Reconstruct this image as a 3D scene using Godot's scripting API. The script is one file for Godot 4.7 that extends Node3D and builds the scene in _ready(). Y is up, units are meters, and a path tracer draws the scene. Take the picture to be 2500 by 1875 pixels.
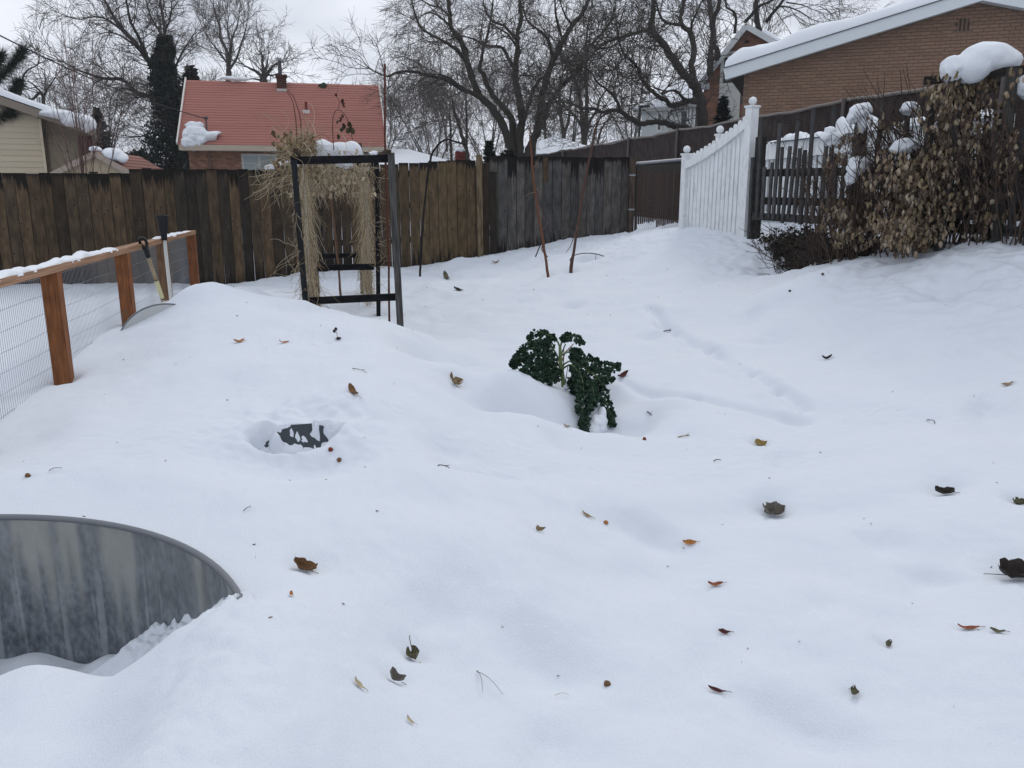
extends Node3D

const EYE := 1.45
var rng := RandomNumberGenerator.new()
var n_big := FastNoiseLite.new()
var n_mid := FastNoiseLite.new()
var n_fine := FastNoiseLite.new()
var used := {}
var M := {}
var dents: Array = []
var bins: Array = []


# ------------------------------------------------------------------ mesh builder
class MB:
	var v := PackedVector3Array()
	var n := PackedVector3Array()
	var uv := PackedVector2Array()
	var c := PackedColorArray()
	var i := PackedInt32Array()
	var col := Color.WHITE
	var org := Vector3.ZERO

	func vert(p: Vector3, nn: Vector3, t := Vector2.ZERO) -> int:
		v.append(p - org)
		n.append(nn)
		uv.append(t)
		c.append(col)
		return v.size() - 1

	func tri(a: int, b: int, d: int) -> void:
		i.append(a)
		i.append(b)
		i.append(d)

	# four corners, clockwise as seen from the side that the normal points to
	func quad(a: Vector3, b: Vector3, d: Vector3, e: Vector3, ua := Vector2(0, 1), ub := Vector2(0, 0), ud := Vector2(1, 0), ue := Vector2(1, 1)) -> void:
		var nn := (d - a).cross(b - a)
		if nn.length_squared() < 1e-16:
			nn = (e - a).cross(d - a)
		nn = nn.normalized()
		var k := vert(a, nn, ua)
		vert(b, nn, ub)
		vert(d, nn, ud)
		vert(e, nn, ue)
		tri(k, k + 1, k + 2)
		tri(k, k + 2, k + 3)

	# box with its own frame; the UV rectangle lies on every face, v along the longest side
	func box(t: Transform3D, s: Vector3, r := Rect2(0, 0, 1, 1)) -> void:
		var h := s * 0.5
		var p: Array[Vector3] = []
		for q in 8:
			p.append(t * Vector3(h.x if q & 1 else -h.x, h.y if q & 2 else -h.y, h.z if q & 4 else -h.z))
		var a := r.position
		var b := r.end
		var u0 := Vector2(a.x, b.y)
		var u1 := Vector2(a.x, a.y)
		var u2 := Vector2(b.x, a.y)
		var u3 := Vector2(b.x, b.y)
		if s.x > s.y and s.x >= s.z:
			quad(p[4], p[6], p[7], p[5], u1, u2, u3, u0)
			quad(p[1], p[3], p[2], p[0], u1, u2, u3, u0)
			quad(p[6], p[2], p[3], p[7], u1, u2, u3, u0)
			quad(p[0], p[4], p[5], p[1], u1, u2, u3, u0)
			quad(p[0], p[2], p[6], p[4], u1, u2, u3, u0)
			quad(p[5], p[7], p[3], p[1], u1, u2, u3, u0)
			return
		quad(p[4], p[6], p[7], p[5], u0, u1, u2, u3)
		quad(p[1], p[3], p[2], p[0], u0, u1, u2, u3)
		quad(p[6], p[2], p[3], p[7], u0, u1, u2, u3)
		quad(p[0], p[4], p[5], p[1], u0, u1, u2, u3)
		quad(p[0], p[2], p[6], p[4], u0, u1, u2, u3)
		quad(p[5], p[7], p[3], p[1], u0, u1, u2, u3)

	# a bar with a rectangular section from a to b; w is across (towards side), d the other way
	func bar(a: Vector3, b: Vector3, w: float, d: float, side := Vector3.RIGHT, r := Rect2(0, 0, 1, 1)) -> void:
		var y := (b - a).normalized()
		var z := side.cross(y).normalized()
		var x := y.cross(z).normalized()
		box(Transform3D(Basis(x, y, z), (a + b) * 0.5), Vector3(w, a.distance_to(b), d), r)

	func tube(pts: PackedVector3Array, rad: PackedFloat32Array, sides: int, capped := true) -> void:
		var m := pts.size()
		if m < 2:
			return
		var first := v.size()
		var x := Vector3.ZERO
		var run := 0.0
		for k in m:
			var d := (pts[mini(k + 1, m - 1)] - pts[maxi(k - 1, 0)]).normalized()
			if k == 0:
				x = d.cross(Vector3.UP if absf(d.y) < 0.9 else Vector3.RIGHT).normalized()
			else:
				x = (x - d * d.dot(x)).normalized()
				run += pts[k].distance_to(pts[k - 1])
			var y := d.cross(x)
			for q in sides:
				var an := TAU * q / sides
				var o := x * cos(an) + y * sin(an)
				vert(pts[k] + o * rad[k], o, Vector2(float(q) / sides, run))
		for k in m - 1:
			for q in sides:
				var a := first + k * sides + q
				var b := first + k * sides + (q + 1) % sides
				tri(a, a + sides, b)
				tri(b, a + sides, b + sides)
		if capped and sides > 3:
			var d0 := (pts[0] - pts[1]).normalized()
			var d1 := (pts[m - 1] - pts[m - 2]).normalized()
			var k0 := v.size()
			for q in sides:
				vert(v[first + q] + org, d0)
			for q in sides:
				vert(v[first + (m - 1) * sides + q] + org, d1)
			for q in sides - 2:
				tri(k0, k0 + q + 1, k0 + q + 2)
				tri(k0 + sides, k0 + sides + q + 2, k0 + sides + q + 1)

	func rod(a: Vector3, b: Vector3, r0: float, r1: float, sides := 6) -> void:
		tube(PackedVector3Array([a, b]), PackedFloat32Array([r0, r1]), sides)

	# rows of points, smooth normals from neighbours; clockwise when x runs right and rows run away
	func sheet(rows: Array, closed := false, flip := false) -> void:
		var first := v.size()
		var h := rows.size()
		var w: int = rows[0].size()
		for a in h:
			for b in w:
				var l: Vector3 = rows[a][(b + w - 1) % w if closed else maxi(b - 1, 0)]
				var r: Vector3 = rows[a][(b + 1) % w if closed else mini(b + 1, w - 1)]
				var u: Vector3 = rows[maxi(a - 1, 0)][b]
				var d: Vector3 = rows[mini(a + 1, h - 1)][b]
				var nn := (r - l).cross(d - u)
				nn = nn.normalized() if nn.length_squared() > 1e-18 else Vector3.UP
				vert(rows[a][b], -nn if flip else nn, Vector2(float(b) / (w - 1), float(a) / (h - 1)))
		for a in h - 1:
			for b in (w if closed else w - 1):
				var b1 := (b + 1) % w
				var p := first + a * w + b
				var q := first + a * w + b1
				if flip:
					tri(p, q, p + w)
					tri(q, q + w, p + w)
				else:
					tri(p, p + w, q)
					tri(q, p + w, q + w)

	func done(mat: Material) -> ArrayMesh:
		var arr := []
		arr.resize(Mesh.ARRAY_MAX)
		arr[Mesh.ARRAY_VERTEX] = v
		arr[Mesh.ARRAY_NORMAL] = n
		arr[Mesh.ARRAY_TEX_UV] = uv
		arr[Mesh.ARRAY_COLOR] = c
		arr[Mesh.ARRAY_INDEX] = i
		var me := ArrayMesh.new()
		me.add_surface_from_arrays(Mesh.PRIMITIVE_TRIANGLES, arr)
		me.surface_set_material(0, mat)
		return me


# ------------------------------------------------------------------ naming
func numbered(s: String) -> String:
	var k: int = used.get(s, 0)
	used[s] = k + 1
	return s if k == 0 else "%s_%03d" % [s, k]


func tag(o: Node, label: String, category: String, group := "") -> void:
	o.set_meta("label", label)
	o.set_meta("category", category)
	if group:
		o.set_meta("group", group)


func thing(called: String, label: String, category: String, at := Vector3.ZERO, turn := 0.0, group := "") -> Node3D:
	var o := Node3D.new()
	o.name = numbered(called)
	add_child(o)
	o.position = at
	o.rotation.y = turn
	tag(o, label, category, group)
	return o


func part(called: String, me: Mesh, parent: Node, at := Vector3.ZERO) -> MeshInstance3D:
	var o := MeshInstance3D.new()
	var key := "%d/%s" % [parent.get_instance_id(), called]
	var k: int = used.get(key, 0)
	used[key] = k + 1
	o.name = called if k == 0 else "%s_%03d" % [called, k]
	o.mesh = me
	parent.add_child(o, true)
	o.position = at
	return o


func single(called: String, me: Mesh, label: String, category: String, at := Vector3.ZERO, group := "") -> MeshInstance3D:
	var o := MeshInstance3D.new()
	o.name = numbered(called)
	o.mesh = me
	add_child(o)
	o.position = at
	tag(o, label, category, group)
	return o


func struct(called: String, me: Mesh) -> MeshInstance3D:
	var o := MeshInstance3D.new()
	o.name = numbered(called)
	o.mesh = me
	add_child(o)
	o.set_meta("kind", "structure")
	return o


func lin(r: float, g: float, b: float) -> Color:
	return Color(r, g, b).linear_to_srgb()


func mat(called: String, c: Color, rough := 0.9, vc := false) -> StandardMaterial3D:
	var m := StandardMaterial3D.new()
	m.resource_name = called
	m.albedo_color = c
	m.roughness = rough
	m.vertex_color_use_as_albedo = vc
	m.metallic_specular = 0.3
	m.cull_mode = BaseMaterial3D.CULL_DISABLED
	M[called] = m
	return m


func picture(w: int, h: int, f: Callable) -> ImageTexture:
	var d := PackedByteArray()
	d.resize(w * h * 3)
	var k := 0
	for y in h:
		for x in w:
			var q: Color = f.call(x, y)
			d[k] = clampi(int(q.r * 255.0), 0, 255)
			d[k + 1] = clampi(int(q.g * 255.0), 0, 255)
			d[k + 2] = clampi(int(q.b * 255.0), 0, 255)
			k += 3
	return ImageTexture.create_from_image(Image.create_from_data(w, h, false, Image.FORMAT_RGB8, d))


func noise(sd: int, freq: float, octaves := 1) -> FastNoiseLite:
	var q := FastNoiseLite.new()
	q.seed = sd
	q.noise_type = FastNoiseLite.TYPE_SIMPLEX_SMOOTH
	q.frequency = freq
	q.fractal_type = FastNoiseLite.FRACTAL_FBM if octaves > 1 else FastNoiseLite.FRACTAL_NONE
	q.fractal_octaves = octaves
	return q


# ------------------------------------------------------------------ the lie of the snow
const GX := [-6.0, -3.0, -1.5, -0.6, 0.3, 1.4, 3.0, 4.8, 7.0, 10.0]
const GZ := [2.0, -1.0, -2.4, -3.6, -5.0, -6.2, -7.4, -9.2, -11.0, -12.6, -15.0]
const GH := [
	[0.05, 0.05, 0.05, 0.02, 0.02, 0.12, 0.35, 0.70, 1.10, 1.2],
	[0.15, 0.24, 0.40, 0.34, 0.10, 0.10, 0.34, 0.72, 1.15, 1.3],
	[0.15, 0.26, 0.40, 0.40, 0.27, 0.15, 0.32, 0.75, 1.20, 1.3],
	[0.15, 0.22, 0.34, 0.43, 0.42, 0.17, 0.33, 0.80, 1.25, 1.3],
	[0.15, 0.20, 0.40, 0.58, 0.50, 0.26, 0.36, 0.98, 1.25, 1.3],
	[0.15, 0.20, 0.50, 0.74, 0.50, 0.21, 0.38, 0.98, 1.25, 1.3],
	[0.15, 0.18, 0.46, 0.50, 0.24, 0.22, 0.44, 0.86, 1.20, 1.3],
	[0.16, 0.20, 0.42, 0.32, 0.26, 0.28, 0.50, 1.00, 1.10, 1.3],
	[0.20, 0.22, 0.24, 0.24, 0.28, 0.36, 0.58, 0.95, 1.05, 1.2],
	[0.24, 0.22, 0.16, 0.26, 0.34, 0.40, 0.64, 0.84, 1.00, 1.2],
	[0.20, 0.20, 0.20, 0.20, 0.30, 0.35, 0.50, 0.80, 0.95, 1.1],
]
# round dents and bumps: x, z, height, radius along x, radius along z, turn
const BUMPS := [
	[-0.15, -3.28, -0.06, 0.40, 0.16, 0.0],
	[-0.05, -4.0, 0.06, 0.5, 0.4, 0.0],
	[-0.90, -6.32, 0.10, 0.24, 0.18, 0.3],
	[-0.75, -7.2, 0.12, 0.35, 0.3, 0.3],
	[0.55, -6.7, -0.06, 0.35, 0.2, 0.0],
	[0.66, -5.45, -0.20, 0.22, 0.42, 0.35],
	[0.20, -4.75, 0.09, 0.36, 0.70, 0.1],
	[0.84, -4.55, -0.10, 0.17, 0.50, 0.1],
	[0.62, -3.6, -0.07, 0.30, 0.45, -0.4],
	[-0.98, -6.12, 0.09, 0.16, 0.12, 0.0],
	[1.02, -4.74, 0.13, 0.30, 0.20, 0.0],
	[1.05, -4.36, -0.13, 0.42, 0.16, 0.1],
	[1.55, -4.38, -0.15, 0.24, 0.2, 0.0],
	[1.75, -4.75, -0.07, 0.20, 0.18, 0.0],
	[1.05, -2.55, -0.07, 0.45, 0.14, -0.5],
	[1.60, -2.95, -0.05, 0.40, 0.12, 0.3],
	[2.6, -3.1, 0.05, 0.5, 0.3, 0.0],
	[0.45, -1.95, -0.05, 0.30, 0.2, 0.4],
	[1.7, -2.2, 0.04, 0.4, 0.3, 0.0],
	[4.3, -5.1, -0.10, 0.25, 0.25, 0.0],
	[3.85, -6.2, 0.10, 0.5, 0.3, 0.0],
	[4.4, -9.9, 0.10, 0.5, 0.35, 0.0],
	[4.5, -7.7, -0.20, 0.35, 0.5, 0.0],
	[3.29, -10.36, -0.10, 0.26, 0.13, 0.0],
	[3.29, -10.62, 0.05, 0.3, 0.12, 0.0],
	[3.95, -10.6, -0.06, 0.35, 0.14, 0.2],
	[1.75, -10.6, -0.06, 0.35, 0.2, 0.0],
	[1.9, -12.0, 0.07, 0.4, 0.2, 0.0],
]
# shallow furrows in the snow: points x, z, then depth and half width
const FURROWS := [
	[[2.85, -7.11], [2.77, -6.49], [2.69, -5.53], [2.63, -4.78], [2.58, -4.36], [2.58, -4.07]],
	[[1.8, -5.2], [2.1, -4.5], [2.5, -3.9]],
]
const TUB1 := Vector3(-1.378, 0.35, -1.877)
const TUB2 := Vector3(-0.17, 0.464, -3.98)
const TUB2_R := 0.40
const TUB3 := Vector3(-1.117, 0.368, -6.0)
const TUB_R := 1.136
# height of the snow where it lies against the wall inside that tub: bearing in degrees, height
const TUB_FOOT := [[-180.0, 0.1], [-110.0, -0.16], [-82.0, -0.19], [-76.0, -0.165], [-67.0, -0.20], [-60.0, -0.14], [-54.0, -0.11], [-49.0, 0.03], [-38.0, 0.107], [-29.0, 0.206], [-22.0, 0.29], [-16.0, 0.375], [-8.0, 0.40], [110.0, 0.38], [150.0, 0.2], [180.0, 0.1]]


func cubic(a: float, b: float, d: float, e: float, t: float) -> float:
	return b + 0.5 * t * (d - a + t * (2.0 * a - 5.0 * b + 4.0 * d - e + t * (3.0 * (b - d) + e - a)))


func base_height(x: float, z: float) -> float:
	var ix := 0
	while ix < GX.size() - 2 and x > GX[ix + 1]:
		ix += 1
	var iz := 0
	while iz < GZ.size() - 2 and z < GZ[iz + 1]:
		iz += 1
	var tx := clampf((x - GX[ix]) / (GX[ix + 1] - GX[ix]), 0.0, 1.0)
	var tz := clampf((z - GZ[iz]) / (GZ[iz + 1] - GZ[iz]), 0.0, 1.0)
	var r := [0.0, 0.0, 0.0, 0.0]
	for k in 4:
		var row: Array = GH[clampi(iz + k - 1, 0, GZ.size() - 1)]
		r[k] = cubic(row[maxi(ix - 1, 0)], row[ix], row[ix + 1], row[mini(ix + 2, GX.size() - 1)], tx)
	return cubic(r[0], r[1], r[2], r[3], tz)


func bump(x: float, z: float, q: Array) -> float:
	var dx: float = x - q[0]
	var dz: float = z - q[1]
	var big: float = 3.0 * maxf(q[3], q[4])
	if absf(dx) > big or absf(dz) > big:
		return 0.0
	var cs := cos(q[5])
	var sn := sin(q[5])
	var a: float = (dx * cs + dz * sn) / q[3]
	var b: float = (dz * cs - dx * sn) / q[4]
	return q[2] * exp(-(a * a + b * b))


# which dents and bumps reach which half metre square
func make_bins() -> void:
	bins.resize(24 * 32)
	for k in bins.size():
		bins[k] = []
	for q: Array in BUMPS + dents:
		var r: float = 3.0 * maxf(q[3], q[4])
		for a in range(maxi(0, int((q[0] - r + 4.0) * 2.0)), mini(24, int((q[0] + r + 4.0) * 2.0) + 1)):
			for b in range(maxi(0, int((q[1] - r + 14.0) * 2.0)), mini(32, int((q[1] + r + 14.0) * 2.0) + 1)):
				bins[a * 32 + b].append(q)


# height of the snow outside the tubs
func snow(x: float, z: float) -> float:
	var h := base_height(x, z)
	var near := clampf(1.0 - absf(x - 1.0) / 9.0, 0.0, 1.0)
	h += near * (0.062 * n_big.get_noise_2d(x, z) + 0.020 * n_mid.get_noise_2d(x * 0.8, z * 0.8))
	h += 0.0055 * n_fine.get_noise_2d(x, z)
	# lumpy crust near fences, tubs and the brush
	var rough := clampf((x - 3.1) * 0.9, 0.0, 1.5) + clampf((-9.5 - z) * 0.3, 0.0, 0.6) + 0.0
	rough += 1.2 * exp(-pow((x + 0.15) / 0.35, 2.0) - pow((z + 3.62) / 0.28, 2.0))
	h += rough * (0.010 * n_fine.get_noise_2d(x * 0.35 + 9.0, z * 0.35) + 0.022 * n_mid.get_noise_2d(x * 2.2 + 5.0, z * 2.2))
	if bins.is_empty():
		make_bins()
	if x > -4.0 and x < 8.0 and z > -14.0 and z < 2.0:
		for q: Array in bins[int((x + 4.0) * 2.0) * 32 + int((z + 14.0) * 2.0)]:
			h += bump(x, z, q)
	for k in (FURROWS.size() if x > 1.4 and x < 3.5 and z > -8.0 and z < -3.5 else 0):
		var f: Array = FURROWS[k]
		for s in f.size() - 1:
			var a := Vector2(f[s][0], f[s][1])
			var b := Vector2(f[s + 1][0], f[s + 1][1])
			var near_p := Geometry2D.get_closest_point_to_segment(Vector2(x, z), a, b)
			var d := near_p.distance_to(Vector2(x, z))
			if d < 0.3:
				h -= (0.034 if k == 0 else 0.034) * exp(-pow(d / 0.045, 2.0)) - (0.012 if k == 0 else 0.0) * exp(-pow((d - 0.10) / 0.06, 2.0)) * (1.0 if s == 0 or near_p.distance_to(a) > 0.01 else 0.0)
	# the melted pocket where the sloping side of the second tub shows
	var dx := x - TUB2.x
	if absf(dx) < 0.5 and z > -4.2 and z < -3.1:
		var s := Vector2(dx, z - TUB2.z).length() - TUB2_R
		var cone := TUB2.y - s * 0.85
		var nn := n_mid.get_noise_2d(x * 2.6 + 3.0, z * 2.6)
		var nf := n_fine.get_noise_2d(x * 1.1, z * 1.1)
		var e := sqrt(pow((dx + 0.01) / 0.165, 2.0) + pow((s - 0.090 + 0.12 * dx) / 0.078, 2.0))
		var ee := e + 0.42 * nn + 0.75 * nf
		if e < 2.2:
			var bare := lerpf(0.020, -0.022, smoothstep(1.20, 0.90, ee))
			h = lerpf(h, cone + bare + 0.014 * nf, smoothstep(1.32, 0.98, e) * smoothstep(-0.03, 0.02, s))
	# snow meets the rim of the first tub: level with it at the far side, over it at the near side
	var to := Vector2(x - TUB1.x, z - TUB1.z)
	var d1 := to.length()
	if d1 < TUB_R + 0.4:
		var th := rad_to_deg(atan2(to.y, to.x))
		var meet := TUB1.y + lerpf(-0.010, 0.05, smoothstep(-19.0, -9.0, th)) + 0.012 * n_fine.get_noise_2d(x * 0.8, z * 0.8) * smoothstep(-25.0, -10.0, th)
		h = lerpf(h, meet, smoothstep(TUB_R + 0.38, TUB_R + 0.02, d1))
	return h


# snow drifted into the first tub: low against the far wall, heaped towards the near side
func inside(x: float, z: float) -> float:
	var d := Vector2(x - TUB1.x, z - TUB1.z)
	var th := rad_to_deg(atan2(d.y, d.x))
	var s := TUB_R - d.length()
	var foot := 0.1
	for k in TUB_FOOT.size() - 1:
		if th >= TUB_FOOT[k][0] and th <= TUB_FOOT[k + 1][0]:
			foot = lerpf(TUB_FOOT[k][1], TUB_FOOT[k + 1][1], smoothstep(0.0, 1.0, (th - TUB_FOOT[k][0]) / (TUB_FOOT[k + 1][0] - TUB_FOOT[k][0])))
	var crust := smoothstep(-60.0, -40.0, th) * smoothstep(-5.0, -20.0, th)
	foot += crust * (0.022 * n_mid.get_noise_2d(x * 4.0, z * 4.0) + 0.034 * n_fine.get_noise_2d(x * 1.4, z * 1.4)) * smoothstep(0.25, 0.0, s)
	var heap := 0.19 + 0.05 * n_big.get_noise_2d(x * 1.5, z * 1.5) + 0.02 * n_mid.get_noise_2d(x, z)
	var round := smoothstep(-22.0, -6.0, th)
	var t := smoothstep(lerpf(0.20, 0.0, round), lerpf(1.05, 0.45, smoothstep(-70.0, -20.0, th)), s)
	foot = lerpf(foot, lerpf(-0.19, foot, smoothstep(-64.0, -50.0, th)), smoothstep(0.02, 0.15, s) * smoothstep(-100.0, -90.0, th))
	return lerpf(lerpf(foot + lerpf(0.22, -0.50, smoothstep(-60.0, -42.0, th)) * clampf(s, 0.0, 0.5), snow(x, z), round), heap, t)


# bearings where the wall of the first tub stands clear of the snow
func wall_bare(x: float, z: float) -> bool:
	var th := rad_to_deg(atan2(z - TUB1.z, x - TUB1.x))
	return th < -17.0 or th > 130.0


func snow_mesh() -> void:
	var xs := PackedFloat32Array()
	var x := -400.0
	while x < 400.0:
		xs.append(x)
		var away := maxf(0.0, maxf(-3.6 - x, x - 5.6))
		x += (0.012 if x > -0.52 and x < 0.2 else 0.026) + away * 0.22
	var zs := PackedFloat32Array()
	var z := 30.0
	while z > -500.0:
		zs.append(z)
		var near := absf(z)
		if z > -0.6:
			z -= 0.03 + maxf(0.0, z + 0.3) * 0.25
		elif z > -13.2:
			z -= 0.009 if z < -3.28 and z > -3.8 else 0.006 + near * 0.0068
		else:
			z -= 0.1 + (near - 13.2) * 0.25
	var w := xs.size()
	var h := zs.size()
	var mb := MB.new()
	var pos := PackedVector3Array()
	pos.resize(w * h)
	var inner := PackedByteArray()
	inner.resize(w * h)
	for b in h:
		for a in w:
			var px := xs[a]
			var pz := zs[b]
			var d := Vector2(px - TUB1.x, pz - TUB1.z)
			inner[b * w + a] = 1 if d.length() < TUB_R and wall_bare(px, pz) else 0
			pos[b * w + a] = Vector3(px, 0, pz)
	for b in h:
		for a in w:
			var k := b * w + a
			var p := pos[k]
			if inner[k]:
				var edge := false
				for q in [-1, 1, -w, w, -w - 1, w + 1, -w + 1, w - 1]:
					if not inner[k + q] and Vector2(pos[k + q].x - TUB1.x, pos[k + q].z - TUB1.z).length() >= TUB_R:
						edge = true
				if edge:
					var d := Vector2(p.x - TUB1.x, p.z - TUB1.z).normalized() * TUB_R
					p.x = TUB1.x + d.x
					p.z = TUB1.z + d.y
					inner[k] = 2
			p.y = far_snow(p.x, p.z)
			pos[k] = p
	for b in h:
		for a in w:
			var k := b * w + a
			var l := pos[b * w + maxi(a - 1, 0)]
			var r := pos[b * w + mini(a + 1, w - 1)]
			var u := pos[maxi(b - 1, 0) * w + a]
			var d := pos[mini(b + 1, h - 1) * w + a]
			var nn := (r - l).cross(d - u)
			nn = nn.normalized() if nn.length_squared() > 1e-16 else Vector3.UP
			mb.vert(pos[k], nn if nn.y > 0.0 else -nn, Vector2(pos[k].x, pos[k].z))
	for b in h - 1:
		for a in w - 1:
			var k := b * w + a
			if inner[k] and inner[k + 1] and inner[k + w] and inner[k + w + 1]:
				continue
			mb.tri(k, k + w, k + 1)
			mb.tri(k + 1, k + w, k + w + 1)
	struct("snow_ground", mb.done(M.snow))
	# snow in the tub
	var mi := MB.new()
	var rows := []
	for b in 93:
		var r := TUB_R * (1.0 - pow(1.0 - minf(b, 90.0) / 90.0, 1.8)) + maxf(b - 90.0, 0.0) * 0.015
		var row := PackedVector3Array()
		for a in 420:
			var an := TAU * a / 420.0
			var px := TUB1.x + cos(an) * r
			var pz := TUB1.z + sin(an) * r
			row.append(Vector3(px, inside(px, pz) - (0.0 if wall_bare(px, pz) else 0.004), pz))
		rows.append(row)
	mi.sheet(rows, true)
	struct("snow_ground", mi.done(M.snow))


func far_snow(x: float, z: float) -> float:
	if x < -14.0 or x > 14.0 or z < -18.0 or z > 6.0:
		return base_height(x, z) - 0.05
	var r1 := Vector2(x - TUB1.x, z - TUB1.z).length()
	if r1 < TUB_R - 0.04 or (r1 < TUB_R and not wall_bare(x, z)):
		return inside(x, z)
	return snow(x, z)
const BIG_TREE := [
	[0.3, 0.09, 5.80, 2.30, -26.26, 5.70, 2.90, -26.29, 5.49, 3.49, -26.35, 5.14, 4.01, -26.42, 4.78, 4.38, -26.45, 4.60, 4.79, -26.46, 4.43, 5.32, -26.49, 4.30, 5.79, -26.50, 4.09, 6.11, -26.49, 3.94, 6.29, -26.44, 3.89, 6.67, -26.41, 3.84, 7.05, -26.38, 3.78, 7.53, -26.37],
	[0.15, 0.03, 4.79, 4.24, -26.10, 4.45, 4.39, -26.02, 4.08, 4.51, -25.93, 3.69, 4.72, -25.86, 3.16, 4.83, -25.81, 2.61, 4.92, -25.75, 2.19, 4.86, -25.63, 1.91, 4.72, -25.46, 1.64, 4.79, -25.34, 1.37, 4.89, -25.22],
	[0.12, 0.03, 4.37, 5.19, -26.00, 4.09, 5.52, -25.91, 3.80, 5.69, -25.77, 3.51, 5.81, -25.63, 3.22, 5.90, -25.48, 2.93, 6.02, -25.33, 2.76, 6.24, -25.19, 2.65, 6.54, -25.05, 2.58, 6.87, -24.90],
	[0.08, 0.025, 3.93, 6.28, -26.36, 3.81, 6.51, -26.75, 3.59, 6.79, -27.19, 3.35, 6.91, -27.58, 3.17, 6.83, -27.92],
	[0.07, 0.03, 3.88, 6.51, -26.21, 3.65, 6.86, -26.58, 3.41, 6.98, -26.90, 3.17, 7.20, -27.24, 2.94, 7.53, -27.61],
	[0.26, 0.05, 5.93, 2.30, -26.34, 5.91, 3.17, -26.66, 5.89, 3.68, -26.90, 5.73, 4.02, -27.13, 5.51, 4.35, -27.37, 5.36, 4.59, -27.57, 5.25, 4.89, -27.78, 5.21, 5.20, -27.98, 5.09, 5.36, -28.16, 5.19, 5.68, -28.32, 5.30, 6.07, -28.50, 5.47, 6.50, -28.68, 5.64, 7.12, -28.91, 5.76, 7.71, -29.13],
	[0.3, 0.09, 6.05, 2.30, -26.20, 6.05, 2.90, -26.37, 6.15, 3.62, -26.54, 6.13, 4.23, -26.70, 6.07, 4.73, -26.86, 6.04, 5.09, -26.97, 6.10, 5.60, -27.09, 6.16, 6.03, -27.20, 6.19, 6.39, -27.30, 6.32, 6.79, -27.39, 6.31, 7.19, -27.50, 6.29, 7.63, -27.63],
	[0.12, 0.025, 6.02, 5.15, -26.89, 5.84, 5.40, -26.76, 5.63, 5.72, -26.64, 5.45, 5.81, -26.47, 5.16, 5.79, -26.30, 4.88, 5.80, -26.13, 4.60, 5.89, -25.98, 4.23, 5.96, -25.84, 3.85, 5.86, -25.67, 3.55, 5.72, -25.47],
	[0.11, 0.04, 6.09, 6.15, -27.11, 5.99, 6.41, -27.46, 5.84, 6.68, -27.82, 5.61, 6.84, -28.17, 5.45, 7.11, -28.53, 5.40, 7.50, -28.90, 5.43, 7.86, -29.24],
	[0.08, 0.02, 6.06, 5.97, -27.08, 5.79, 6.23, -26.85, 5.41, 6.38, -26.62, 5.04, 6.52, -26.38],
	[0.31, 0.1, 6.27, 2.30, -26.16, 6.35, 2.77, -26.34, 6.61, 3.27, -26.49, 6.77, 3.89, -26.69, 6.93, 4.55, -26.90, 7.13, 5.14, -27.08, 7.32, 5.55, -27.23, 7.54, 5.93, -27.35, 7.77, 6.27, -27.48, 8.03, 6.69, -27.60, 8.33, 7.00, -27.70, 8.60, 7.39, -27.82, 8.79, 7.82, -27.97],
	[0.12, 0.04, 7.37, 5.60, -27.33, 7.36, 6.08, -27.69, 7.29, 6.46, -28.04, 7.14, 6.69, -28.38, 6.91, 6.96, -28.74, 6.83, 7.31, -29.08, 6.79, 7.67, -29.42],
	[0.09, 0.04, 7.71, 6.19, -27.40, 7.50, 6.51, -27.10, 7.30, 6.86, -26.81, 7.18, 7.23, -26.50, 7.04, 7.41, -26.15],
	[0.08, 0.03, 8.03, 6.70, -27.45, 7.75, 6.88, -27.17, 7.51, 7.12, -26.89, 7.35, 7.39, -26.61],
	[0.13, 0.03, 6.17, 3.51, -26.47, 6.26, 3.92, -26.30, 6.41, 4.46, -26.15, 6.54, 4.78, -25.95, 6.70, 4.92, -25.70, 6.92, 5.19, -25.48, 7.13, 5.22, -25.19],
	[0.2, 0.06, 6.48, 2.98, -26.27, 6.85, 3.60, -26.55, 7.11, 4.20, -26.84, 7.40, 4.54, -27.07, 7.77, 4.94, -27.30, 8.14, 5.22, -27.49, 8.48, 5.55, -27.71, 8.71, 6.03, -27.98, 9.02, 6.37, -28.20, 9.41, 6.75, -28.42, 9.85, 7.24, -28.65],
	[0.09, 0.03, 8.46, 5.63, -27.52, 8.72, 6.27, -28.14, 8.97, 6.97, -28.78, 9.25, 7.54, -29.38, 9.52, 8.21, -30.00],
	[0.08, 0.03, 8.91, 6.20, -28.08, 9.51, 6.24, -28.66, 10.21, 6.51, -29.27, 10.87, 6.95, -29.93],
	[0.08, 0.02, 4.25, 4.50, -26.07, 3.84, 4.70, -25.69, 3.50, 4.77, -25.25, 3.17, 4.73, -24.79, 2.78, 4.54, -24.30, 2.46, 4.22, -23.77],
	[0.06, 0.02, 6.16, 5.05, -26.84, 6.20, 4.91, -25.74, 6.14, 4.60, -24.63, 6.12, 4.16, -23.48],
]
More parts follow.
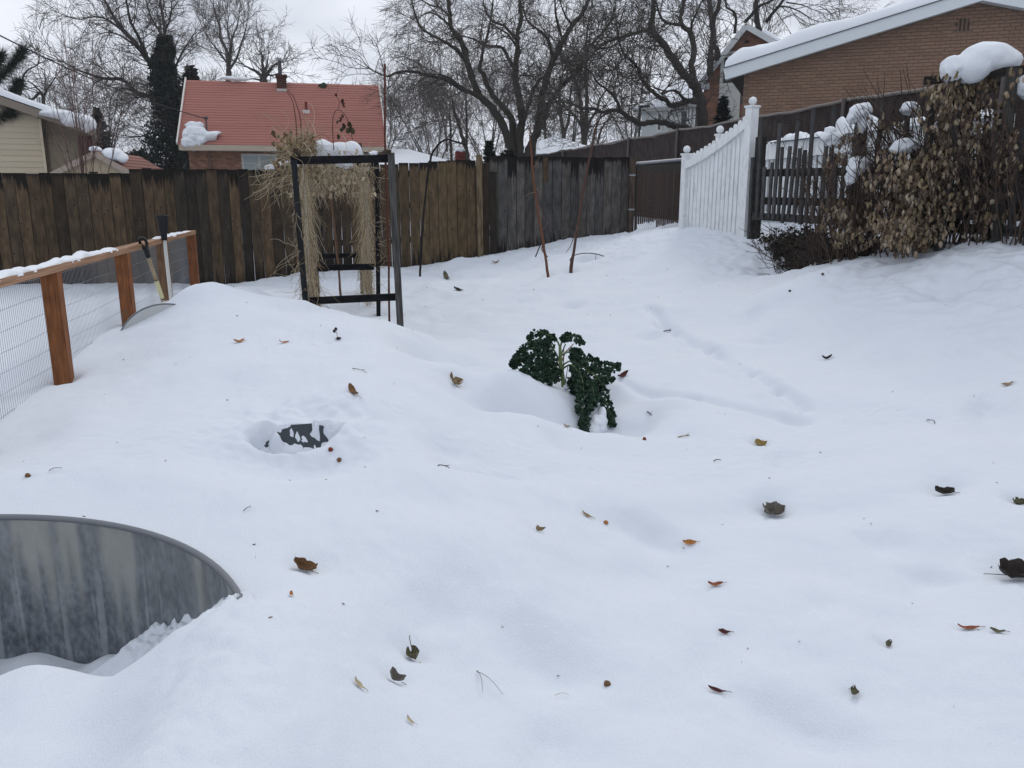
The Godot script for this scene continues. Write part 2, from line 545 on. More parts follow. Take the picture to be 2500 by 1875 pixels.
const RIGHT_TREE := [
	[0.36, 0.14, 13.08, 3.59, -28.12, 13.08, 4.23, -28.27, 13.04, 4.67, -28.39, 12.92, 5.06, -28.51, 12.69, 5.30, -28.61, 12.43, 5.62, -28.75, 12.13, 6.10, -28.93, 11.87, 6.50, -29.08, 11.57, 6.85, -29.23, 11.45, 7.17, -29.33, 11.56, 7.53, -29.39, 11.58, 7.89, -29.47, 11.56, 8.29, -29.57],
	[0.24, 0.12, 13.19, 4.96, -28.95, 13.13, 5.35, -29.25, 13.18, 5.95, -29.58, 13.37, 6.47, -29.86, 13.36, 7.13, -30.21, 13.25, 7.37, -30.50, 13.17, 7.66, -30.78, 13.36, 8.12, -31.04, 13.55, 8.67, -31.33],
	[0.1, 0.04, 13.18, 7.04, -29.76, 12.96, 7.29, -29.24, 12.86, 7.49, -28.68, 12.77, 7.74, -28.13],
	[0.11, 0.05, 12.90, 7.41, -30.12, 12.40, 7.33, -29.69, 11.91, 7.33, -29.27, 11.56, 7.50, -28.86, 11.30, 7.67, -28.43],
	[0.08, 0.03, 11.75, 6.46, -29.09, 11.12, 6.32, -28.15, 10.53, 6.04, -27.16],
	[0.13, 0.05, 11.57, 6.85, -29.23, 11.13, 6.95, -29.00, 10.76, 6.81, -28.70, 10.24, 6.63, -28.42, 9.62, 6.42, -28.15, 9.08, 6.13, -27.85, 8.58, 5.67, -27.50],
	[0.24, 0.14, 14.35, 5.78, -30.47, 14.56, 6.53, -31.02, 14.88, 7.38, -31.57, 15.05, 8.11, -32.13, 15.21, 8.60, -32.63, 15.29, 9.19, -33.17],
	[0.22, 0.12, 14.58, 6.29, -30.54, 14.55, 6.60, -30.41, 14.31, 7.03, -30.35, 14.32, 7.74, -30.31, 14.39, 8.07, -30.16, 14.40, 8.52, -30.06],
	[0.13, 0.04, 13.03, 4.58, -28.37, 12.55, 4.56, -28.03, 12.10, 4.57, -27.69, 11.74, 4.74, -27.37, 11.34, 4.74, -27.02, 10.87, 4.58, -26.65, 10.89, 4.75, -26.25],
	[0.19, 0.05, 13.03, 4.53, -28.35, 12.54, 4.55, -28.18, 12.10, 4.43, -27.96, 11.69, 4.34, -27.75, 11.41, 4.50, -27.56, 11.08, 4.55, -27.36, 10.68, 4.78, -27.21, 10.36, 5.01, -27.05, 10.13, 5.34, -26.89, 9.89, 5.52, -26.70, 9.51, 5.73, -26.55, 9.29, 6.01, -26.38],
	[0.06, 0.02, 10.61, 4.67, -26.82, 10.10, 4.54, -26.11, 9.60, 4.59, -25.44],
	[0.22, 0.06, 12.93, 3.32, -27.56, 12.56, 3.49, -27.36, 12.01, 3.56, -27.18, 11.50, 3.60, -26.97, 11.04, 3.69, -26.77, 10.62, 3.70, -26.54, 10.05, 3.62, -26.33, 9.59, 3.79, -26.15, 9.20, 3.94, -25.95, 8.84, 3.95, -25.70, 8.45, 3.86, -25.44, 8.11, 3.94, -25.21, 7.67, 3.91, -24.98, 7.31, 4.00, -24.75],
	[0.11, 0.03, 9.04, 3.89, -25.40, 8.87, 4.23, -25.39, 8.60, 4.49, -25.38, 8.29, 4.68, -25.36, 8.06, 4.94, -25.34],
	[0.06, 0.02, 8.76, 3.89, -25.46, 8.32, 3.69, -25.16, 8.03, 3.35, -24.79, 7.80, 2.92, -24.39],
	[0.06, 0.02, 8.71, 4.22, -25.03, 8.81, 4.57, -25.44, 9.05, 5.04, -25.85, 9.05, 5.58, -26.33],
]
const LEFT_TREE := [
	[0.42, 0.12, -6.48, 2.69, -41.67, -6.58, 3.84, -41.96, -6.73, 4.88, -42.24, -6.95, 5.77, -42.50, -7.23, 6.50, -42.74, -7.61, 7.23, -43.00, -8.05, 7.85, -43.24, -8.54, 8.48, -43.50, -8.94, 8.95, -43.70, -9.27, 9.52, -43.91, -9.56, 10.10, -44.11],
	[0.18, 0.07, -7.46, 6.97, -42.90, -7.72, 7.53, -42.67, -7.91, 8.23, -42.46, -8.14, 8.81, -42.23, -8.17, 9.33, -41.94, -8.15, 9.84, -41.64],
	[0.22, 0.08, -7.04, 6.13, -42.61, -7.16, 7.01, -43.20, -7.18, 8.02, -43.79, -7.09, 8.93, -44.34, -7.22, 9.75, -44.91, -7.36, 10.47, -45.47, -7.35, 10.88, -45.91],
	[0.13, 0.05, -6.88, 8.11, -43.05, -7.28, 8.86, -43.66, -7.68, 9.61, -44.28, -7.88, 10.32, -44.84],
	[0.1, 0.04, -6.91, 8.63, -43.18, -6.53, 9.21, -42.71, -6.36, 9.77, -42.27],
	[0.1, 0.02, -6.46, 7.17, -42.73, -6.12, 7.54, -42.04, -5.68, 7.93, -41.34, -5.20, 8.36, -40.63],
	[0.12, 0.03, -8.54, 8.48, -43.50, -9.00, 8.87, -43.30, -9.51, 9.16, -43.09, -10.02, 9.08, -42.79, -10.28, 8.90, -42.41],
	[0.11, 0.03, -8.05, 7.85, -43.24, -8.55, 8.25, -42.75, -8.99, 8.38, -42.17, -9.32, 8.21, -41.51],
	[0.22, 0.05, -6.86, 5.51, -42.42, -7.46, 5.73, -42.24, -7.85, 5.74, -41.96, -8.22, 5.95, -41.72, -8.57, 6.31, -41.52, -8.89, 6.31, -41.22, -9.24, 6.29, -40.93, -9.59, 6.37, -40.65, -9.88, 6.46, -40.37, -10.15, 6.56, -40.09, -10.42, 6.74, -39.82],
	[0.08, 0.02, -9.06, 6.15, -39.91, -9.28, 5.89, -39.37, -9.25, 5.45, -38.73],
	[0.13, 0.03, -7.07, 5.80, -41.49, -7.41, 5.77, -41.26, -7.62, 5.54, -40.94, -7.90, 5.66, -40.73, -8.22, 5.84, -40.55, -8.55, 5.78, -40.31, -8.79, 5.41, -39.97, -8.83, 4.99, -39.58],
	[0.1, 0.02, -6.75, 3.58, -41.94, -7.51, 4.06, -41.70, -8.08, 3.88, -41.25, -8.57, 3.89, -40.84, -8.94, 3.96, -40.41],
	[0.07, 0.02, -6.92, 5.40, -42.41, -7.46, 5.04, -41.92, -7.83, 4.79, -41.41],
]
const VASE_TREE := [
	[0.17, 0.15, -5.33, 5.78, -52.66, -5.25, 7.50, -53.05, -5.19, 8.29, -53.23, -5.19, 8.68, -53.32],
	[0.11, 0.02, -5.19, 8.68, -53.32, -5.25, 9.50, -53.32, -5.53, 10.12, -53.32, -5.53, 10.80, -53.27, -5.73, 11.54, -53.28, -5.75, 11.88, -53.16],
	[0.11, 0.02, -5.19, 8.62, -53.31, -5.04, 9.51, -53.75, -4.96, 10.29, -54.18, -4.69, 11.00, -54.55, -4.54, 11.79, -54.97],
	[0.08, 0.02, -5.19, 8.42, -53.26, -4.74, 8.89, -52.88, -4.40, 9.61, -52.58, -4.07, 10.31, -52.28, -3.88, 10.88, -51.98],
	[0.07, 0.02, -5.22, 8.75, -53.34, -5.58, 9.22, -53.19, -5.85, 9.62, -52.99, -6.17, 9.95, -52.79],
	[0.06, 0.02, -4.97, 9.80, -53.54, -5.21, 10.75, -54.35, -5.16, 11.59, -55.06],
]
const ROUND_TREE := [
	[0.24, 0.2, -3.43, 6.65, -54.55, -3.39, 7.75, -54.81, -3.40, 8.30, -54.94],
	[0.12, 0.03, -3.40, 8.23, -54.92, -3.74, 8.52, -54.72, -4.11, 8.68, -54.49, -4.41, 8.83, -54.24],
	[0.12, 0.03, -3.37, 8.37, -54.95, -3.42, 9.03, -55.47, -3.42, 9.57, -55.95, -3.57, 9.90, -56.41],
	[0.13, 0.03, -3.37, 8.16, -54.90, -2.98, 8.59, -54.57, -2.67, 8.88, -54.22, -2.24, 8.97, -53.80],
	[0.09, 0.02, -3.29, 8.43, -54.95, -3.15, 9.13, -55.61, -3.08, 9.76, -56.27],
	[0.08, 0.02, -3.39, 8.02, -54.87, -3.79, 8.06, -54.18, -4.20, 7.96, -53.46],
	[0.08, 0.02, -3.22, 8.43, -54.93, -2.78, 8.30, -54.28, -2.27, 8.43, -53.67],
]
const WEEPER := [
	[0.12, 0.05, 5.89, 2.19, -34.62, 5.78, 2.79, -34.79, 5.69, 3.35, -34.95, 5.57, 3.82, -35.08, 5.46, 4.33, -35.23, 5.33, 4.71, -35.34, 5.28, 5.08, -35.45],
	[0.06, 0.03, 5.73, 3.17, -34.89, 5.75, 4.03, -34.74, 5.71, 4.69, -34.56, 5.66, 5.24, -34.35],
	[0.07, 0.03, 5.12, 2.75, -34.92, 5.19, 3.61, -35.47, 5.25, 4.29, -35.97, 5.28, 4.85, -36.44],
	[0.05, 0.02, 4.95, 3.12, -35.05, 5.03, 3.71, -35.70, 5.01, 4.37, -36.39],
]
const THICKET := [
	[0.16, 0.05, 12.65, 3.18, -40.73, 12.67, 4.14, -40.96, 12.61, 5.15, -41.21, 12.59, 6.00, -41.41, 12.41, 6.84, -41.66, 12.00, 7.63, -41.94],
	[0.1, 0.03, 12.69, 4.03, -40.92, 13.15, 4.91, -41.56, 13.68, 5.53, -42.12, 14.05, 6.16, -42.71, 14.65, 6.75, -43.24],
	[0.13, 0.05, 12.67, 4.08, -40.94, 12.75, 5.13, -40.91, 12.76, 6.22, -40.91, 12.68, 7.29, -40.92, 12.79, 8.24, -40.86],
	[0.08, 0.03, 12.63, 4.59, -41.07, 12.37, 5.18, -41.62, 12.09, 5.61, -42.14, 11.81, 6.28, -42.71],
	[0.13, 0.04, 11.61, 3.18, -40.96, 11.62, 4.29, -40.96, 11.45, 5.11, -40.93, 11.38, 6.19, -40.94, 11.52, 7.15, -40.87],
	[0.09, 0.03, 11.68, 4.14, -41.17, 12.18, 5.10, -41.99, 12.47, 6.08, -42.86, 12.84, 7.10, -43.73],
	[0.1, 0.03, 10.70, 3.18, -41.16, 10.99, 4.35, -42.08, 11.10, 5.39, -43.00, 11.08, 6.22, -43.90],
	[0.08, 0.02, 13.23, 3.01, -40.56, 13.26, 4.00, -40.44, 13.43, 4.65, -40.21, 13.73, 5.06, -39.89],
]
const BACK_RIGHT_TREE := [
	[0.22, 0.15, 18.80, 7.66, -35.19, 18.80, 8.65, -35.43, 18.73, 9.34, -35.61, 18.92, 10.04, -35.73],
	[0.12, 0.05, 18.26, 8.70, -35.56, 18.31, 8.94, -35.08, 18.31, 9.12, -34.60, 18.48, 9.21, -34.05, 18.79, 9.37, -33.50],
	[0.14, 0.08, 19.15, 8.70, -35.36, 19.29, 9.03, -35.06, 19.41, 9.29, -34.74, 19.54, 9.61, -34.44],
	[0.12, 0.05, 17.79, 8.21, -35.55, 17.74, 8.80, -35.43, 17.54, 9.04, -35.27, 17.13, 9.18, -35.13, 16.94, 9.61, -35.01],
	[0.07, 0.02, 19.58, 9.34, -35.42, 19.98, 9.29, -35.06, 20.32, 9.04, -34.66, 20.70, 8.65, -34.22, 20.93, 8.50, -33.87],
	[0.06, 0.02, 20.08, 9.54, -35.36, 20.10, 9.22, -34.23, 20.07, 8.77, -33.07],
]
const FAR_LEFT_TREE := [
	[0.1, 0.02, -10.85, 4.16, -34.57, -10.78, 4.73, -34.69, -10.63, 5.23, -34.77, -10.57, 5.56, -34.84, -10.39, 5.80, -34.86, -10.06, 5.97, -34.83, -9.96, 6.22, -34.86],
	[0.12, 0.04, -9.90, 4.16, -34.36, -9.96, 4.76, -34.72, -10.11, 5.03, -35.03, -10.49, 4.84, -35.28, -10.98, 4.82, -35.60, -11.56, 4.89, -35.95],
	[0.07, 0.02, -9.89, 4.82, -34.51, -9.66, 5.02, -34.16, -9.38, 5.22, -33.80, -9.10, 5.42, -33.43],
	[0.06, 0.02, -9.90, 4.90, -34.54, -10.06, 5.19, -34.29, -10.18, 5.30, -33.99, -10.27, 5.26, -33.65],
	[0.05, 0.02, -9.83, 5.06, -34.56, -9.96, 5.54, -35.23, -10.14, 5.95, -35.89],
]
const KALE := [
	[0.021, 1.400, 0.493, -4.950, 1.375, 0.546, -4.963, 1.318, 0.576, -4.975, 1.255, 0.592, -4.987, 1.206, 0.551, -5.000],
	[0.024, 1.402, 0.493, -4.950, 1.420, 0.540, -4.958, 1.464, 0.559, -4.965, 1.522, 0.550, -4.973, 1.561, 0.506, -4.980],
	[0.046, 1.387, 0.425, -4.940, 1.327, 0.510, -4.905, 1.237, 0.520, -4.870, 1.143, 0.498, -4.835, 1.056, 0.425, -4.800],
	[0.026, 1.404, 0.395, -4.980, 1.372, 0.473, -5.010, 1.324, 0.486, -5.040, 1.265, 0.493, -5.070, 1.239, 0.511, -5.100],
	[0.046, 1.393, 0.364, -4.920, 1.340, 0.441, -4.870, 1.257, 0.454, -4.820, 1.181, 0.426, -4.770, 1.116, 0.398, -4.720],
	[0.044, 1.402, 0.324, -4.900, 1.346, 0.391, -4.850, 1.273, 0.394, -4.800, 1.208, 0.366, -4.750, 1.153, 0.359, -4.700],
	[0.036, 1.408, 0.302, -4.900, 1.360, 0.350, -4.840, 1.300, 0.355, -4.780, 1.253, 0.334, -4.720],
	[0.042, 1.412, 0.437, -4.960, 1.455, 0.462, -4.948, 1.513, 0.443, -4.936, 1.582, 0.404, -4.924, 1.686, 0.363, -4.912, 1.786, 0.372, -4.900],
	[0.044, 1.412, 0.375, -4.940, 1.456, 0.409, -4.912, 1.515, 0.388, -4.884, 1.579, 0.347, -4.856, 1.653, 0.328, -4.828, 1.708, 0.299, -4.800],
	[0.042, 1.407, 0.358, -4.920, 1.440, 0.404, -4.820, 1.471, 0.349, -4.720, 1.457, 0.284, -4.620, 1.423, 0.181, -4.520, 1.415, 0.081, -4.420],
	[0.03, 1.520, 0.351, -4.900, 1.594, 0.333, -4.816, 1.611, 0.276, -4.732, 1.612, 0.200, -4.648, 1.612, 0.148, -4.564, 1.600, 0.099, -4.480],
	[0.036, 1.459, 0.337, -4.880, 1.475, 0.324, -4.785, 1.521, 0.311, -4.690, 1.513, 0.271, -4.595, 1.468, 0.209, -4.500],
	[0.035, 1.426, 0.316, -4.860, 1.445, 0.309, -4.813, 1.443, 0.277, -4.767, 1.419, 0.246, -4.720],
]
const KALE_STEM := [1.426, 0.238, -4.940, 1.413, 0.326, -4.940, 1.401, 0.414, -4.940, 1.397, 0.501, -4.940]
const KALE_STUB := [1.418, 0.396, -4.970, 1.439, 0.450, -4.970, 1.461, 0.476, -4.970, 1.497, 0.510, -4.970]
# fallen leaves and twigs: kind, place x z, length, width, turn, tone, label
const LITTER := [
	["oval", -0.553, -5.067, 0.066, 0.029, 0.55, "orange", "small orange leaf highest on the left mound, left of its twin"],
	["oval", -0.292, -5.004, 0.077, 0.019, 0.81, "orange", "small narrow orange leaf high on the left mound, right of its twin"],
	["sprig", 0.021, -5.061, 0.132, 0.032, 1.30, "dark", "dark seed sprig standing on the mound right of the small orange leaves"],
	["twig", 0.121, -4.233, 0.112, 0.008, -1.04, "grey", "thin forked grey twig on the mound above the brown oval leaf"],
	["oval", 0.076, -3.812, 0.098, 0.032, -1.10, "brown", "crisp brown oval leaf on the mound above the melted hole"],
	["round", 0.671, -4.647, 0.093, 0.062, 0.57, "tan", "upright tan leaf with stem left of the kale snow bank"],
	["oval", 0.670, -4.712, 0.054, 0.016, -1.24, "brown", "little brown leaf just above the upright tan leaf by the kale"],
	["bud", -0.035, -3.389, 0.035, 0.013, -1.51, "red", "reddish bud at the lower right lip of the melted hole"],
	["bud", -0.001, -3.336, 0.021, 0.015, -0.22, "brown", "tiny brown scrap just below the melted hole"],
	["twig", 0.414, -3.201, 0.090, 0.009, -1.37, "dark", "short dark curled twig in a dimple right of the melted hole"],
	["crumple", -0.127, -2.420, 0.084, 0.042, -0.46, "brown", "large crinkled brown leaf between the big tub and the middle"],
	["oval", -0.148, -2.159, 0.030, 0.010, -1.52, "orange", "slender orange leaf just below the large crinkled brown leaf"],
	["round", 0.176, -2.096, 0.053, 0.042, -1.33, "olive", "round dark leaf with an upright stem in a deep dimple, lower centre"],
	["curl", 0.111, -1.948, 0.053, 0.031, -0.22, "grey", "curled grey brown leaf in a dimple just left below the round stemmed leaf"],
	["oval", 0.017, -1.821, 0.036, 0.014, -0.41, "pale", "pale tan leaf left of the curled grey brown leaf"],
	["needles", 0.357, -1.968, 0.098, 0.004, -1.31, "grey", "pair of long joined pine needles on the snow, lower centre"],
	["twig", 0.569, -1.940, 0.039, 0.003, -0.60, "pale", "faint pale curved twig right of the pine needle pair"],
	["bud", 0.700, -1.948, 0.013, 0.012, -0.22, "brown", "lone small brown bud far right of the pine needle pair"],
	["oval", 0.986, -1.851, 0.050, 0.013, -0.80, "plum", "slender plum brown leaf, lower right of centre"],
	["oval", 1.152, -2.141, 0.036, 0.017, -0.64, "plum", "dark red teardrop leaf below the orange leaf at right of centre"],
	["oval", 1.263, -2.432, 0.052, 0.019, -0.22, "rust", "rusty orange fish shaped leaf, right of centre, below the tan orange one"],
	["oval", 1.323, -2.784, 0.054, 0.023, -0.22, "orange", "tan orange leaf right of centre above the rusty fish shaped one"],
	["curl", 0.696, -2.744, 0.059, 0.023, 0.51, "tan", "tan winged seed with its thin stem, middle of the snow"],
	["oval", 0.959, -2.968, 0.047, 0.015, -0.62, "tan", "narrow tan leaf left of the tiny orange bud, middle of the snow"],
	["bud", 1.035, -2.948, 0.021, 0.015, 0.71, "orange", "tiny orange bud in the middle of the snow"],
	["crumple", 1.790, -2.970, 0.111, 0.068, -0.07, "grey", "large crumpled grey leaf in a dimple right of the middle"],
	["crumple", 2.430, -2.742, 0.088, 0.039, -0.83, "black", "dark folded leaf in a dimple at far right, above the right edge leaves"],
	["crumple", 2.586, -2.530, 0.054, 0.037, -0.22, "olive", "olive grey leaf cut by the right picture edge"],
	["crumple", 2.217, -2.135, 0.122, 0.083, -0.96, "black", "large black brown leaf with a long stem at the right picture edge"],
	["oval", 1.840, -1.917, 0.060, 0.016, -0.41, "rust", "long rust red leaf, lower right, left of the pale olive scrap"],
	["oval", 1.894, -1.864, 0.040, 0.016, -0.89, "olive", "pale olive scrap of leaf right of the long rust red one"],
	["curl", 1.552, -1.906, 0.036, 0.020, 0.78, "olive", "small olive leaf standing up, lower right, left of the rust red one"],
	["curl", 1.341, -1.755, 0.038, 0.026, 1.20, "olive", "notched olive leaf nearest the bottom edge at lower right"],
	["crumple", 2.076, -3.621, 0.070, 0.043, -0.22, "yellow", "lobed yellow tan leaf at right, level with the foot of the kale"],
	["twig", 1.817, -3.952, 0.072, 0.014, -0.74, "tan", "narrow tan sliver between the kale and the lobed yellow leaf"],
	["bud", 1.618, -4.022, 0.050, 0.023, 1.08, "red", "dark red bud just right of the hanging kale leaf"],
	["oval", 1.205, -4.118, 0.035, 0.017, -0.22, "tan", "tiny tan flake on the shaded snow below the kale"],
	["oval", 1.890, -5.126, 0.109, 0.036, 0.58, "plum", "dark red leaf at the tip of the right kale leaf"],
	["twig", 1.841, -4.506, 0.067, 0.013, -1.33, "dark", "tiny dark stick beside the furrow right of the kale"],
	["oval", 3.502, -3.614, 0.056, 0.023, -0.48, "tan", "tan leaf near the right edge, highest of the right edge leaves"],
	["twig", 2.948, -3.483, 0.110, 0.008, 1.21, "dark", "thin dark twig upright in the snow at far right"],
	["curl", 3.168, -4.753, 0.079, 0.025, -0.22, "dark", "small dark bark chip right of the long furrow"],
	["twig", 2.798, -6.533, 0.150, 0.018, -1.15, "dark", "short dark stick above the right kale leaf, beyond the furrow"],
	["oval", 1.482, -9.718, 0.145, 0.051, -0.94, "dark", "dark leaf lower of the pair near the bent pole foot"],
	["oval", 1.505, -10.915, 0.244, 0.064, -1.45, "olive", "grey green leaf upper of the pair near the bent pole foot"],
	["oval", 2.269, -11.409, 0.128, 0.045, 0.51, "tan", "tan leaf near the foot of the pale fence post"],
	["oval", 4.727, -7.771, 0.124, 0.033, 0.71, "yellow", "yellowish leaf on the snow below the vine shrub, left of the dark chip"],
	["bud", 3.952, -6.088, 0.053, 0.031, -0.22, "dark", "small dark chip on the snow below the vine shrub"],
	["bud", 3.660, -6.080, 0.038, 0.030, -0.22, "dark", "dark speck like chip in the snow left of the vine shrub foot"],
	["oval", 0.135, -1.759, 0.027, 0.008, -0.85, "pale", "faint pale sliver of leaf near the bottom edge, centre left"],
	["twig", -1.071, -3.329, 0.046, 0.006, 0.43, "grey", "short grey twig at left above the big tub"],
	["twig", -0.318, -2.805, 0.035, 0.006, 1.03, "grey", "tiny curved needle right of the big tub rim"],
	["bud", -1.165, -3.309, 0.011, 0.008, -0.22, "brown", "tiny brown crumb at far left above the big tub"],
	["twig", 1.777, -3.475, 0.036, 0.010, -0.83, "dark", "tiny dark stick left of the lobed yellow leaf"],
]


func _ready() -> void:
	rng.seed = 7
	# camera
	var cam := Camera3D.new()
	cam.name = "camera"
	add_child(cam)
	cam.position = Vector3(0, EYE, 0)
	cam.rotation_degrees = Vector3(-13.1, -12.4, 0)
	cam.fov = 50.0
	cam.near = 0.05
	cam.far = 1500.0
	cam.current = true
	# overcast sky
	var env := Environment.new()
	env.background_mode = Environment.BG_SKY
	env.tonemap_mode = Environment.TONE_MAPPER_LINEAR
	env.tonemap_exposure = 1.05
	env.sdfgi_enabled = true
	env.ssao_enabled = true
	env.ssil_enabled = true
	env.fog_enabled = true
	env.fog_density = 0.0008
	env.fog_light_color = Color(0.86, 0.885, 0.93)
	var sky := Sky.new()
	var sm := PanoramaSkyMaterial.new()
	sm.panorama = sky_picture()
	sky.sky_material = sm
	env.sky = sky
	var we := WorldEnvironment.new()
	we.name = "world_environment"
	we.environment = env
	add_child(we)
	# the sun behind thick cloud, high beyond the fence
	var sun := DirectionalLight3D.new()
	sun.name = "sun"
	sun.light_energy = 0.26
	sun.light_color = Color(1.0, 0.97, 0.93)
	sun.light_angular_distance = 16.0
	sun.shadow_enabled = true
	add_child(sun)
	sun.look_at_from_position(Vector3(4, 6.4, -6.5), Vector3.ZERO)
	n_big = noise(3, 0.9, 2)
	n_mid = noise(5, 3.0, 2)
	n_fine = noise(8, 14.0, 3)
	materials()
	make_dents()
	snow_mesh()
	build()


func sky_picture() -> ImageTexture:
	var a := noise(21, 1.6, 5)
	var b := noise(22, 4.5, 4)
	var w := 512
	var h := 256
	var im := Image.create(w, h, false, Image.FORMAT_RGBF)
	for y in h:
		var up := PI * (0.5 - (y + 0.5) / h)
		for x in w:
			var an := TAU * x / w
			var d := Vector3(cos(an) * cos(up), sin(up), sin(an) * cos(up))
			# a cloud sheet overhead: look the noise up where the ray meets it
			var p := d / maxf(absf(d.y) + 0.22, 0.05)
			var q := 0.56 + 0.85 * a.get_noise_3d(p.x, p.z, 0.0) + 0.22 * b.get_noise_3d(p.x, p.z, 4.0)
			q = smoothstep(0.1, 0.9, q)
			var c := Color(0.62, 0.66, 0.745).lerp(Color(0.90, 0.94, 1.02), q)
			var lum := 0.97 + 0.14 * maxf(d.y, 0.0)
			if d.y < 0.0:
				c = Color(0.6, 0.62, 0.66)
			im.set_pixel(x, y, Color(c.r * lum, c.g * lum, c.b * lum))
	return ImageTexture.create_from_image(im)


func materials() -> void:
	var s := mat("snow", lin(0.62, 0.66, 0.72), 0.75)
	s.metallic_specular = 0.25
	s.subsurf_scatter_enabled = false
	var g := noise(31, 0.09, 4)
	g.domain_warp_enabled = false
	var nt := NoiseTexture2D.new()
	nt.noise = g
	nt.width = 512
	nt.height = 512
	nt.seamless = true
	nt.as_normal_map = true
	nt.bump_strength = 3.0
	s.normal_enabled = true
	s.normal_texture = nt
	s.normal_scale = 0.8
	s.uv1_triplanar = true
	s.uv1_world_triplanar = true
	s.uv1_scale = Vector3(3.1, 3.1, 3.1)


# ------------------------------------------------------------------ helpers for the things
func mk(o: Node3D) -> MB:
	var mb := MB.new()
	mb.org = o.position
	return mb


func rr(a: float, b: float) -> float:
	return rng.randf_range(a, b)


func rvec() -> Vector3:
	return Vector3(rr(-1, 1), rr(-1, 1), rr(-1, 1))


func path3(a: Array, from := 0) -> PackedVector3Array:
	var p := PackedVector3Array()
	var k := from
	while k + 2 < a.size():
		p.append(Vector3(a[k], a[k + 1], a[k + 2]))
		k += 3
	return p


func smooth(p: PackedVector3Array, steps: int) -> PackedVector3Array:
	var o := PackedVector3Array()
	for k in p.size() - 1:
		var a := p[maxi(k - 1, 0)]
		var d := p[mini(k + 2, p.size() - 1)]
		for s in steps:
			o.append(p[k].cubic_interpolate(p[k + 1], a, d, float(s) / steps))
	o.append(p[p.size() - 1])
	return o


func radii(m: int, r0: float, r1: float) -> PackedFloat32Array:
	var r := PackedFloat32Array()
	for k in m:
		r.append(lerpf(r0, r1, float(k) / maxi(m - 1, 1)))
	return r


# a lump of snow: the outline seen from its centre of several ellipsoids, roughened
func lump(mb: MB, centre: Vector3, lobes: Array, sd: int, rough := 0.05, rows := 22, cols := 36) -> void:
	var nz := noise(sd, 1.1, 5)
	var out := []
	for a in rows + 1:
		var up := PI * (float(a) / rows - 0.5)
		var row := PackedVector3Array()
		for b in cols:
			var an := TAU * b / cols
			var d := Vector3(cos(an) * cos(up), sin(up), sin(an) * cos(up))
			var r := 0.0
			for l in lobes:
				var o: Vector3 = l[0]
				var s: Vector3 = l[1]
				var dd := d / s
				var oo := o / s
				var qa := dd.dot(dd)
				var qb := dd.dot(oo)
				var qc := oo.dot(oo) - 1.0
				var det := qb * qb - qa * qc
				if det > 0.0:
					r = maxf(r, (qb + sqrt(det)) / qa)
			r = maxf(r, 0.01) * (1.0 + rough * 5.0 * nz.get_noise_3d(d.x, d.y, d.z) * (0.5 if d.y > 0.2 else 1.0))
			row.append(centre + d * r)
		out.append(row)
	mb.sheet(out, true, true)


func lump_thing(called: String, label: String, category: String, centre: Vector3, lobes: Array, sd: int, rough := 0.05, group := "") -> void:
	var mb := MB.new()
	mb.org = centre
	lump(mb, centre, lobes, sd, rough)
	single(called, mb.done(M.clump), label, category, centre, group)


# snow lying on a slab: origin at a low front corner, u along the eave, w up the slope, n out of it
func snow_slab(mb: MB, o: Vector3, u: Vector3, w: Vector3, thick: float, edge: float, sd: int, open_u := Vector2(1, 1), nu := 40, nw := 26) -> void:
	var n := w.cross(u).normalized()
	if n.y < 0.0:
		n = -n
	var lu := u.length()
	var lw := w.length()
	var nz := noise(sd, 0.8, 3)
	var rows := []
	for b in nw + 1:
		var row := PackedVector3Array()
		var fb := (1.0 - cos(PI * b / nw)) * 0.5
		for a in nu + 1:
			var fa := (1.0 - cos(PI * a / nu)) * 0.5
			var d := minf(fb * lw, (1.0 - fb) * lw)
			if open_u.x > 0.0:
				d = minf(d, fa * lu)
			if open_u.y > 0.0:
				d = minf(d, (1.0 - fa) * lu)
			var q := clampf(d / edge, 0.0, 1.0)
			var p := o + u * fa + w * fb
			var t := thick * sqrt(maxf(0.0, 1.0 - pow(1.0 - q, 2.4))) * (1.0 + 0.35 * nz.get_noise_3d(p.x, p.y, p.z))
			row.append(p + n * t)
		rows.append(row)
	var probe: Vector3 = (rows[1][0] - rows[0][0]).cross(rows[0][1] - rows[0][0])
	mb.sheet(rows, false, probe.dot(n) > 0.0)


func grain_picture(sd: int, lo: float, hi: float) -> ImageTexture:
	var a := noise(sd, 0.11, 3)
	var b := noise(sd + 1, 0.02, 2)
	return picture(128, 512, func(x: int, y: int) -> Color:
		var q := 0.5 + 0.6 * a.get_noise_2d(x, y * 0.035) + 0.35 * b.get_noise_2d(x * 0.6, y * 0.5)
		var g := lerpf(lo, hi, clampf(q, 0.0, 1.0))
		return Color(g, g, g))


func bump_of(m: StandardMaterial3D, sd: int, freq: float, strength: float, scale: float, uv := 1.0) -> void:
	var nt := NoiseTexture2D.new()
	nt.noise = noise(sd, freq, 4)
	nt.width = 256
	nt.height = 256
	nt.seamless = true
	nt.as_normal_map = true
	nt.bump_strength = strength
	m.normal_enabled = true
	m.normal_texture = nt
	m.normal_scale = scale
	m.uv1_triplanar = true
	m.uv1_world_triplanar = true
	m.uv1_scale = Vector3(uv, uv, uv)


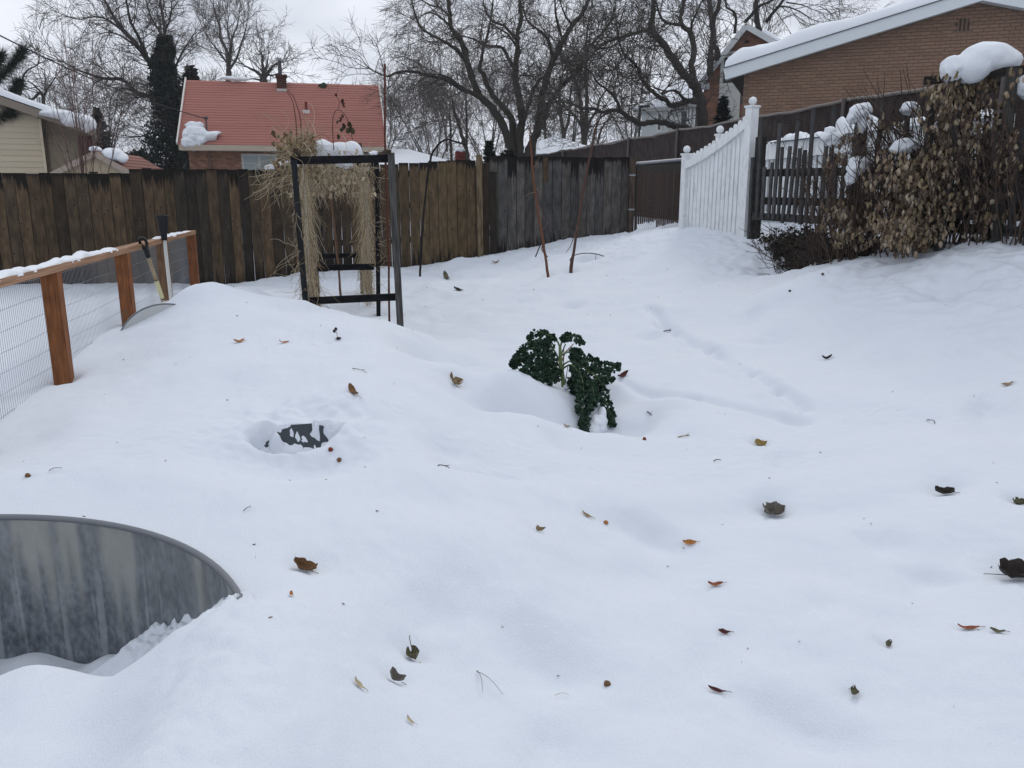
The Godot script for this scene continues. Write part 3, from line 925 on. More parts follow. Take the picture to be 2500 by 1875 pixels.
# sixteen boards side by side, each with its own tone, grain, knots and damp ends
func board_picture(sd: int, tones: Array, stain: Color, top: float, low: float) -> ImageTexture:
	var g := noise(sd, 0.16, 3)
	var e := noise(sd + 1, 0.07, 3)
	var m := noise(sd + 2, 0.03, 3)
	var r := RandomNumberGenerator.new()
	r.seed = sd
	var tops := []
	var lows := []
	var knots := []
	var pick := []
	var lights := []
	for k in 16:
		tops.append(r.randf_range(0.3, 1.0) * top if k % 5 else top * 1.9)
		lows.append(r.randf_range(0.5, 1.2) * low)
		knots.append([Vector2(r.randf_range(12, 52), r.randf_range(90, 430)), Vector2(r.randf_range(8, 56), r.randf_range(90, 430))])
		pick.append(tones[r.randi() % tones.size()])
		lights.append(r.randf_range(0.78, 1.15))
	return picture(1024, 512, func(x: int, y: int) -> Color:
		var k := x / 64
		var lx := x % 64
		var c: Color = pick[k]
		var q: float = lights[k] * (1.0 + 0.24 * g.get_noise_2d(x * 1.4, y * 0.045) + 0.26 * m.get_noise_2d(x * 0.7, y * 0.4))
		c = Color(c.r * q, c.g * q, c.b * q)
		for p: Vector2 in knots[k]:
			var d := Vector2((lx - p.x) / 5.0, (y - p.y) / 6.0).length()
			if d < 1.0:
				c = c.darkened(0.6 * (1.0 - d * d))
			elif d < 1.5:
				c = c.lightened(0.05)
		var fy := y / 512.0
		var edge: float = tops[k] * (1.0 + 0.9 * e.get_noise_2d(x, 3.0) + 0.25 * e.get_noise_2d(x * 3.0, y * 0.2))
		var t := smoothstep(edge + 0.012, edge - 0.03, fy)
		edge = 1.0 - lows[k] * (1.0 + 0.8 * e.get_noise_2d(x * 0.8, 90.0) + 0.3 * e.get_noise_2d(x * 2.0, y * 0.3))
		t = maxf(t, 0.85 * smoothstep(edge - 0.05, edge + 0.03, fy))
		c = c.lerp(stain, t * 0.95)
		if lx < 3 or lx > 59:
			c = c.darkened(0.55)
		return c)


func materials2() -> void:
	var m: StandardMaterial3D
	m = mat("clump", lin(0.70, 0.73, 0.775), 0.8)
	bump_of(m, 44, 0.05, 4.0, 0.5, 4.0)
	m = mat("brown_board", Color.WHITE, 0.9)
	m.albedo_texture = board_picture(101, [Color(0.270, 0.222, 0.172), Color(0.245, 0.207, 0.165), Color(0.285, 0.236, 0.18), Color(0.215, 0.192, 0.165)], Color(0.095, 0.085, 0.07), 0.055, 0.20)
	m = mat("tan_board", Color.WHITE, 0.9)
	m.albedo_texture = board_picture(303, [Color(0.35, 0.292, 0.215), Color(0.32, 0.27, 0.205), Color(0.375, 0.318, 0.235)], Color(0.10, 0.09, 0.075), 0.06, 0.17)
	m = mat("grey_board", Color.WHITE, 0.9)
	m.albedo_texture = board_picture(202, [Color(0.29, 0.28, 0.272), Color(0.315, 0.30, 0.285), Color(0.262, 0.256, 0.252)], Color(0.09, 0.08, 0.08), 0.10, 0.16)
	m = mat("redwood", Color.WHITE, 0.7, true)
	m.albedo_texture = grain_picture(61, 0.62, 1.0)
	m = mat("old_wood", Color.WHITE, 0.92, true)
	m.albedo_texture = grain_picture(71, 0.42, 1.0)
	m = mat("bark", Color.WHITE, 0.95, true)
	bump_of(m, 52, 0.06, 8.0, 1.0, 2.0)
	mat("soil", lin(0.022, 0.018, 0.015), 0.95)
	mat("twig", Color.WHITE, 0.9, true)
	mat("green", Color.WHITE, 0.75, true)
	mat("plain", Color.WHITE, 0.85, true)
	m = mat("vinyl", Color.WHITE, 0.5)
	var vg := noise(97, 0.03, 4)
	m.albedo_texture = picture(256, 256, func(x: int, y: int) -> Color:
		var q := 0.875 + 0.05 * vg.get_noise_2d(x * 2.0, y * 0.5)
		q -= 0.06 * smoothstep(0.15, 0.5, vg.get_noise_2d(x * 1.2 + 300.0, y * 0.6))
		return Color(q * 0.985, q, q * 1.01))
	m.uv1_triplanar = true
	m.uv1_world_triplanar = true
	m.uv1_scale = Vector3(0.9, 0.9, 0.9)
	m = mat("wire", lin(0.30, 0.31, 0.33), 0.5)
	m.metallic = 0.6
	m = mat("black_plastic", lin(0.012, 0.013, 0.016), 0.45)
	m = mat("glass", lin(0.03, 0.035, 0.04), 0.12)
	m.metallic_specular = 0.6
	# galvanised sheet: zinc spangle, pale run marks down the wall
	m = mat("galvanised", Color.WHITE, 0.42)
	m.metallic = 0.35
	m.metallic_specular = 0.5
	var a := noise(81, 0.07, 3)
	var b := noise(82, 0.02, 2)
	var d := noise(83, 0.045, 3)
	m.albedo_texture = picture(1024, 256, func(x: int, y: int) -> Color:
		var sp := a.get_noise_2d(x, y) * (0.4 + 0.6 * y / 256.0)
		var run := smoothstep(0.12, 0.45, d.get_noise_2d(x * 0.55, y * 0.03 + 40.0)) * smoothstep(10.0, 90.0, y + 60.0 * b.get_noise_2d(x * 2.0, 0.0))
		var g := 0.43 + 0.17 * sp + 0.08 * b.get_noise_2d(x, y)
		var c := Color(g * 0.95, g, g * 1.05)
		c = c.lerp(Color(0.63, 0.63, 0.605), (0.28 + 0.5 * smoothstep(-0.2, 0.3, b.get_noise_2d(x * 0.5, 90.0))) * smoothstep(150.0, 30.0, y + 70.0 * b.get_noise_2d(x * 1.5, 50.0)))
		return c.lerp(Color(0.68, 0.69, 0.685), run * 0.5))
	m.roughness_texture = picture(512, 128, func(x: int, y: int) -> Color:
		var q := 0.55 + 0.25 * a.get_noise_2d(x * 2.0, y * 2.0) + 0.15 * d.get_noise_2d(x * 2.0, y * 0.1)
		return Color(q, q, q))
	m.roughness = 0.8
	m = mat("dark_zinc", lin(0.06, 0.068, 0.078), 0.65)
	m.metallic = 0.5
	bump_of(m, 84, 0.05, 3.0, 0.4, 6.0)
	m = mat("rim_zinc", lin(0.17, 0.18, 0.195), 0.5)
	m.metallic = 0.4
	m = mat("pale_zinc", lin(0.50, 0.51, 0.51), 0.6)
	m.metallic = 0.2
	bump_of(m, 85, 0.04, 2.0, 0.4, 5.0)
	m = mat("shingle", Color.WHITE, 0.85, true)
	var sg := noise(86, 0.25, 3)
	m.albedo_texture = picture(512, 64, func(x: int, y: int) -> Color:
		var q := 0.89 + 0.09 * sg.get_noise_2d(x, y) + 0.16 * sg.get_noise_2d(x * 0.06, 30.0)
		if (x + 7 * (y / 64)) % 32 < 1:
			q *= 0.8
		return Color(q, q, q))
	m.uv1_scale = Vector3(4, 1, 1)
	m = mat("painted", Color.WHITE, 0.6, true)
	m = mat("mortar", lin(0.155, 0.112, 0.085), 0.95)
	m = mat("brick", Color.WHITE, 0.9, true)
	bump_of(m, 87, 0.12, 3.0, 0.5, 3.0)
	m = mat("brick_wall", Color.WHITE, 0.9)
	m.albedo_texture = brick_picture(Color(0.53, 0.385, 0.315), Color(0.46, 0.39, 0.345))
	m.uv1_triplanar = true
	m.uv1_world_triplanar = true
	m.uv1_scale = Vector3(0.5, 0.5, 0.5)
	m = mat("dark_brick", Color.WHITE, 0.9)
	m.albedo_texture = brick_picture(Color(0.30, 0.20, 0.17), Color(0.28, 0.24, 0.22))
	m.uv1_triplanar = true
	m.uv1_world_triplanar = true
	m.uv1_scale = Vector3(0.5, 0.5, 0.5)
	m = mat("red_brick", Color.WHITE, 0.9)
	m.albedo_texture = brick_picture(Color(0.42, 0.19, 0.17), Color(0.36, 0.26, 0.24))
	m.uv1_triplanar = true
	m.uv1_world_triplanar = true
	m.uv1_scale = Vector3(0.5, 0.5, 0.5)
	m = mat("pale_glass", lin(0.30, 0.35, 0.36), 0.2)
	m = mat("weave", Color.WHITE, 0.95)
	var wv := noise(88, 0.03, 4)
	m.albedo_texture = picture(512, 256, func(x: int, y: int) -> Color:
		var q := 1.0 + 0.30 * wv.get_noise_2d(x, y) + 0.22 * wv.get_noise_2d(x * 4.0, y * 0.4)
		q *= 0.82 if (x % 6 < 1 or y % 5 < 1) else 1.0
		return Color(0.225 * q, 0.195 * q, 0.19 * q))
	m = mat("leaf", Color.WHITE, 0.8, true)
	m.backlight_enabled = true
	m.backlight = Color(0.12, 0.09, 0.05)


func brick_picture(c0: Color, mortar: Color) -> ImageTexture:
	var r := RandomNumberGenerator.new()
	r.seed = 5
	var tone := []
	for k in 400:
		tone.append(r.randf_range(0.82, 1.1))
	var nz := noise(91, 0.2, 3)
	return picture(256, 256, func(x: int, y: int) -> Color:
		var row := y / 10
		var xx := x + (13 if row % 2 else 0)
		var q: float = tone[(row * 10 + (xx / 26) % 10) % 400] + 0.12 * nz.get_noise_2d(x, y)
		if y % 10 < 1 or xx % 26 < 1:
			return mortar
		return Color(c0.r * q, c0.g * q, c0.b * q))


func build() -> void:
	materials2()
	tubs()
	red_house()
	beige_house()
	shed()
	brick_gable_house()
	second_brick_house()
	white_house()
	far_roofs()
	board_fences()
	wire_fence()
	dark_long_fence()
	gate()
	white_fences()
	picket_fence()
	trees()
	shrub()
	trellis()
	stakes()
	shovels()
	kale()
	leaves()
	oddments()


# ------------------------------------------------------------------ stock tubs
func tub(called: String, label: String, c: Vector3, r: float, deep: float, m: Material, rim := 0.0105) -> Node3D:
	var t := thing(called, label, "tub", Vector3(c.x, c.y - deep, c.z), 0.0, "galvanised garden tubs sunk in the snow")
	var mb := mk(t)
	var seg := 128
	for wall in 2:
		var q := r + (0.004 if wall else -0.002)
		var rows := []
		for k in 13:
			var row := PackedVector3Array()
			for a in seg + 1:
				var an := TAU * a / seg
				var wob := 0.0015 * sin(an * 17.0 + k)
				row.append(Vector3(c.x + cos(an) * (q + wob), c.y - deep * (1.0 - k / 12.0), c.z + sin(an) * (q + wob)))
			rows.append(row)
		mb.sheet(rows, false, wall == 1)
	# v runs down the wall
	for k in mb.uv.size():
		mb.uv[k] = Vector2(mb.uv[k].x * r * 3.4, 1.0 - mb.uv[k].y)
	part("wall", mb.done(m), t)
	var ring := PackedVector3Array()
	for a in seg + 1:
		var an := TAU * a / seg
		ring.append(Vector3(c.x + cos(an) * (r + 0.002), c.y + 0.004, c.z + sin(an) * (r + 0.002)))
	var rm := mk(t)
	rm.tube(ring, radii(seg + 1, rim, rim), 10, false)
	part("rolled_rim", rm.done(M.rim_zinc), t)
	return t


func tubs() -> void:
	tub("stock_tub", "large round galvanised tub in the foreground, streaked inner wall showing above the snow", TUB1, TUB_R, 0.75, M.galvanised)
	var t := thing("stock_tub", "dark metal tub almost buried, showing only through a melted hole in the snow mound", "tub", Vector3(TUB2.x, 0.1, TUB2.z), 0.0, "galvanised garden tubs sunk in the snow")
	var mb := mk(t)
	var rows := []
	for k in 5:
		var q := TUB2_R + 0.065 * k
		var row := PackedVector3Array()
		for a in 97:
			var an := TAU * a / 96.0
			row.append(Vector3(TUB2.x + cos(an) * q, TUB2.y - 0.065 * k * 1.25, TUB2.z + sin(an) * q))
		rows.append(row)
	mb.sheet(rows)
	part("sloping_side", mb.done(M.dark_zinc), t)
	mb = mk(t)
	rows = []
	for k in 2:
		var row := PackedVector3Array()
		for a in 97:
			var an := TAU * a / 96.0
			row.append(Vector3(TUB2.x + cos(an) * TUB2_R * k, TUB2.y - 0.02, TUB2.z + sin(an) * TUB2_R * k))
		rows.append(row)
	mb.sheet(rows)
	part("lid", mb.done(M.dark_zinc), t)
	t = thing("washtub", "pale metal washtub on its side by the redwood fence, mostly under the snow", "tub", Vector3(TUB3.x, 0.1, TUB3.z - 0.2))
	mb = mk(t)
	var r := 0.335
	rows = []
	for k in 7:
		var q: float = [0.0, 0.18, r - 0.012, r - 0.004, r, r, r - 0.02][k]
		var z: float = [-0.012, -0.006, 0.0, 0.0, -0.006, -0.02, -0.42][k]
		var row := PackedVector3Array()
		for a in 73:
			var an := TAU * a / 72.0
			row.append(TUB3 + Vector3(cos(an) * q, sin(an) * q, z))
		rows.append(row)
	mb.sheet(rows)
	part("shell", mb.done(M.pale_zinc), t)
	var ring := PackedVector3Array()
	for a in 73:
		ring.append(TUB3 + Vector3(cos(TAU * a / 72.0) * (r + 0.002), sin(TAU * a / 72.0) * (r + 0.002), -0.004))
	mb = mk(t)
	mb.tube(ring, radii(73, 0.006, 0.006), 8, false)
	part("rolled_rim", mb.done(M.galvanised), t)


# ------------------------------------------------------------------ houses
func snow_on(t: Node3D, mb: MB) -> void:
	part("snow_cover", mb.done(M.clump), t)


func window(t: Node3D, c: Vector3, w: float, h: float, sashes: int, frame: Color, glass: Material, deep := 0.06) -> void:
	var mb := mk(t)
	mb.col = frame
	var f := 0.09
	mb.box(Transform3D(Basis(), c + Vector3(0, h * 0.5 - f * 0.5, 0)), Vector3(w, f, deep))
	mb.box(Transform3D(Basis(), c - Vector3(0, h * 0.5 - f * 0.5, 0)), Vector3(w, f, deep))
	for k in sashes + 1:
		mb.box(Transform3D(Basis(), c + Vector3((w - f) * (float(k) / sashes - 0.5), 0, 0)), Vector3(f, h - 2.0 * f - 0.004, deep))
	var o := part("window", mb.done(M.painted), t)
	for k in sashes:
		var g := mk(t)
		g.box(Transform3D(Basis(), c + Vector3((w - f) * ((k + 0.5) / sashes - 0.5), 0, -0.015)), Vector3((w - f) / sashes - f - 0.004, h - 2.0 * f - 0.004, 0.01))
		part("pane", g.done(glass), o)


func red_house() -> void:
	var t := thing("brick_house", "small brick house with a red shingle roof and chimney behind the brown fence", "house", Vector3(-1.45, 0, -35))
	var x0 := -5.0
	var x1 := 2.25
	var w := mk(t)
	w.box(Transform3D(Basis(), Vector3(-1.4, 1.5, -35.2)), Vector3(6.7, 2.96, 5.6))
	part("wall", w.done(M.brick_wall), t)
	# the gable ends
	var gb := mk(t)
	for x: float in [-4.72, 1.92]:
		var a := Vector3(x, 2.98, -38.0)
		var b := Vector3(x, 5.35, -35.2)
		var d := Vector3(x, 2.98, -32.4)
		gb.quad(a, b, d, d)
		gb.quad(d, b, a, a)
	part("gable", gb.done(M.brick_wall), t)
	# roof: courses of shingles, each lapping the one below
	var rf := mk(t)
	rf.col = Color(0.20, 0.06, 0.045)
	var eave := Vector3(0, 3.08, -31.9)
	var ridge := Vector3(0, 5.62, -35.2)
	for s: float in [1.0, -1.0]:
		var e := Vector3(0, eave.y, -35.2 + s * 3.3)
		var up := (ridge - e)
		var nn := Vector3(0, 3.3, s * 2.54).normalized()
		var mid := Vector3((x0 + x1) * 0.5, 0, 0) + (e + ridge) * 0.5 - nn * 0.06
		rf.box(Transform3D(Basis(Vector3.RIGHT, up.normalized(), Vector3.RIGHT.cross(up.normalized())), mid), Vector3(x1 - x0 - 0.04, up.length() - 0.02, 0.09))
	var roof := part("roof", rf.done(M.painted), t)
	var up := ridge - eave
	var nn := Vector3(0, 3.3, 2.54).normalized()
	var rows := 25
	for k in rows:
		var q := mk(t)
		var v := rr(0.94, 1.05)
		q.col = Color(0.40 * v, 0.172 * v, 0.140 * v)
		var lo := eave + up * (float(k) / rows)
		var hi := eave + up * minf(float(k + 1.35) / rows, 1.0)
		var tilt := (hi - lo).normalized()
		var a0 := lo + nn * 0.020
		var b0 := hi + nn * 0.004
		var c0 := (a0 + b0) * 0.5
		var yy := (b0 - a0).normalized()
		q.box(Transform3D(Basis(Vector3.RIGHT, yy, Vector3.RIGHT.cross(yy)), c0 + Vector3((x0 + x1) * 0.5, 0, 0) + tilt * 0.0), Vector3(x1 - x0, a0.distance_to(b0), 0.022))
		part("shingle_course", q.done(M.shingle), roof)
	var tr := mk(t)
	tr.col = Color(0.62, 0.58, 0.55)
	tr.bar(eave + Vector3(x0 - 0.03, 0.05, 0.02), ridge + Vector3(x0 - 0.03, 0.08, 0), 0.05, 0.10)
	part("rake_board", tr.done(M.painted), roof)
	tr = mk(t)
	tr.col = Color(0.62, 0.58, 0.55)
	tr.bar(eave + Vector3(x1 + 0.03, 0.05, 0.02), ridge + Vector3(x1 + 0.03, 0.08, 0), 0.05, 0.06)
	part("rake_board", tr.done(M.painted), roof)
	var fa := mk(t)
	fa.col = Color(0.42, 0.36, 0.29)
	fa.box(Transform3D(Basis(), Vector3((x0 + x1) * 0.5, 2.99, -31.86)), Vector3(x1 - x0 - 0.05, 0.19, 0.06))
	part("gutter", fa.done(M.painted), t)
	var so := mk(t)
	so.col = Color(0.35, 0.31, 0.26)
	so.box(Transform3D(Basis(), Vector3((x0 + x1) * 0.5, 2.91, -32.15)), Vector3(x1 - x0 - 0.1, 0.03, 0.5))
	part("soffit", so.done(M.painted), t)
	window(t, Vector3(-2.32, 2.42, -32.38), 1.25, 0.80, 2, Color(0.42, 0.44, 0.43), M.pale_glass)
	var dp := mk(t)
	dp.col = Color(0.16, 0.10, 0.08)
	dp.rod(Vector3(-4.05, 0.3, -32.35), Vector3(-4.05, 2.9, -32.35), 0.04, 0.04)
	part("downspout", dp.done(M.painted), t)
	# chimney
	var ch := mk(t)
	ch.box(Transform3D(Basis(), Vector3(-1.48, 5.5, -34.95)), Vector3(0.36, 0.62, 0.36))
	ch.box(Transform3D(Basis(), Vector3(-1.48, 5.84, -34.95)), Vector3(0.44, 0.08, 0.44))
	var chp := part("chimney", ch.done(M.dark_brick), roof)
	var fl := mk(t)
	fl.col = Color(0.45, 0.42, 0.40)
	fl.box(Transform3D(Basis(), Vector3(-1.48, 5.30, -34.74)), Vector3(0.38, 0.10, 0.16))
	part("flashing", fl.done(M.painted), roof)
	var pi := mk(t)
	pi.col = Color(0.07, 0.07, 0.075)
	pi.rod(Vector3(-1.52, 5.86, -34.95), Vector3(-1.52, 6.42, -34.95), 0.075, 0.075, 10)
	pi.col = Color(0.25, 0.25, 0.26)
	pi.rod(Vector3(-1.52, 6.40, -34.95), Vector3(-1.52, 6.50, -34.95), 0.085, 0.085, 10)
	part("flue", pi.done(M.painted), roof)
	chp.set_meta("label", "short dark brick chimney")
	var ve := mk(t)
	ve.col = Color(0.55, 0.53, 0.52)
	ve.box(Transform3D(Basis(), Vector3(-0.58, 4.42, -33.62)), Vector3(0.26, 0.13, 0.2))
	ve.col = Color(0.14, 0.03, 0.02)
	ve.rod(Vector3(-0.58, 4.45, -33.6), Vector3(-0.58, 4.78, -33.6), 0.05, 0.05, 8)
	part("vent_pipe", ve.done(M.painted), roof)
	var ma := mk(t)
	ma.col = Color(0.07, 0.07, 0.075)
	ma.rod(Vector3(-4.05, 3.3, -32.3), Vector3(-4.05, 4.05, -32.3), 0.03, 0.03)
	ma.rod(Vector3(-4.12, 4.03, -32.3), Vector3(-3.98, 4.03, -32.3), 0.05, 0.05)
	part("service_mast", ma.done(M.painted), roof)
	var mo := mk(t)
	mo.col = Color(0.03, 0.04, 0.02)
	lump(mo, Vector3(0.08, 5.50, -35.0), [[Vector3.ZERO, Vector3(0.17, 0.15, 0.1)]], 9, 0.12, 10, 14)
	part("ball_vent", mo.done(M.painted), roof)
	var sn := mk(t)
	lump(sn, Vector3(-4.42, 3.38, -32.15), [
		[Vector3.ZERO, Vector3(0.46, 0.36, 0.30)], [Vector3(-0.22, -0.25, 0.1), Vector3(0.30, 0.24, 0.30)], [Vector3(0.20, -0.16, 0.08), Vector3(0.26, 0.22, 0.26)],
		[Vector3(0.40, -0.02, 0.0), Vector3(0.36, 0.19, 0.24)], [Vector3(0.68, 0.13, -0.1), Vector3(0.22, 0.08, 0.14)], [Vector3(-0.05, 0.40, -0.32), Vector3(0.34, 0.12, 0.18)],
		[Vector3(-0.36, -0.38, 0.16), Vector3(0.13, 0.14, 0.12)]], 14, 0.075, 48, 72)
	snow_on(t, sn)
	var s2 := mk(t)
	lump(s2, Vector3(-3.2, 5.72, -35.15), [[Vector3.ZERO, Vector3(0.62, 0.07, 0.12)], [Vector3(-0.3, 0.02, 0), Vector3(0.3, 0.08, 0.12)]], 15, 0.06)
	snow_on(t, s2)


func siding(t: Node3D, x0: float, x1: float, y0: float, top: Callable, z: float, each: float, c: Color) -> void:
	var y := y0
	while y < 6.0:
		var q := mk(t)
		var v := rr(0.96, 1.04)
		q.col = Color(c.r * v, c.g * v, c.b * v)
		var ya := y
		var yb := y + each
		var l := x0
		var r := x1
		# stop under the sloping rake
		while l < x1 and top.call(l) < yb:
			l += 0.02
		while r > x0 and top.call(r) < yb:
			r -= 0.02
		if r - l < 0.05:
			break
		var a := Vector3(l, ya, z + 0.022)
		var b := Vector3(l, yb, z + 0.004)
		var d := Vector3(r, yb, z + 0.004)
		var e := Vector3(r, ya, z + 0.022)
		q.quad(a, b, d, e)
		q.quad(Vector3(l, ya, z), a, e, Vector3(r, ya, z))
		part("siding_board", q.done(M.painted), t)
		y += each


func beige_house() -> void:
	var t := thing("siding_house", "beige lap sided house with a snowy sloping roof at the left edge", "house", Vector3(-6.15, 0, -25.6), deg_to_rad(13.5))
	var c := Color(0.46, 0.40, 0.30)
	var rake := func(x: float) -> float: return 3.985 - (x + 8.526) * 0.352
	var w := mk(t)
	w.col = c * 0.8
	w.box(Transform3D(Basis(), Vector3(-10.2, 1.6, -28.5)), Vector3(5.35, 3.0, 4.9))
	w.box(Transform3D(Basis(), Vector3(-7.05, 1.3, -29.2)), Vector3(0.88, 2.6, 4.9))
	w.quad(Vector3(-12.9, 3.0, -26.03), Vector3(-12.9, 5.30, -26.03), Vector3(-7.5, 3.52, -26.03), Vector3(-7.5, 3.0, -26.03))
	w.quad(Vector3(-7.5, 2.4, -26.73), Vector3(-7.5, 3.52, -26.73), Vector3(-6.3, 3.10, -26.73), Vector3(-6.3, 2.4, -26.73))
	part("wall", w.done(M.painted), t)
	siding(t, -12.9, -7.50, 0.6, func(x: float) -> float: return minf(rake.call(x) - 0.14, 5.5), -26.0, 0.152, c)
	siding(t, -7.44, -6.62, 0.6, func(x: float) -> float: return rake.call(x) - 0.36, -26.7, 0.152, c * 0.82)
	var cn := mk(t)
	cn.col = c * 1.08
	cn.box(Transform3D(Basis(), Vector3(-7.47, 1.95, -26.0)), Vector3(0.07, 2.9, 0.08))
	part("corner_board", cn.done(M.painted), t)
	var dk := mk(t)
	dk.col = Color(0.055, 0.022, 0.02)
	dk.box(Transform3D(Basis(), Vector3(-6.42, 1.50, -27.3)), Vector3(0.36, 2.98, 2.0))
	part("red_brown_wall", dk.done(M.painted), t)
	var dp := mk(t)
	dp.col = Color(0.16, 0.14, 0.11)
	dp.rod(Vector3(-7.38, 0.4, -26.55), Vector3(-7.38, 3.2, -26.55), 0.035, 0.035)
	part("downspout", dp.done(M.painted), t)
	# roof with overhang
	var a := Vector3(-12.0, 3.985 + 3.474 * 0.352, -25.6)
	var b := Vector3(-6.15, 3.985 - 2.376 * 0.352, -25.6)
	var rf := mk(t)
	rf.col = Color(0.13, 0.115, 0.10)
	rf.bar(a + Vector3(0, -0.06, -2.6), b + Vector3(0, -0.06, -2.6), 5.2, 0.12, Vector3(0, 0, 1))
	var roof := part("roof", rf.done(M.painted), t)
	var fs := mk(t)
	fs.col = Color(0.20, 0.17, 0.14)
	fs.bar(a + Vector3(0, -0.10, 0.02), b + Vector3(0, -0.10, 0.02), 0.05, 0.2, Vector3(0, 0, 1))
	part("fascia", fs.done(M.painted), roof)
	var vp := mk(t)
	vp.col = Color(0.2, 0.2, 0.2)
	vp.rod(Vector3(-7.45, 3.55, -26.9), Vector3(-7.45, 4.05, -26.9), 0.03, 0.03)
	part("vent_pipe", vp.done(M.painted), roof)
	var sn := mk(t)
	snow_slab(sn, b + Vector3(0.03, 0.02, 0.06), Vector3(0, 0, -5.0), (a - b), 0.17, 0.25, 4)
	snow_on(t, sn)
	var s2 := mk(t)
	lump(s2, Vector3(-6.55, 3.36, -25.75), [[Vector3.ZERO, Vector3(0.45, 0.20, 0.5)], [Vector3(0.25, -0.12, 0), Vector3(0.22, 0.22, 0.4)], [Vector3(-0.5, 0.14, 0), Vector3(0.5, 0.14, 0.5)]], 17, 0.04, 26, 40)
	snow_on(t, s2)


func shed() -> void:
	var t := thing("garden_shed", "low tan gabled shed with a worn red roof and snow lumps on its ridge", "shed", Vector3(-5.6, 0, -24.2))
	var ap := Vector3(-5.58, 2.44, -23)
	var l := Vector3(-6.75, 1.84, -23)
	var r := Vector3(-4.72, 1.90, -23)
	var back := Vector3(0.55, -0.02, -2.4)
	var w := mk(t)
	w.col = Color(0.36, 0.30, 0.21)
	w.quad(Vector3(-6.6, 0, -23.12), Vector3(-6.6, 1.86, -23.12), Vector3(-4.85, 1.86, -23.12), Vector3(-4.85, 0, -23.12))
	w.quad(Vector3(-6.6, 1.86, -23.12), ap - Vector3(0, 0.05, 0.12), Vector3(-4.85, 1.9, -23.12), Vector3(-4.85, 1.86, -23.12))
	w.box(Transform3D(Basis(), Vector3(-5.4, 0.92, -24.5)), Vector3(1.7, 1.84, 2.4))
	part("wall", w.done(M.painted), t)
	var rf := mk(t)
	rf.col = Color(0.26, 0.12, 0.095)
	rf.quad(l, l + back, ap + back, ap)
	rf.quad(ap, ap + back, r + back, r)
	var dn := Vector3(0, -0.05, 0)
	rf.quad(ap + dn, ap + back + dn, l + back + dn, l + dn)
	rf.quad(r + dn, r + back + dn, ap + back + dn, ap + dn)
	var roof := part("roof", rf.done(M.painted), t)
	for k in 6:
		var q := mk(t)
		var v := rr(0.85, 1.15)
		q.col = Color(0.27 * v, 0.13 * v, 0.105 * v)
		var f0 := k / 6.0
		var f1 := minf((k + 1.3) / 6.0, 1.0)
		var p0 := r.lerp(ap, f0) + Vector3(0, 0.035, 0)
		var p1 := r.lerp(ap, f1) + Vector3(0, 0.008, 0)
		q.quad(p1, p1 + back, p0 + back, p0)
		q.quad(p0, p0 + back, p0 + back + dn * 0.6, p0 + dn * 0.6)
		part("shingle_course", q.done(M.shingle), roof)
	var fs := mk(t)
	fs.col = Color(0.30, 0.25, 0.21)
	fs.bar(l + Vector3(-0.02, -0.05, 0.03), ap + Vector3(0, -0.05, 0.03), 0.04, 0.13, Vector3(0, 0, 1))
	part("rake_board", fs.done(M.painted), roof)
	fs = mk(t)
	fs.col = Color(0.30, 0.25, 0.21)
	fs.bar(ap + Vector3(0, -0.05, 0.034), r + Vector3(0.02, -0.05, 0.034), 0.04, 0.13, Vector3(0, 0, 1))
	part("rake_board", fs.done(M.painted), roof)
	var sn := mk(t)
	lump(sn, Vector3(-5.22, 2.38, -23.3), [[Vector3.ZERO, Vector3(0.26, 0.17, 0.4)], [Vector3(0.18, -0.08, 0), Vector3(0.16, 0.13, 0.3)]], 21, 0.04)
	lump(sn, Vector3(-5.62, 2.50, -23.3), [[Vector3.ZERO, Vector3(0.12, 0.08, 0.35)]], 22, 0.06)
	snow_on(t, sn)


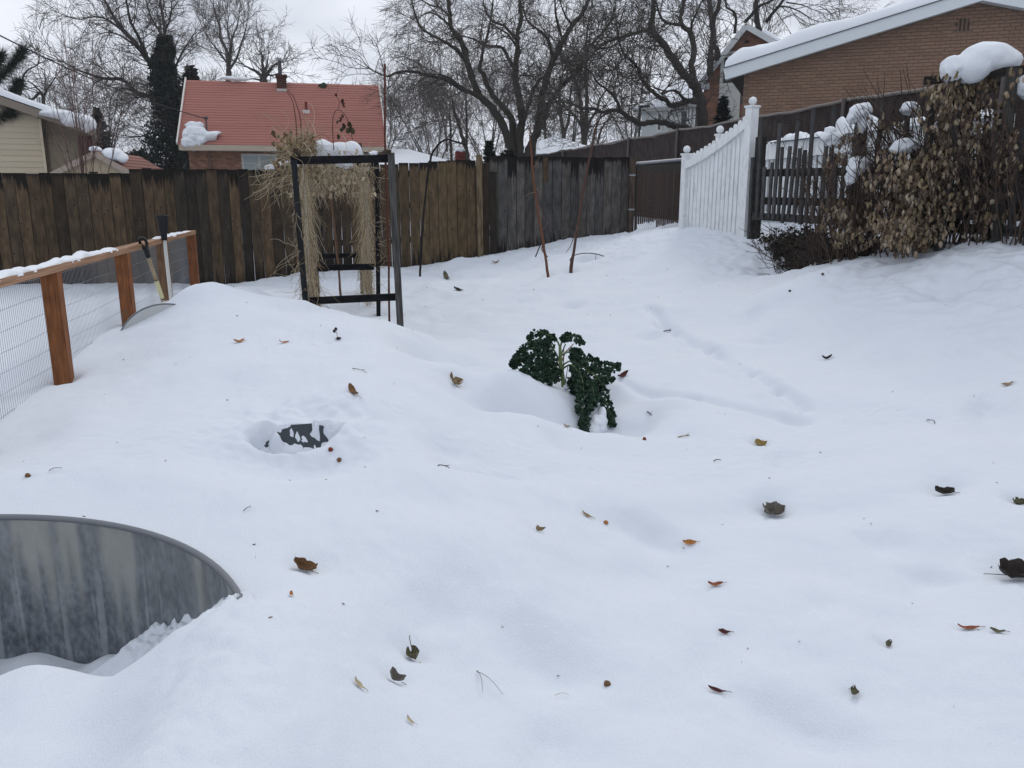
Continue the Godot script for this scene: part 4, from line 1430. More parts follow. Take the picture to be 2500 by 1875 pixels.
func brick_gable_house() -> void:
	var t := thing("brick_house", "tan brick house on the right with a snow covered gable roof and white rake boards", "house", Vector3(9.339, 0, -19.063), deg_to_rad(-32.0))
	var ap := Vector3(5.25, 5.41, 0)
	var l := Vector3(0, 4.04, 0)
	var r := Vector3(10.5, 4.04, 0)
	var zw := -0.38
	var slope := 1.37 / 5.25
	var w := MB.new()
	var x0 := 0.42
	var x1 := 10.08
	var e := 4.04 + 0.42 * slope + 0.12
	var peak := e + (5.25 - 0.42) * slope
	var bl := Vector3(x0, 0.5, zw)
	var br := Vector3(x1, 0.5, zw)
	var tl := Vector3(x0, e, zw)
	var tr := Vector3(x1, e, zw)
	var bk := Vector3(0, 0, -9.6)
	w.quad(bl, tl, tr, br)
	w.quad(tl, Vector3(5.25, peak, zw), tr, tr)
	w.quad(bl + bk, tl + bk, tl, bl)
	w.quad(br, tr, tr + bk, br + bk)
	w.quad(br + bk, tr + bk, tl + bk, bl + bk)
	w.quad(tr + bk, Vector3(5.25, peak, zw - 9.6), tl + bk, tl + bk)
	var wall := part("wall", w.done(M.mortar), t)
	# bricks: those that show largest one by one, the others joined
	var bw := 0.203
	var bh := 0.0725
	var one: Array[Mesh] = []
	for k in 5:
		var q := MB.new()
		var v: float = [0.90, 0.96, 1.0, 1.04, 1.09][k]
		q.col = Color(0.205 * v, 0.130 * v, 0.093 * v)
		q.box(Transform3D(), Vector3(bw - 0.010, bh - 0.010, 0.03))
		one.append(q.done(M.brick))
	var rest := MB.new()
	var n := 0
	var row := 0
	var y := 2.2
	while y < 5.6:
		var x := x0 + (bw * 0.5 if row % 2 else 0.0) + bw * 0.5
		while x < 7.6:
			var lim := e + (x - x0) * slope if x < 5.25 else peak - (x - 5.25) * slope
			# the lattice of gaps under the peak lets air into the loft
			var airy := absf(x - 4.98) < 0.16 and y > 4.88 and y < 5.16
			if y + bh < lim - 0.04 and not airy:
				var p := Vector3(x, y, zw + 0.003 + rr(-0.003, 0.003))
				if n < 300 and y > 2.85 and x < 3.4:
					var o := part("brick", one[rng.randi() % 5], wall, p)
					o.rotation.z = rr(-0.004, 0.004)
					n += 1
				else:
					var v := rr(0.90, 1.09)
					rest.col = Color(0.205 * v, 0.130 * v, 0.093 * v)
					rest.box(Transform3D(Basis(), p), Vector3(bw - 0.010, bh - 0.010, 0.03))
			x += bw
		y += bh
		row += 1
	var ro := part("brickwork", rest.done(M.brick), wall)
	ro.set_meta("kind", "stuff")
	var vt := MB.new()
	vt.col = Color(0.05, 0.03, 0.02)
	for k in 4:
		vt.box(Transform3D(Basis(), Vector3(4.86 + k * 0.08, 5.03, zw + 0.012)), Vector3(0.03, 0.27, 0.012))
	part("vent", vt.done(M.painted), t)
	# roof
	var rf := MB.new()
	rf.col = Color(0.07, 0.065, 0.06)
	var back := Vector3(0, 0, -10.4)
	for k in 2:
		var ee := l if k == 0 else r
		rf.bar(ee + Vector3(0, 0.2, -5.2), ap + Vector3(0, 0.2, -5.2), 10.3, 0.08, Vector3(0, 0, 1))
	var roof := part("roof", rf.done(M.painted), t)
	for k in 2:
		var ee := l if k == 0 else r
		var fs := MB.new()
		fs.col = Color(0.60, 0.64, 0.67)
		fs.bar(ee + Vector3(0, 0.13, 0.02 - k * 0.003), ap + Vector3(0, 0.13, 0.02 - k * 0.003), 0.05, 0.25, Vector3(0, 0, 1))
		part("rake_board", fs.done(M.painted), roof)
		var dr := MB.new()
		dr.col = Color(0.10, 0.11, 0.12)
		dr.bar(ee + Vector3(0, 0.265, 0.03 - k * 0.003), ap + Vector3(0, 0.265, 0.03 - k * 0.003), 0.09, 0.02, Vector3(0, 0, 1))
		part("drip_edge", dr.done(M.painted), roof)
		var so := MB.new()
		so.col = Color(0.52, 0.53, 0.52)
		so.bar(ee + Vector3(0, 0.05, -0.19), ap + Vector3(0, 0.05, -0.19), 0.36, 0.03, Vector3(0, 0, 1))
		part("soffit", so.done(M.painted), roof)
	var sn := MB.new()
	var up := Vector3(0, 0.275, 0.05)
	snow_slab(sn, l + up, back, ap - l + Vector3(0.1, 0, 0), 0.33, 0.5, 6, Vector2(1, 0), 40, 60)
	snow_slab(sn, r + up, back, ap - r - Vector3(0.1, 0, 0), 0.30, 0.5, 7, Vector2(1, 0), 40, 60)
	snow_on(t, sn)


func second_brick_house() -> void:
	var ap := Vector3(15.45, 7.53, -30.0)
	var g := Vector3(0.766, 0, 0.643)
	var rd := Vector3(0.643, 0, -0.766)
	var t := thing("brick_house", "steep gabled brick house with white framed windows, half hidden behind the snowy gable roof", "house", Vector3(15.4, 0, -30.5))
	var l := ap - g * 1.66 - Vector3(0, 2.0, 0)
	var r := ap + g * 4.2 - Vector3(0, 2.55, 0)
	var inn := rd * 0.3
	var w := mk(t)
	var li := l + g * 0.12 + inn
	var ri := r - g * 0.2 + inn
	var ai := ap + inn - Vector3(0, 0.05, 0)
	var down := Vector3(0, -5.4, 0)
	w.quad(li + down, li, ri, ri + down)
	w.quad(li, ai, ri, ri)
	w.quad(li + rd * 9.0 + down, li + rd * 9.0, li, li + down)
	w.quad(ri + down, ri, ri + rd * 9.0, ri + rd * 9.0 + down)
	part("wall", w.done(M.brick_wall), t)
	var rf := mk(t)
	rf.col = Color(0.045, 0.045, 0.05)
	rf.quad(l, l + rd * 9.6, ap + rd * 9.6, ap)
	rf.quad(ap, ap + rd * 9.6, r + rd * 9.6, r)
	var roof := part("roof", rf.done(M.painted), t)
	var fs := mk(t)
	fs.col = Color(0.55, 0.57, 0.59)
	fs.bar(l - rd * 0.02 - Vector3(0, 0.1, 0), ap - rd * 0.02 - Vector3(0, 0.1, 0), 0.04, 0.20, rd)
	part("rake_board", fs.done(M.painted), roof)
	fs = mk(t)
	fs.col = Color(0.55, 0.57, 0.59)
	fs.bar(r - rd * 0.024 - Vector3(0, 0.1, 0), ap - rd * 0.024 - Vector3(0, 0.1, 0), 0.04, 0.20, rd)
	part("rake_board", fs.done(M.painted), roof)
	fs = mk(t)
	fs.col = Color(0.50, 0.52, 0.54)
	fs.box(Transform3D(Basis(g, Vector3.UP, -rd), l + g * 0.15 - Vector3(0, 0.12, 0)), Vector3(0.45, 0.22, 0.3))
	part("boxed_eave", fs.done(M.painted), roof)
	var sn := mk(t)
	snow_slab(sn, ap + (r - ap) * 1.0 + Vector3(0, 0.02, 0), rd * 9.0, (ap - r) * 0.86, 0.12, 0.2, 8, Vector2(1, 0))
	snow_on(t, sn)
	# window wall
	var f := Basis(g, Vector3.UP, -rd)
	var o := li + g * 0.62
	var fr := mk(t)
	fr.col = Color(0.52, 0.53, 0.51)
	var put := func(m: MB, u0: float, u1: float, y0: float, y1: float, z: float, th: float) -> void:
		m.box(Transform3D(f, Vector3(o.x, 0, o.z) + g * ((u0 + u1) * 0.5) + Vector3(0, (y0 + y1) * 0.5, 0) - rd * z), Vector3(u1 - u0, y1 - y0, th))
	put.call(fr, 0.0, 0.11, 2.6, 6.55, 0.05, 0.1)
	put.call(fr, 0.11, 3.0, 6.42, 6.62, 0.05, 0.1)
	put.call(fr, 0.88, 0.95, 5.5, 6.42, 0.05, 0.09)
	put.call(fr, 1.75, 1.82, 5.5, 6.42, 0.05, 0.09)
	put.call(fr, 2.62, 2.69, 5.5, 6.42, 0.05, 0.09)
	put.call(fr, 0.11, 3.0, 5.36, 5.5, 0.05, 0.08)
	put.call(fr, 0.11, 0.80, 4.1, 5.36, 0.03, 0.06)
	put.call(fr, 1.05, 1.7, 4.1, 4.75, 0.03, 0.06)
	var win := part("window", fr.done(M.painted), t)
	for k in 3:
		var p := mk(t)
		put.call(p, 0.12 + k * 0.87, 0.87 + k * 0.87, 5.51, 6.41, 0.02, 0.02)
		part("pane", p.done(M.glass), win)
	var p2 := mk(t)
	put.call(p2, 0.81, 1.9, 4.76, 5.35, 0.02, 0.02)
	part("pane", p2.done(M.glass), win)
	var p3 := mk(t)
	put.call(p3, 0.11, 1.9, 2.9, 4.09, 0.02, 0.02)
	part("pane", p3.done(M.glass), win)
	var vn := mk(t)
	vn.col = Color(0.04, 0.02, 0.015)
	for k in 3:
		vn.box(Transform3D(f, ai - Vector3(0, 0.55 + k * 0.2, 0) - rd * 0.01), Vector3(0.16, 0.1, 0.02))
	part("vent", vn.done(M.painted), t)
	var sk := mk(t)
	sk.col = Color(0.02, 0.022, 0.028)
	var down_r := (r - ap).normalized()
	sk.box(Transform3D(Basis(rd, rd.cross(down_r).normalized(), down_r), ap + (r - ap) * 0.42 + rd * 3.2 + Vector3(0, 0.12, 0)), Vector3(0.9, 0.3, 0.5))
	part("skylight", sk.done(M.painted), roof)


func white_house() -> void:
	var t := thing("siding_house", "pale two storey house with snowy roof far behind the dark fence", "house", Vector3(19, 0, -43))
	var a := Vector3(17.4, 5.82, -45.4)
	var b := Vector3(19.6, 6.02, -41.0)
	var f := (b - a)
	f.y = 0
	f = f.normalized()
	var nn := Vector3(-f.z, 0, f.x)
	if nn.z < 0.0:
		nn = -nn
	var c := Color(0.50, 0.53, 0.53)
	var w := mk(t)
	w.col = c * 0.9
	var ln := a.distance_to(b) + 3.0
	w.box(Transform3D(Basis(f, Vector3.UP, nn), a + f * ln * 0.5 - nn * 3.0 + Vector3(0, -2.9, 0)), Vector3(ln, 5.7, 6.0))
	part("wall", w.done(M.painted), t)
	for k in 11:
		var q := mk(t)
		var v := rr(0.95, 1.05)
		q.col = c * v
		var y := 3.6 + k * 0.2
		var p0 := Vector3(a.x, y, a.z) + nn * 0.03
		var p1 := p0 + f * ln
		q.quad(p0, p0 + Vector3(0, 0.2, 0) - nn * 0.02, p1 + Vector3(0, 0.2, 0) - nn * 0.02, p1)
		part("siding_board", q.done(M.painted), t)
	for s in [[1.35, 0.2], [3.05, 0.34], [4.0, 0.38], [5.0, 0.6]]:
		var fr := mk(t)
		fr.col = Color(0.62, 0.64, 0.65)
		fr.box(Transform3D(Basis(f, Vector3.UP, nn), Vector3(a.x, 5.2, a.z) + f * s[0] + nn * 0.05), Vector3(s[1] + 0.16, 1.0, 0.06))
		var win := part("window", fr.done(M.painted), t)
		var gl := mk(t)
		gl.box(Transform3D(Basis(f, Vector3.UP, nn), Vector3(a.x, 5.2, a.z) + f * s[0] + nn * 0.075), Vector3(s[1], 0.84, 0.02))
		part("pane", gl.done(M.glass), win)
	var dp := mk(t)
	dp.col = Color(0.66, 0.68, 0.7)
	dp.rod(Vector3(a.x, 3.0, a.z) + f * 3.5 + nn * 0.08, Vector3(a.x, 5.8, a.z) + f * 3.5 + nn * 0.08, 0.06, 0.06)
	part("downspout", dp.done(M.painted), t)
	var rf := mk(t)
	rf.col = Color(0.3, 0.3, 0.3)
	var e0 := a + nn * 0.35 - f * 0.35 + Vector3(0, 0.1, 0)
	var upv := -nn * 3.4 + Vector3(0, 1.7, 0)
	var e1 := e0 + f * (ln + 0.5)
	rf.quad(e0, e0 + upv, e1 + upv, e1)
	rf.quad(e0 + Vector3(0, -0.16, 0), e0, e1, e1 + Vector3(0, -0.16, 0))
	part("roof", rf.done(M.painted), t)
	var sn := mk(t)
	snow_slab(sn, e0 + Vector3(0, 0.01, 0), f * (ln + 0.5), upv, 0.25, 0.4, 12)
	snow_on(t, sn)


func hip_roof(called: String, label: String, c: Vector3, hx: float, hz: float, ridge: float, top: float, eave: float) -> void:
	var t := thing(called, label, "house", Vector3(c.x, 0, c.z))
	var w := mk(t)
	w.col = Color(0.30, 0.26, 0.22)
	w.box(Transform3D(Basis(), Vector3(c.x, eave * 0.5, c.z)), Vector3(hx * 2.0 - 0.6, eave, hz * 2.0 - 0.6))
	part("wall", w.done(M.painted), t)
	var p := [Vector3(c.x - hx, eave, c.z + hz), Vector3(c.x + hx, eave, c.z + hz), Vector3(c.x + hx, eave, c.z - hz), Vector3(c.x - hx, eave, c.z - hz)]
	var r0 := Vector3(c.x - ridge, top, c.z)
	var r1 := Vector3(c.x + ridge, top, c.z)
	for k in 2:
		var m := mk(t)
		var u := Vector3(0, 0.22 * k, 0)
		m.col = Color(0.12, 0.10, 0.09)
		m.quad(p[0] + u, r0 + u, r1 + u, p[1] + u)
		m.quad(p[1] + u, r1 + u, p[2] + u, p[2] + u)
		m.quad(p[2] + u, r1 + u, r0 + u, p[3] + u)
		m.quad(p[3] + u, r0 + u, p[0] + u, p[0] + u)
		for q in 4:
			var a: Vector3 = p[q]
			var b: Vector3 = p[(q + 1) % 4]
			m.quad(a + Vector3(0, -0.12, 0) if k == 0 else a, a + u, b + u, b + Vector3(0, -0.12, 0) if k == 0 else b)
		part("snow_cover" if k else "roof", m.done(M.clump if k else M.painted), t)


func far_roofs() -> void:
	hip_roof("low_house", "low house behind the fence, its white hipped roof showing right of the red roof", Vector3(1.6, 0, -33), 3.6, 3.0, 1.6, 2.85, 2.1)
	hip_roof("low_house", "low house beside the many stemmed tree, its pyramid roof white with snow", Vector3(10.35, 0, -38), 2.2, 2.2, 0.05, 3.75, 2.85)
	var t := thing("brick_chimney", "short red brick chimney with a snow cap, behind the brown fence", "chimney", Vector3(4.58, 0, -29.2))
	var m := mk(t)
	m.box(Transform3D(Basis(), Vector3(4.58, 1.4, -29.2)), Vector3(0.30, 2.86, 0.30))
	part("shaft", m.done(M.red_brick), t)
	var s := mk(t)
	lump(s, Vector3(4.58, 2.86, -29.2), [[Vector3.ZERO, Vector3(0.19, 0.09, 0.19)]], 25, 0.04, 10, 18)
	snow_on(t, s)


# ------------------------------------------------------------------ fences
func board_fence(called: String, label: String, x0: float, x1: float, z: float, top: Callable, m: Material, wide: float, sd: int, gaps: float) -> Node3D:
	var r := RandomNumberGenerator.new()
	r.seed = sd
	var t := thing(called, label, "fence", Vector3((x0 + x1) * 0.5, 0.1, z))
	var x := x0
	while x < x1 - 0.02:
		var w := minf(wide * r.randf_range(0.9, 1.1), x1 - x)
		var gap: float = r.randf_range(0.0005, 0.003) if r.randf() > gaps else r.randf_range(0.004, 0.009)
		var lo := snow(clampf(x, -5.5, 6.0), z) - 0.22
		var hi: float = top.call(x + w * 0.5) + r.randf_range(-0.008, 0.010)
		var mb := mk(t)
		var lean := r.randf_range(-0.005, 0.005)
		var b := Basis(Vector3(0, 0, 1), lean) * Basis(Vector3.UP, r.randf_range(-0.03, 0.03))
		mb.box(Transform3D(b, Vector3(x + w * 0.5, (lo + hi) * 0.5, z + r.randf_range(-0.004, 0.004))), Vector3(w - gap, hi - lo, 0.019), Rect2((r.randi() % 16) / 16.0 + 0.002, 0, 0.0585, 1))
		part("board", mb.done(M.tan_board if m == M.brown_board and x > 0.8 else m), t)
		x += w
	for y in [0.62, 1.12, 1.58]:
		var q := mk(t)
		q.col = Color(0.09, 0.075, 0.06)
		var ya: float = y + (top.call(x0) - 1.75)
		var yb: float = y + (top.call(x1) - 1.75)
		q.bar(Vector3(x0, ya, z - 0.036), Vector3(x1, yb, z - 0.036), 0.088, 0.036, Vector3.UP)
		part("rail", q.done(M.old_wood), t)
	var px := x0 + 0.1
	while px < x1:
		var q := mk(t)
		q.col = Color(0.085, 0.07, 0.055)
		q.box(Transform3D(Basis(), Vector3(px, 0.85, z - 0.105)), Vector3(0.09, 1.75, 0.09))
		part("post", q.done(M.old_wood), t)
		px += 2.4
	return t


func board_fences() -> void:
	board_fence("board_fence", "lower dark brown board fence run at far left, behind the redwood rail fence", -8.0, -2.62, -12.51, func(_x: float) -> float: return 1.70, M.brown_board, 0.148, 11, 0.12)
	board_fence("board_fence", "long weathered brown board fence across the back of the yard behind the vine trellis", -2.62, 2.22, -12.5, func(x: float) -> float: return 1.765 + 0.055 * clampf(x + 0.7, 0.0, 3.0), M.brown_board, 0.142, 12, 0.22)
	var t := board_fence("board_fence", "grey weathered board fence section right of the pale post, behind the bare reddish canes", 2.40, 4.60, -12.49, func(_x: float) -> float: return 1.975, M.grey_board, 0.139, 13, 0.10)
	var q := mk(t)
	q.col = Color(0.27, 0.20, 0.125)
	q.bar(Vector3(2.245, 0.3, -12.44), Vector3(2.235, 1.99, -12.44), 0.082, 0.05)
	var o := part("post", q.done(M.old_wood), t)
	o.set_meta("label", "pale tan post between the brown and grey boards")
	var b := mk(t)
	b.box(Transform3D(Basis(), Vector3(2.345, 1.02, -12.492)), Vector3(0.10, 1.72, 0.019), Rect2(0.377, 0.06, 0.05, 0.8))
	part("board", b.done(M.brown_board), t)
	var c := mk(t)
	c.box(Transform3D(Basis(), Vector3(2.455, 1.0, -12.462)), Vector3(0.10, 1.5, 0.012), Rect2(0.065, 0.1, 0.05, 0.8))
	part("board", c.done(M.brown_board), t)
	var e := mk(t)
	e.box(Transform3D(Basis(), Vector3(3.26, 1.78, -12.468)), Vector3(0.075, 0.36, 0.010), Rect2(0.565, 0.1, 0.05, 0.5))
	part("patch_board", e.done(M.brown_board), t)


func fence_x(z: float) -> float:
	return -1.50 - 0.025 * (z + 6.75)


func wire_fence() -> void:
	var t := thing("rail_fence", "redwood stained post and rail fence with welded wire mesh along the left side", "fence", Vector3(-1.5, 0.3, -6.5))
	var tone := Color(0.30, 0.115, 0.048)
	var zs := [-3.75, -5.12, -6.66, -8.02, -9.45]
	for z: float in zs:
		var x := fence_x(z)
		var q := mk(t)
		var v := rr(0.85, 1.1) if z > -7.0 else rr(0.8, 0.95)
		q.col = tone * v if absf(z + 8.02) > 0.1 else Color(0.25, 0.145, 0.085)
		var lo := snow(x, z) - 0.25
		q.box(Transform3D(Basis(Vector3.UP, rr(-0.05, 0.05)), Vector3(x, (lo + 1.011) * 0.5, z)), Vector3(0.089, 1.011 - lo, 0.089))
		part("post", q.done(M.redwood), t)
	for k in 2:
		var a: float = [-3.7, -6.664][k]
		var b: float = [-6.66, -9.5][k]
		var rl := mk(t)
		rl.col = [Color(0.46, 0.27, 0.165), Color(0.44, 0.255, 0.15)][k]
		rl.bar(Vector3(fence_x(a), 1.033, a), Vector3(fence_x(b), 1.033, b), 0.090, 0.040)
		part("rail", rl.done(M.redwood), t)
	# welded mesh, one panel for each bay
	for k in zs.size() - 1:
		var m := mk(t)
		var z: float = zs[k]
		while z > zs[k + 1]:
			var x := fence_x(z) - 0.05
			m.tube(PackedVector3Array([Vector3(x + 0.006 * sin(z * 9.0), snow(x, z) - 0.1, z), Vector3(x, 1.0, z)]), radii(2, 0.0012, 0.0012), 3, false)
			z -= 0.0254
		for j in 10:
			var p := PackedVector3Array()
			for s in 9:
				var zz: float = lerpf(zs[k], zs[k + 1], s / 8.0)
				p.append(Vector3(fence_x(zz) - 0.053, 0.98 - j * 0.1016 + 0.004 * sin(zz * 5.0 + j), zz))
			m.tube(p, radii(9, 0.0014, 0.0014), 3, false)
		part("wire_mesh", m.done(M.wire), t)
	# snow left on the rail
	var parts := [[-3.75, -6.5, 0.024, 1.0], [-7.75, -9.35, 0.020, 0.8]]
	for k in 2:
		var a: float = parts[k][0]
		var b: float = parts[k][1]
		var n := int((a - b) / 0.02)
		var mb := MB.new()
		mb.org = Vector3(fence_x((a + b) * 0.5), 1.05, (a + b) * 0.5)
		var rows := []
		for s in n + 1:
			var z := lerpf(a, b, float(s) / n)
			var hh: float = maxf(0.006, parts[k][2] * (0.85 + 1.1 * n_mid.get_noise_2d(3.0, z * 0.9) + 0.25 * n_fine.get_noise_2d(1.0, z * 0.5)))
			hh *= smoothstep(0.0, 0.08, minf(float(s) / n, 1.0 - float(s) / n) + 0.001) * parts[k][3]
			var off := 0.012 * n_mid.get_noise_2d(8.0, z * 2.0)
			var wide := 0.040 + 0.006 * n_mid.get_noise_2d(20.0, z * 1.5)
			var row := PackedVector3Array()
			for q in 9:
				var an := PI * q / 8.0
				row.append(Vector3(fence_x(z) + off - cos(an) * wide, 1.050 + sin(an) * hh - (0.006 if q == 0 or q == 8 else 0.0), z))
			rows.append(row)
		mb.sheet(rows)
		single("rail_snow", mb.done(M.clump), ["lumpy strip of snow lying along the near part of the redwood rail", "thin strip of snow on the far end of the redwood rail by the shovels"][k], "snow", mb.org, "snow on the redwood rail")


func dark_long_fence() -> void:
	var x := 6.5
	var t := thing("windscreen_fence", "tall dark brown windscreen fence rising along the right behind the white picket fence", "fence", Vector3(x, 0.7, -15))
	var zs := []
	var z := -2.0
	while z > -40.0:
		zs.append(z)
		z -= 2.6
	var hgt := func(zz: float) -> float: return 2.57 + 0.015 * sin(zz * 2.4) + 0.008 * sin(zz * 7.0)
	for k in zs.size() - 1:
		var m := mk(t)
		var rows := []
		for s in 2:
			var row := PackedVector3Array()
			for q in 9:
				var zz: float = lerpf(zs[k], zs[k + 1], q / 8.0)
				row.append(Vector3(x + 0.012 * sin(zz * 3.0 + s), 0.5 if s == 0 else hgt.call(zz) - 0.02, zz))
			rows.append(row)
		m.sheet(rows)
		part("screen_panel", m.done(M.weave), t)
		var p := mk(t)
		p.col = Color(0.10, 0.09, 0.085)
		p.rod(Vector3(x - 0.045, 0.5, zs[k]), Vector3(x - 0.045, hgt.call(zs[k]) + 0.02, zs[k]), 0.028, 0.028, 8)
		part("post", p.done(M.painted), t)
		var pts := PackedVector3Array()
		for q in 9:
			var zz: float = lerpf(zs[k], zs[k + 1], q / 8.0)
			pts.append(Vector3(x - 0.01, hgt.call(zz), zz))
		var r := mk(t)
		r.col = Color(0.17, 0.155, 0.145)
		r.tube(pts, radii(9, 0.022, 0.022), 6, false)
		part("top_rail", r.done(M.painted), t)


func gate() -> void:
	var z := -12.5
	var t := thing("slatted_gate", "chain link gate with brown privacy slats between grey boards and white picket fence", "gate", Vector3(5.15, 0.8, z))
	var p := mk(t)
	p.col = Color(0.13, 0.10, 0.075)
	p.box(Transform3D(Basis(), Vector3(4.652, 1.25, z + 0.01)), Vector3(0.085, 1.47, 0.09))
	var gp := part("gate_post", p.done(M.old_wood), t)
	for y in [1.19, 1.71]:
		var b := mk(t)
		b.box(Transform3D(Basis(), Vector3(4.652, y, z + 0.01)), Vector3(0.092, 0.022, 0.097))
		part("metal_band", b.done(M.wire), gp)
	var f := mk(t)
	f.rod(Vector3(4.72, 1.885, z), Vector3(5.75, 1.975, z), 0.024, 0.024, 8)
	f.rod(Vector3(5.72, 0.6, z), Vector3(5.72, 1.97, z), 0.024, 0.024, 8)
	part("pipe_frame", f.done(M.wire), t)
	f = mk(t)
	f.col = Color(0.05, 0.04, 0.035)
	f.rod(Vector3(4.745, 0.6, z), Vector3(4.745, 1.90, z), 0.024, 0.024, 8)
	part("hinge_pipe", f.done(M.painted), t)
	var k := 0
	var x := 4.79
	while x < 5.70:
		var s := mk(t)
		var v := rr(0.85, 1.15)
		s.col = Color(0.055 * v, 0.036 * v, 0.03 * v)
		var lo := 0.85 + 0.19 * (x - 4.75) + (0.10 if k < 9 else 0.0) + rr(-0.01, 0.01)
		s.box(Transform3D(Basis(Vector3(0, 0, 1), rr(-0.004, 0.004)), Vector3(x, (lo + 1.77) * 0.5, z + 0.003)), Vector3(0.026, 1.77 - lo, 0.006))
		part("slat", s.done(M.painted), t)
		x += 0.0345
		k += 1
	var m := mk(t)
	m.col = Color(0.16, 0.14, 0.12)
	for q in 26:
		var xx := 4.76 + q * 0.038
		for s: float in [1.0, -1.0]:
			var pts := PackedVector3Array()
			for j in 30:
				pts.append(Vector3(xx + s * (0.019 if j % 2 else 0.0), 0.80 + j * 0.037, z + 0.01 * s))
			m.tube(pts, radii(30, 0.0016, 0.0016), 3, false)
	var lk := part("chain_link", m.done(M.painted), t)
	lk.set_meta("kind", "stuff")
	var bd := mk(t)
	bd.col = Color(0.05, 0.045, 0.042)
	bd.box(Transform3D(Basis(), Vector3(5.235, 1.85, z - 0.02)), Vector3(0.94, 0.14, 0.01))
	part("top_board", bd.done(M.painted), t)


func picket(mb: MB, c: Vector3, w: float, lo: float, hi: float, b: Basis, round_top := true) -> void:
	var th := 0.018
	mb.box(Transform3D(b, Vector3(c.x, (lo + hi) * 0.5, c.z)), Vector3(w, hi - lo, th))
	if round_top:
		for k in 6:
			var a0 := PI * k / 6.0
			var a1 := PI * (k + 1) / 6.0
			var r := w * 0.5
			var o := Vector3(c.x, hi, c.z)
			var f := b.z * th * 0.5
			var p0 := o + b.x * cos(a0) * r + Vector3(0, sin(a0) * r * 1.25, 0)
			var p1 := o + b.x * cos(a1) * r + Vector3(0, sin(a1) * r * 1.25, 0)
			mb.quad(o + f, p1 + f, p0 + f, p0 + f)
			mb.quad(o - f, p0 - f, p1 - f, p1 - f)
			mb.quad(p0 + f, p1 + f, p1 - f, p0 - f)


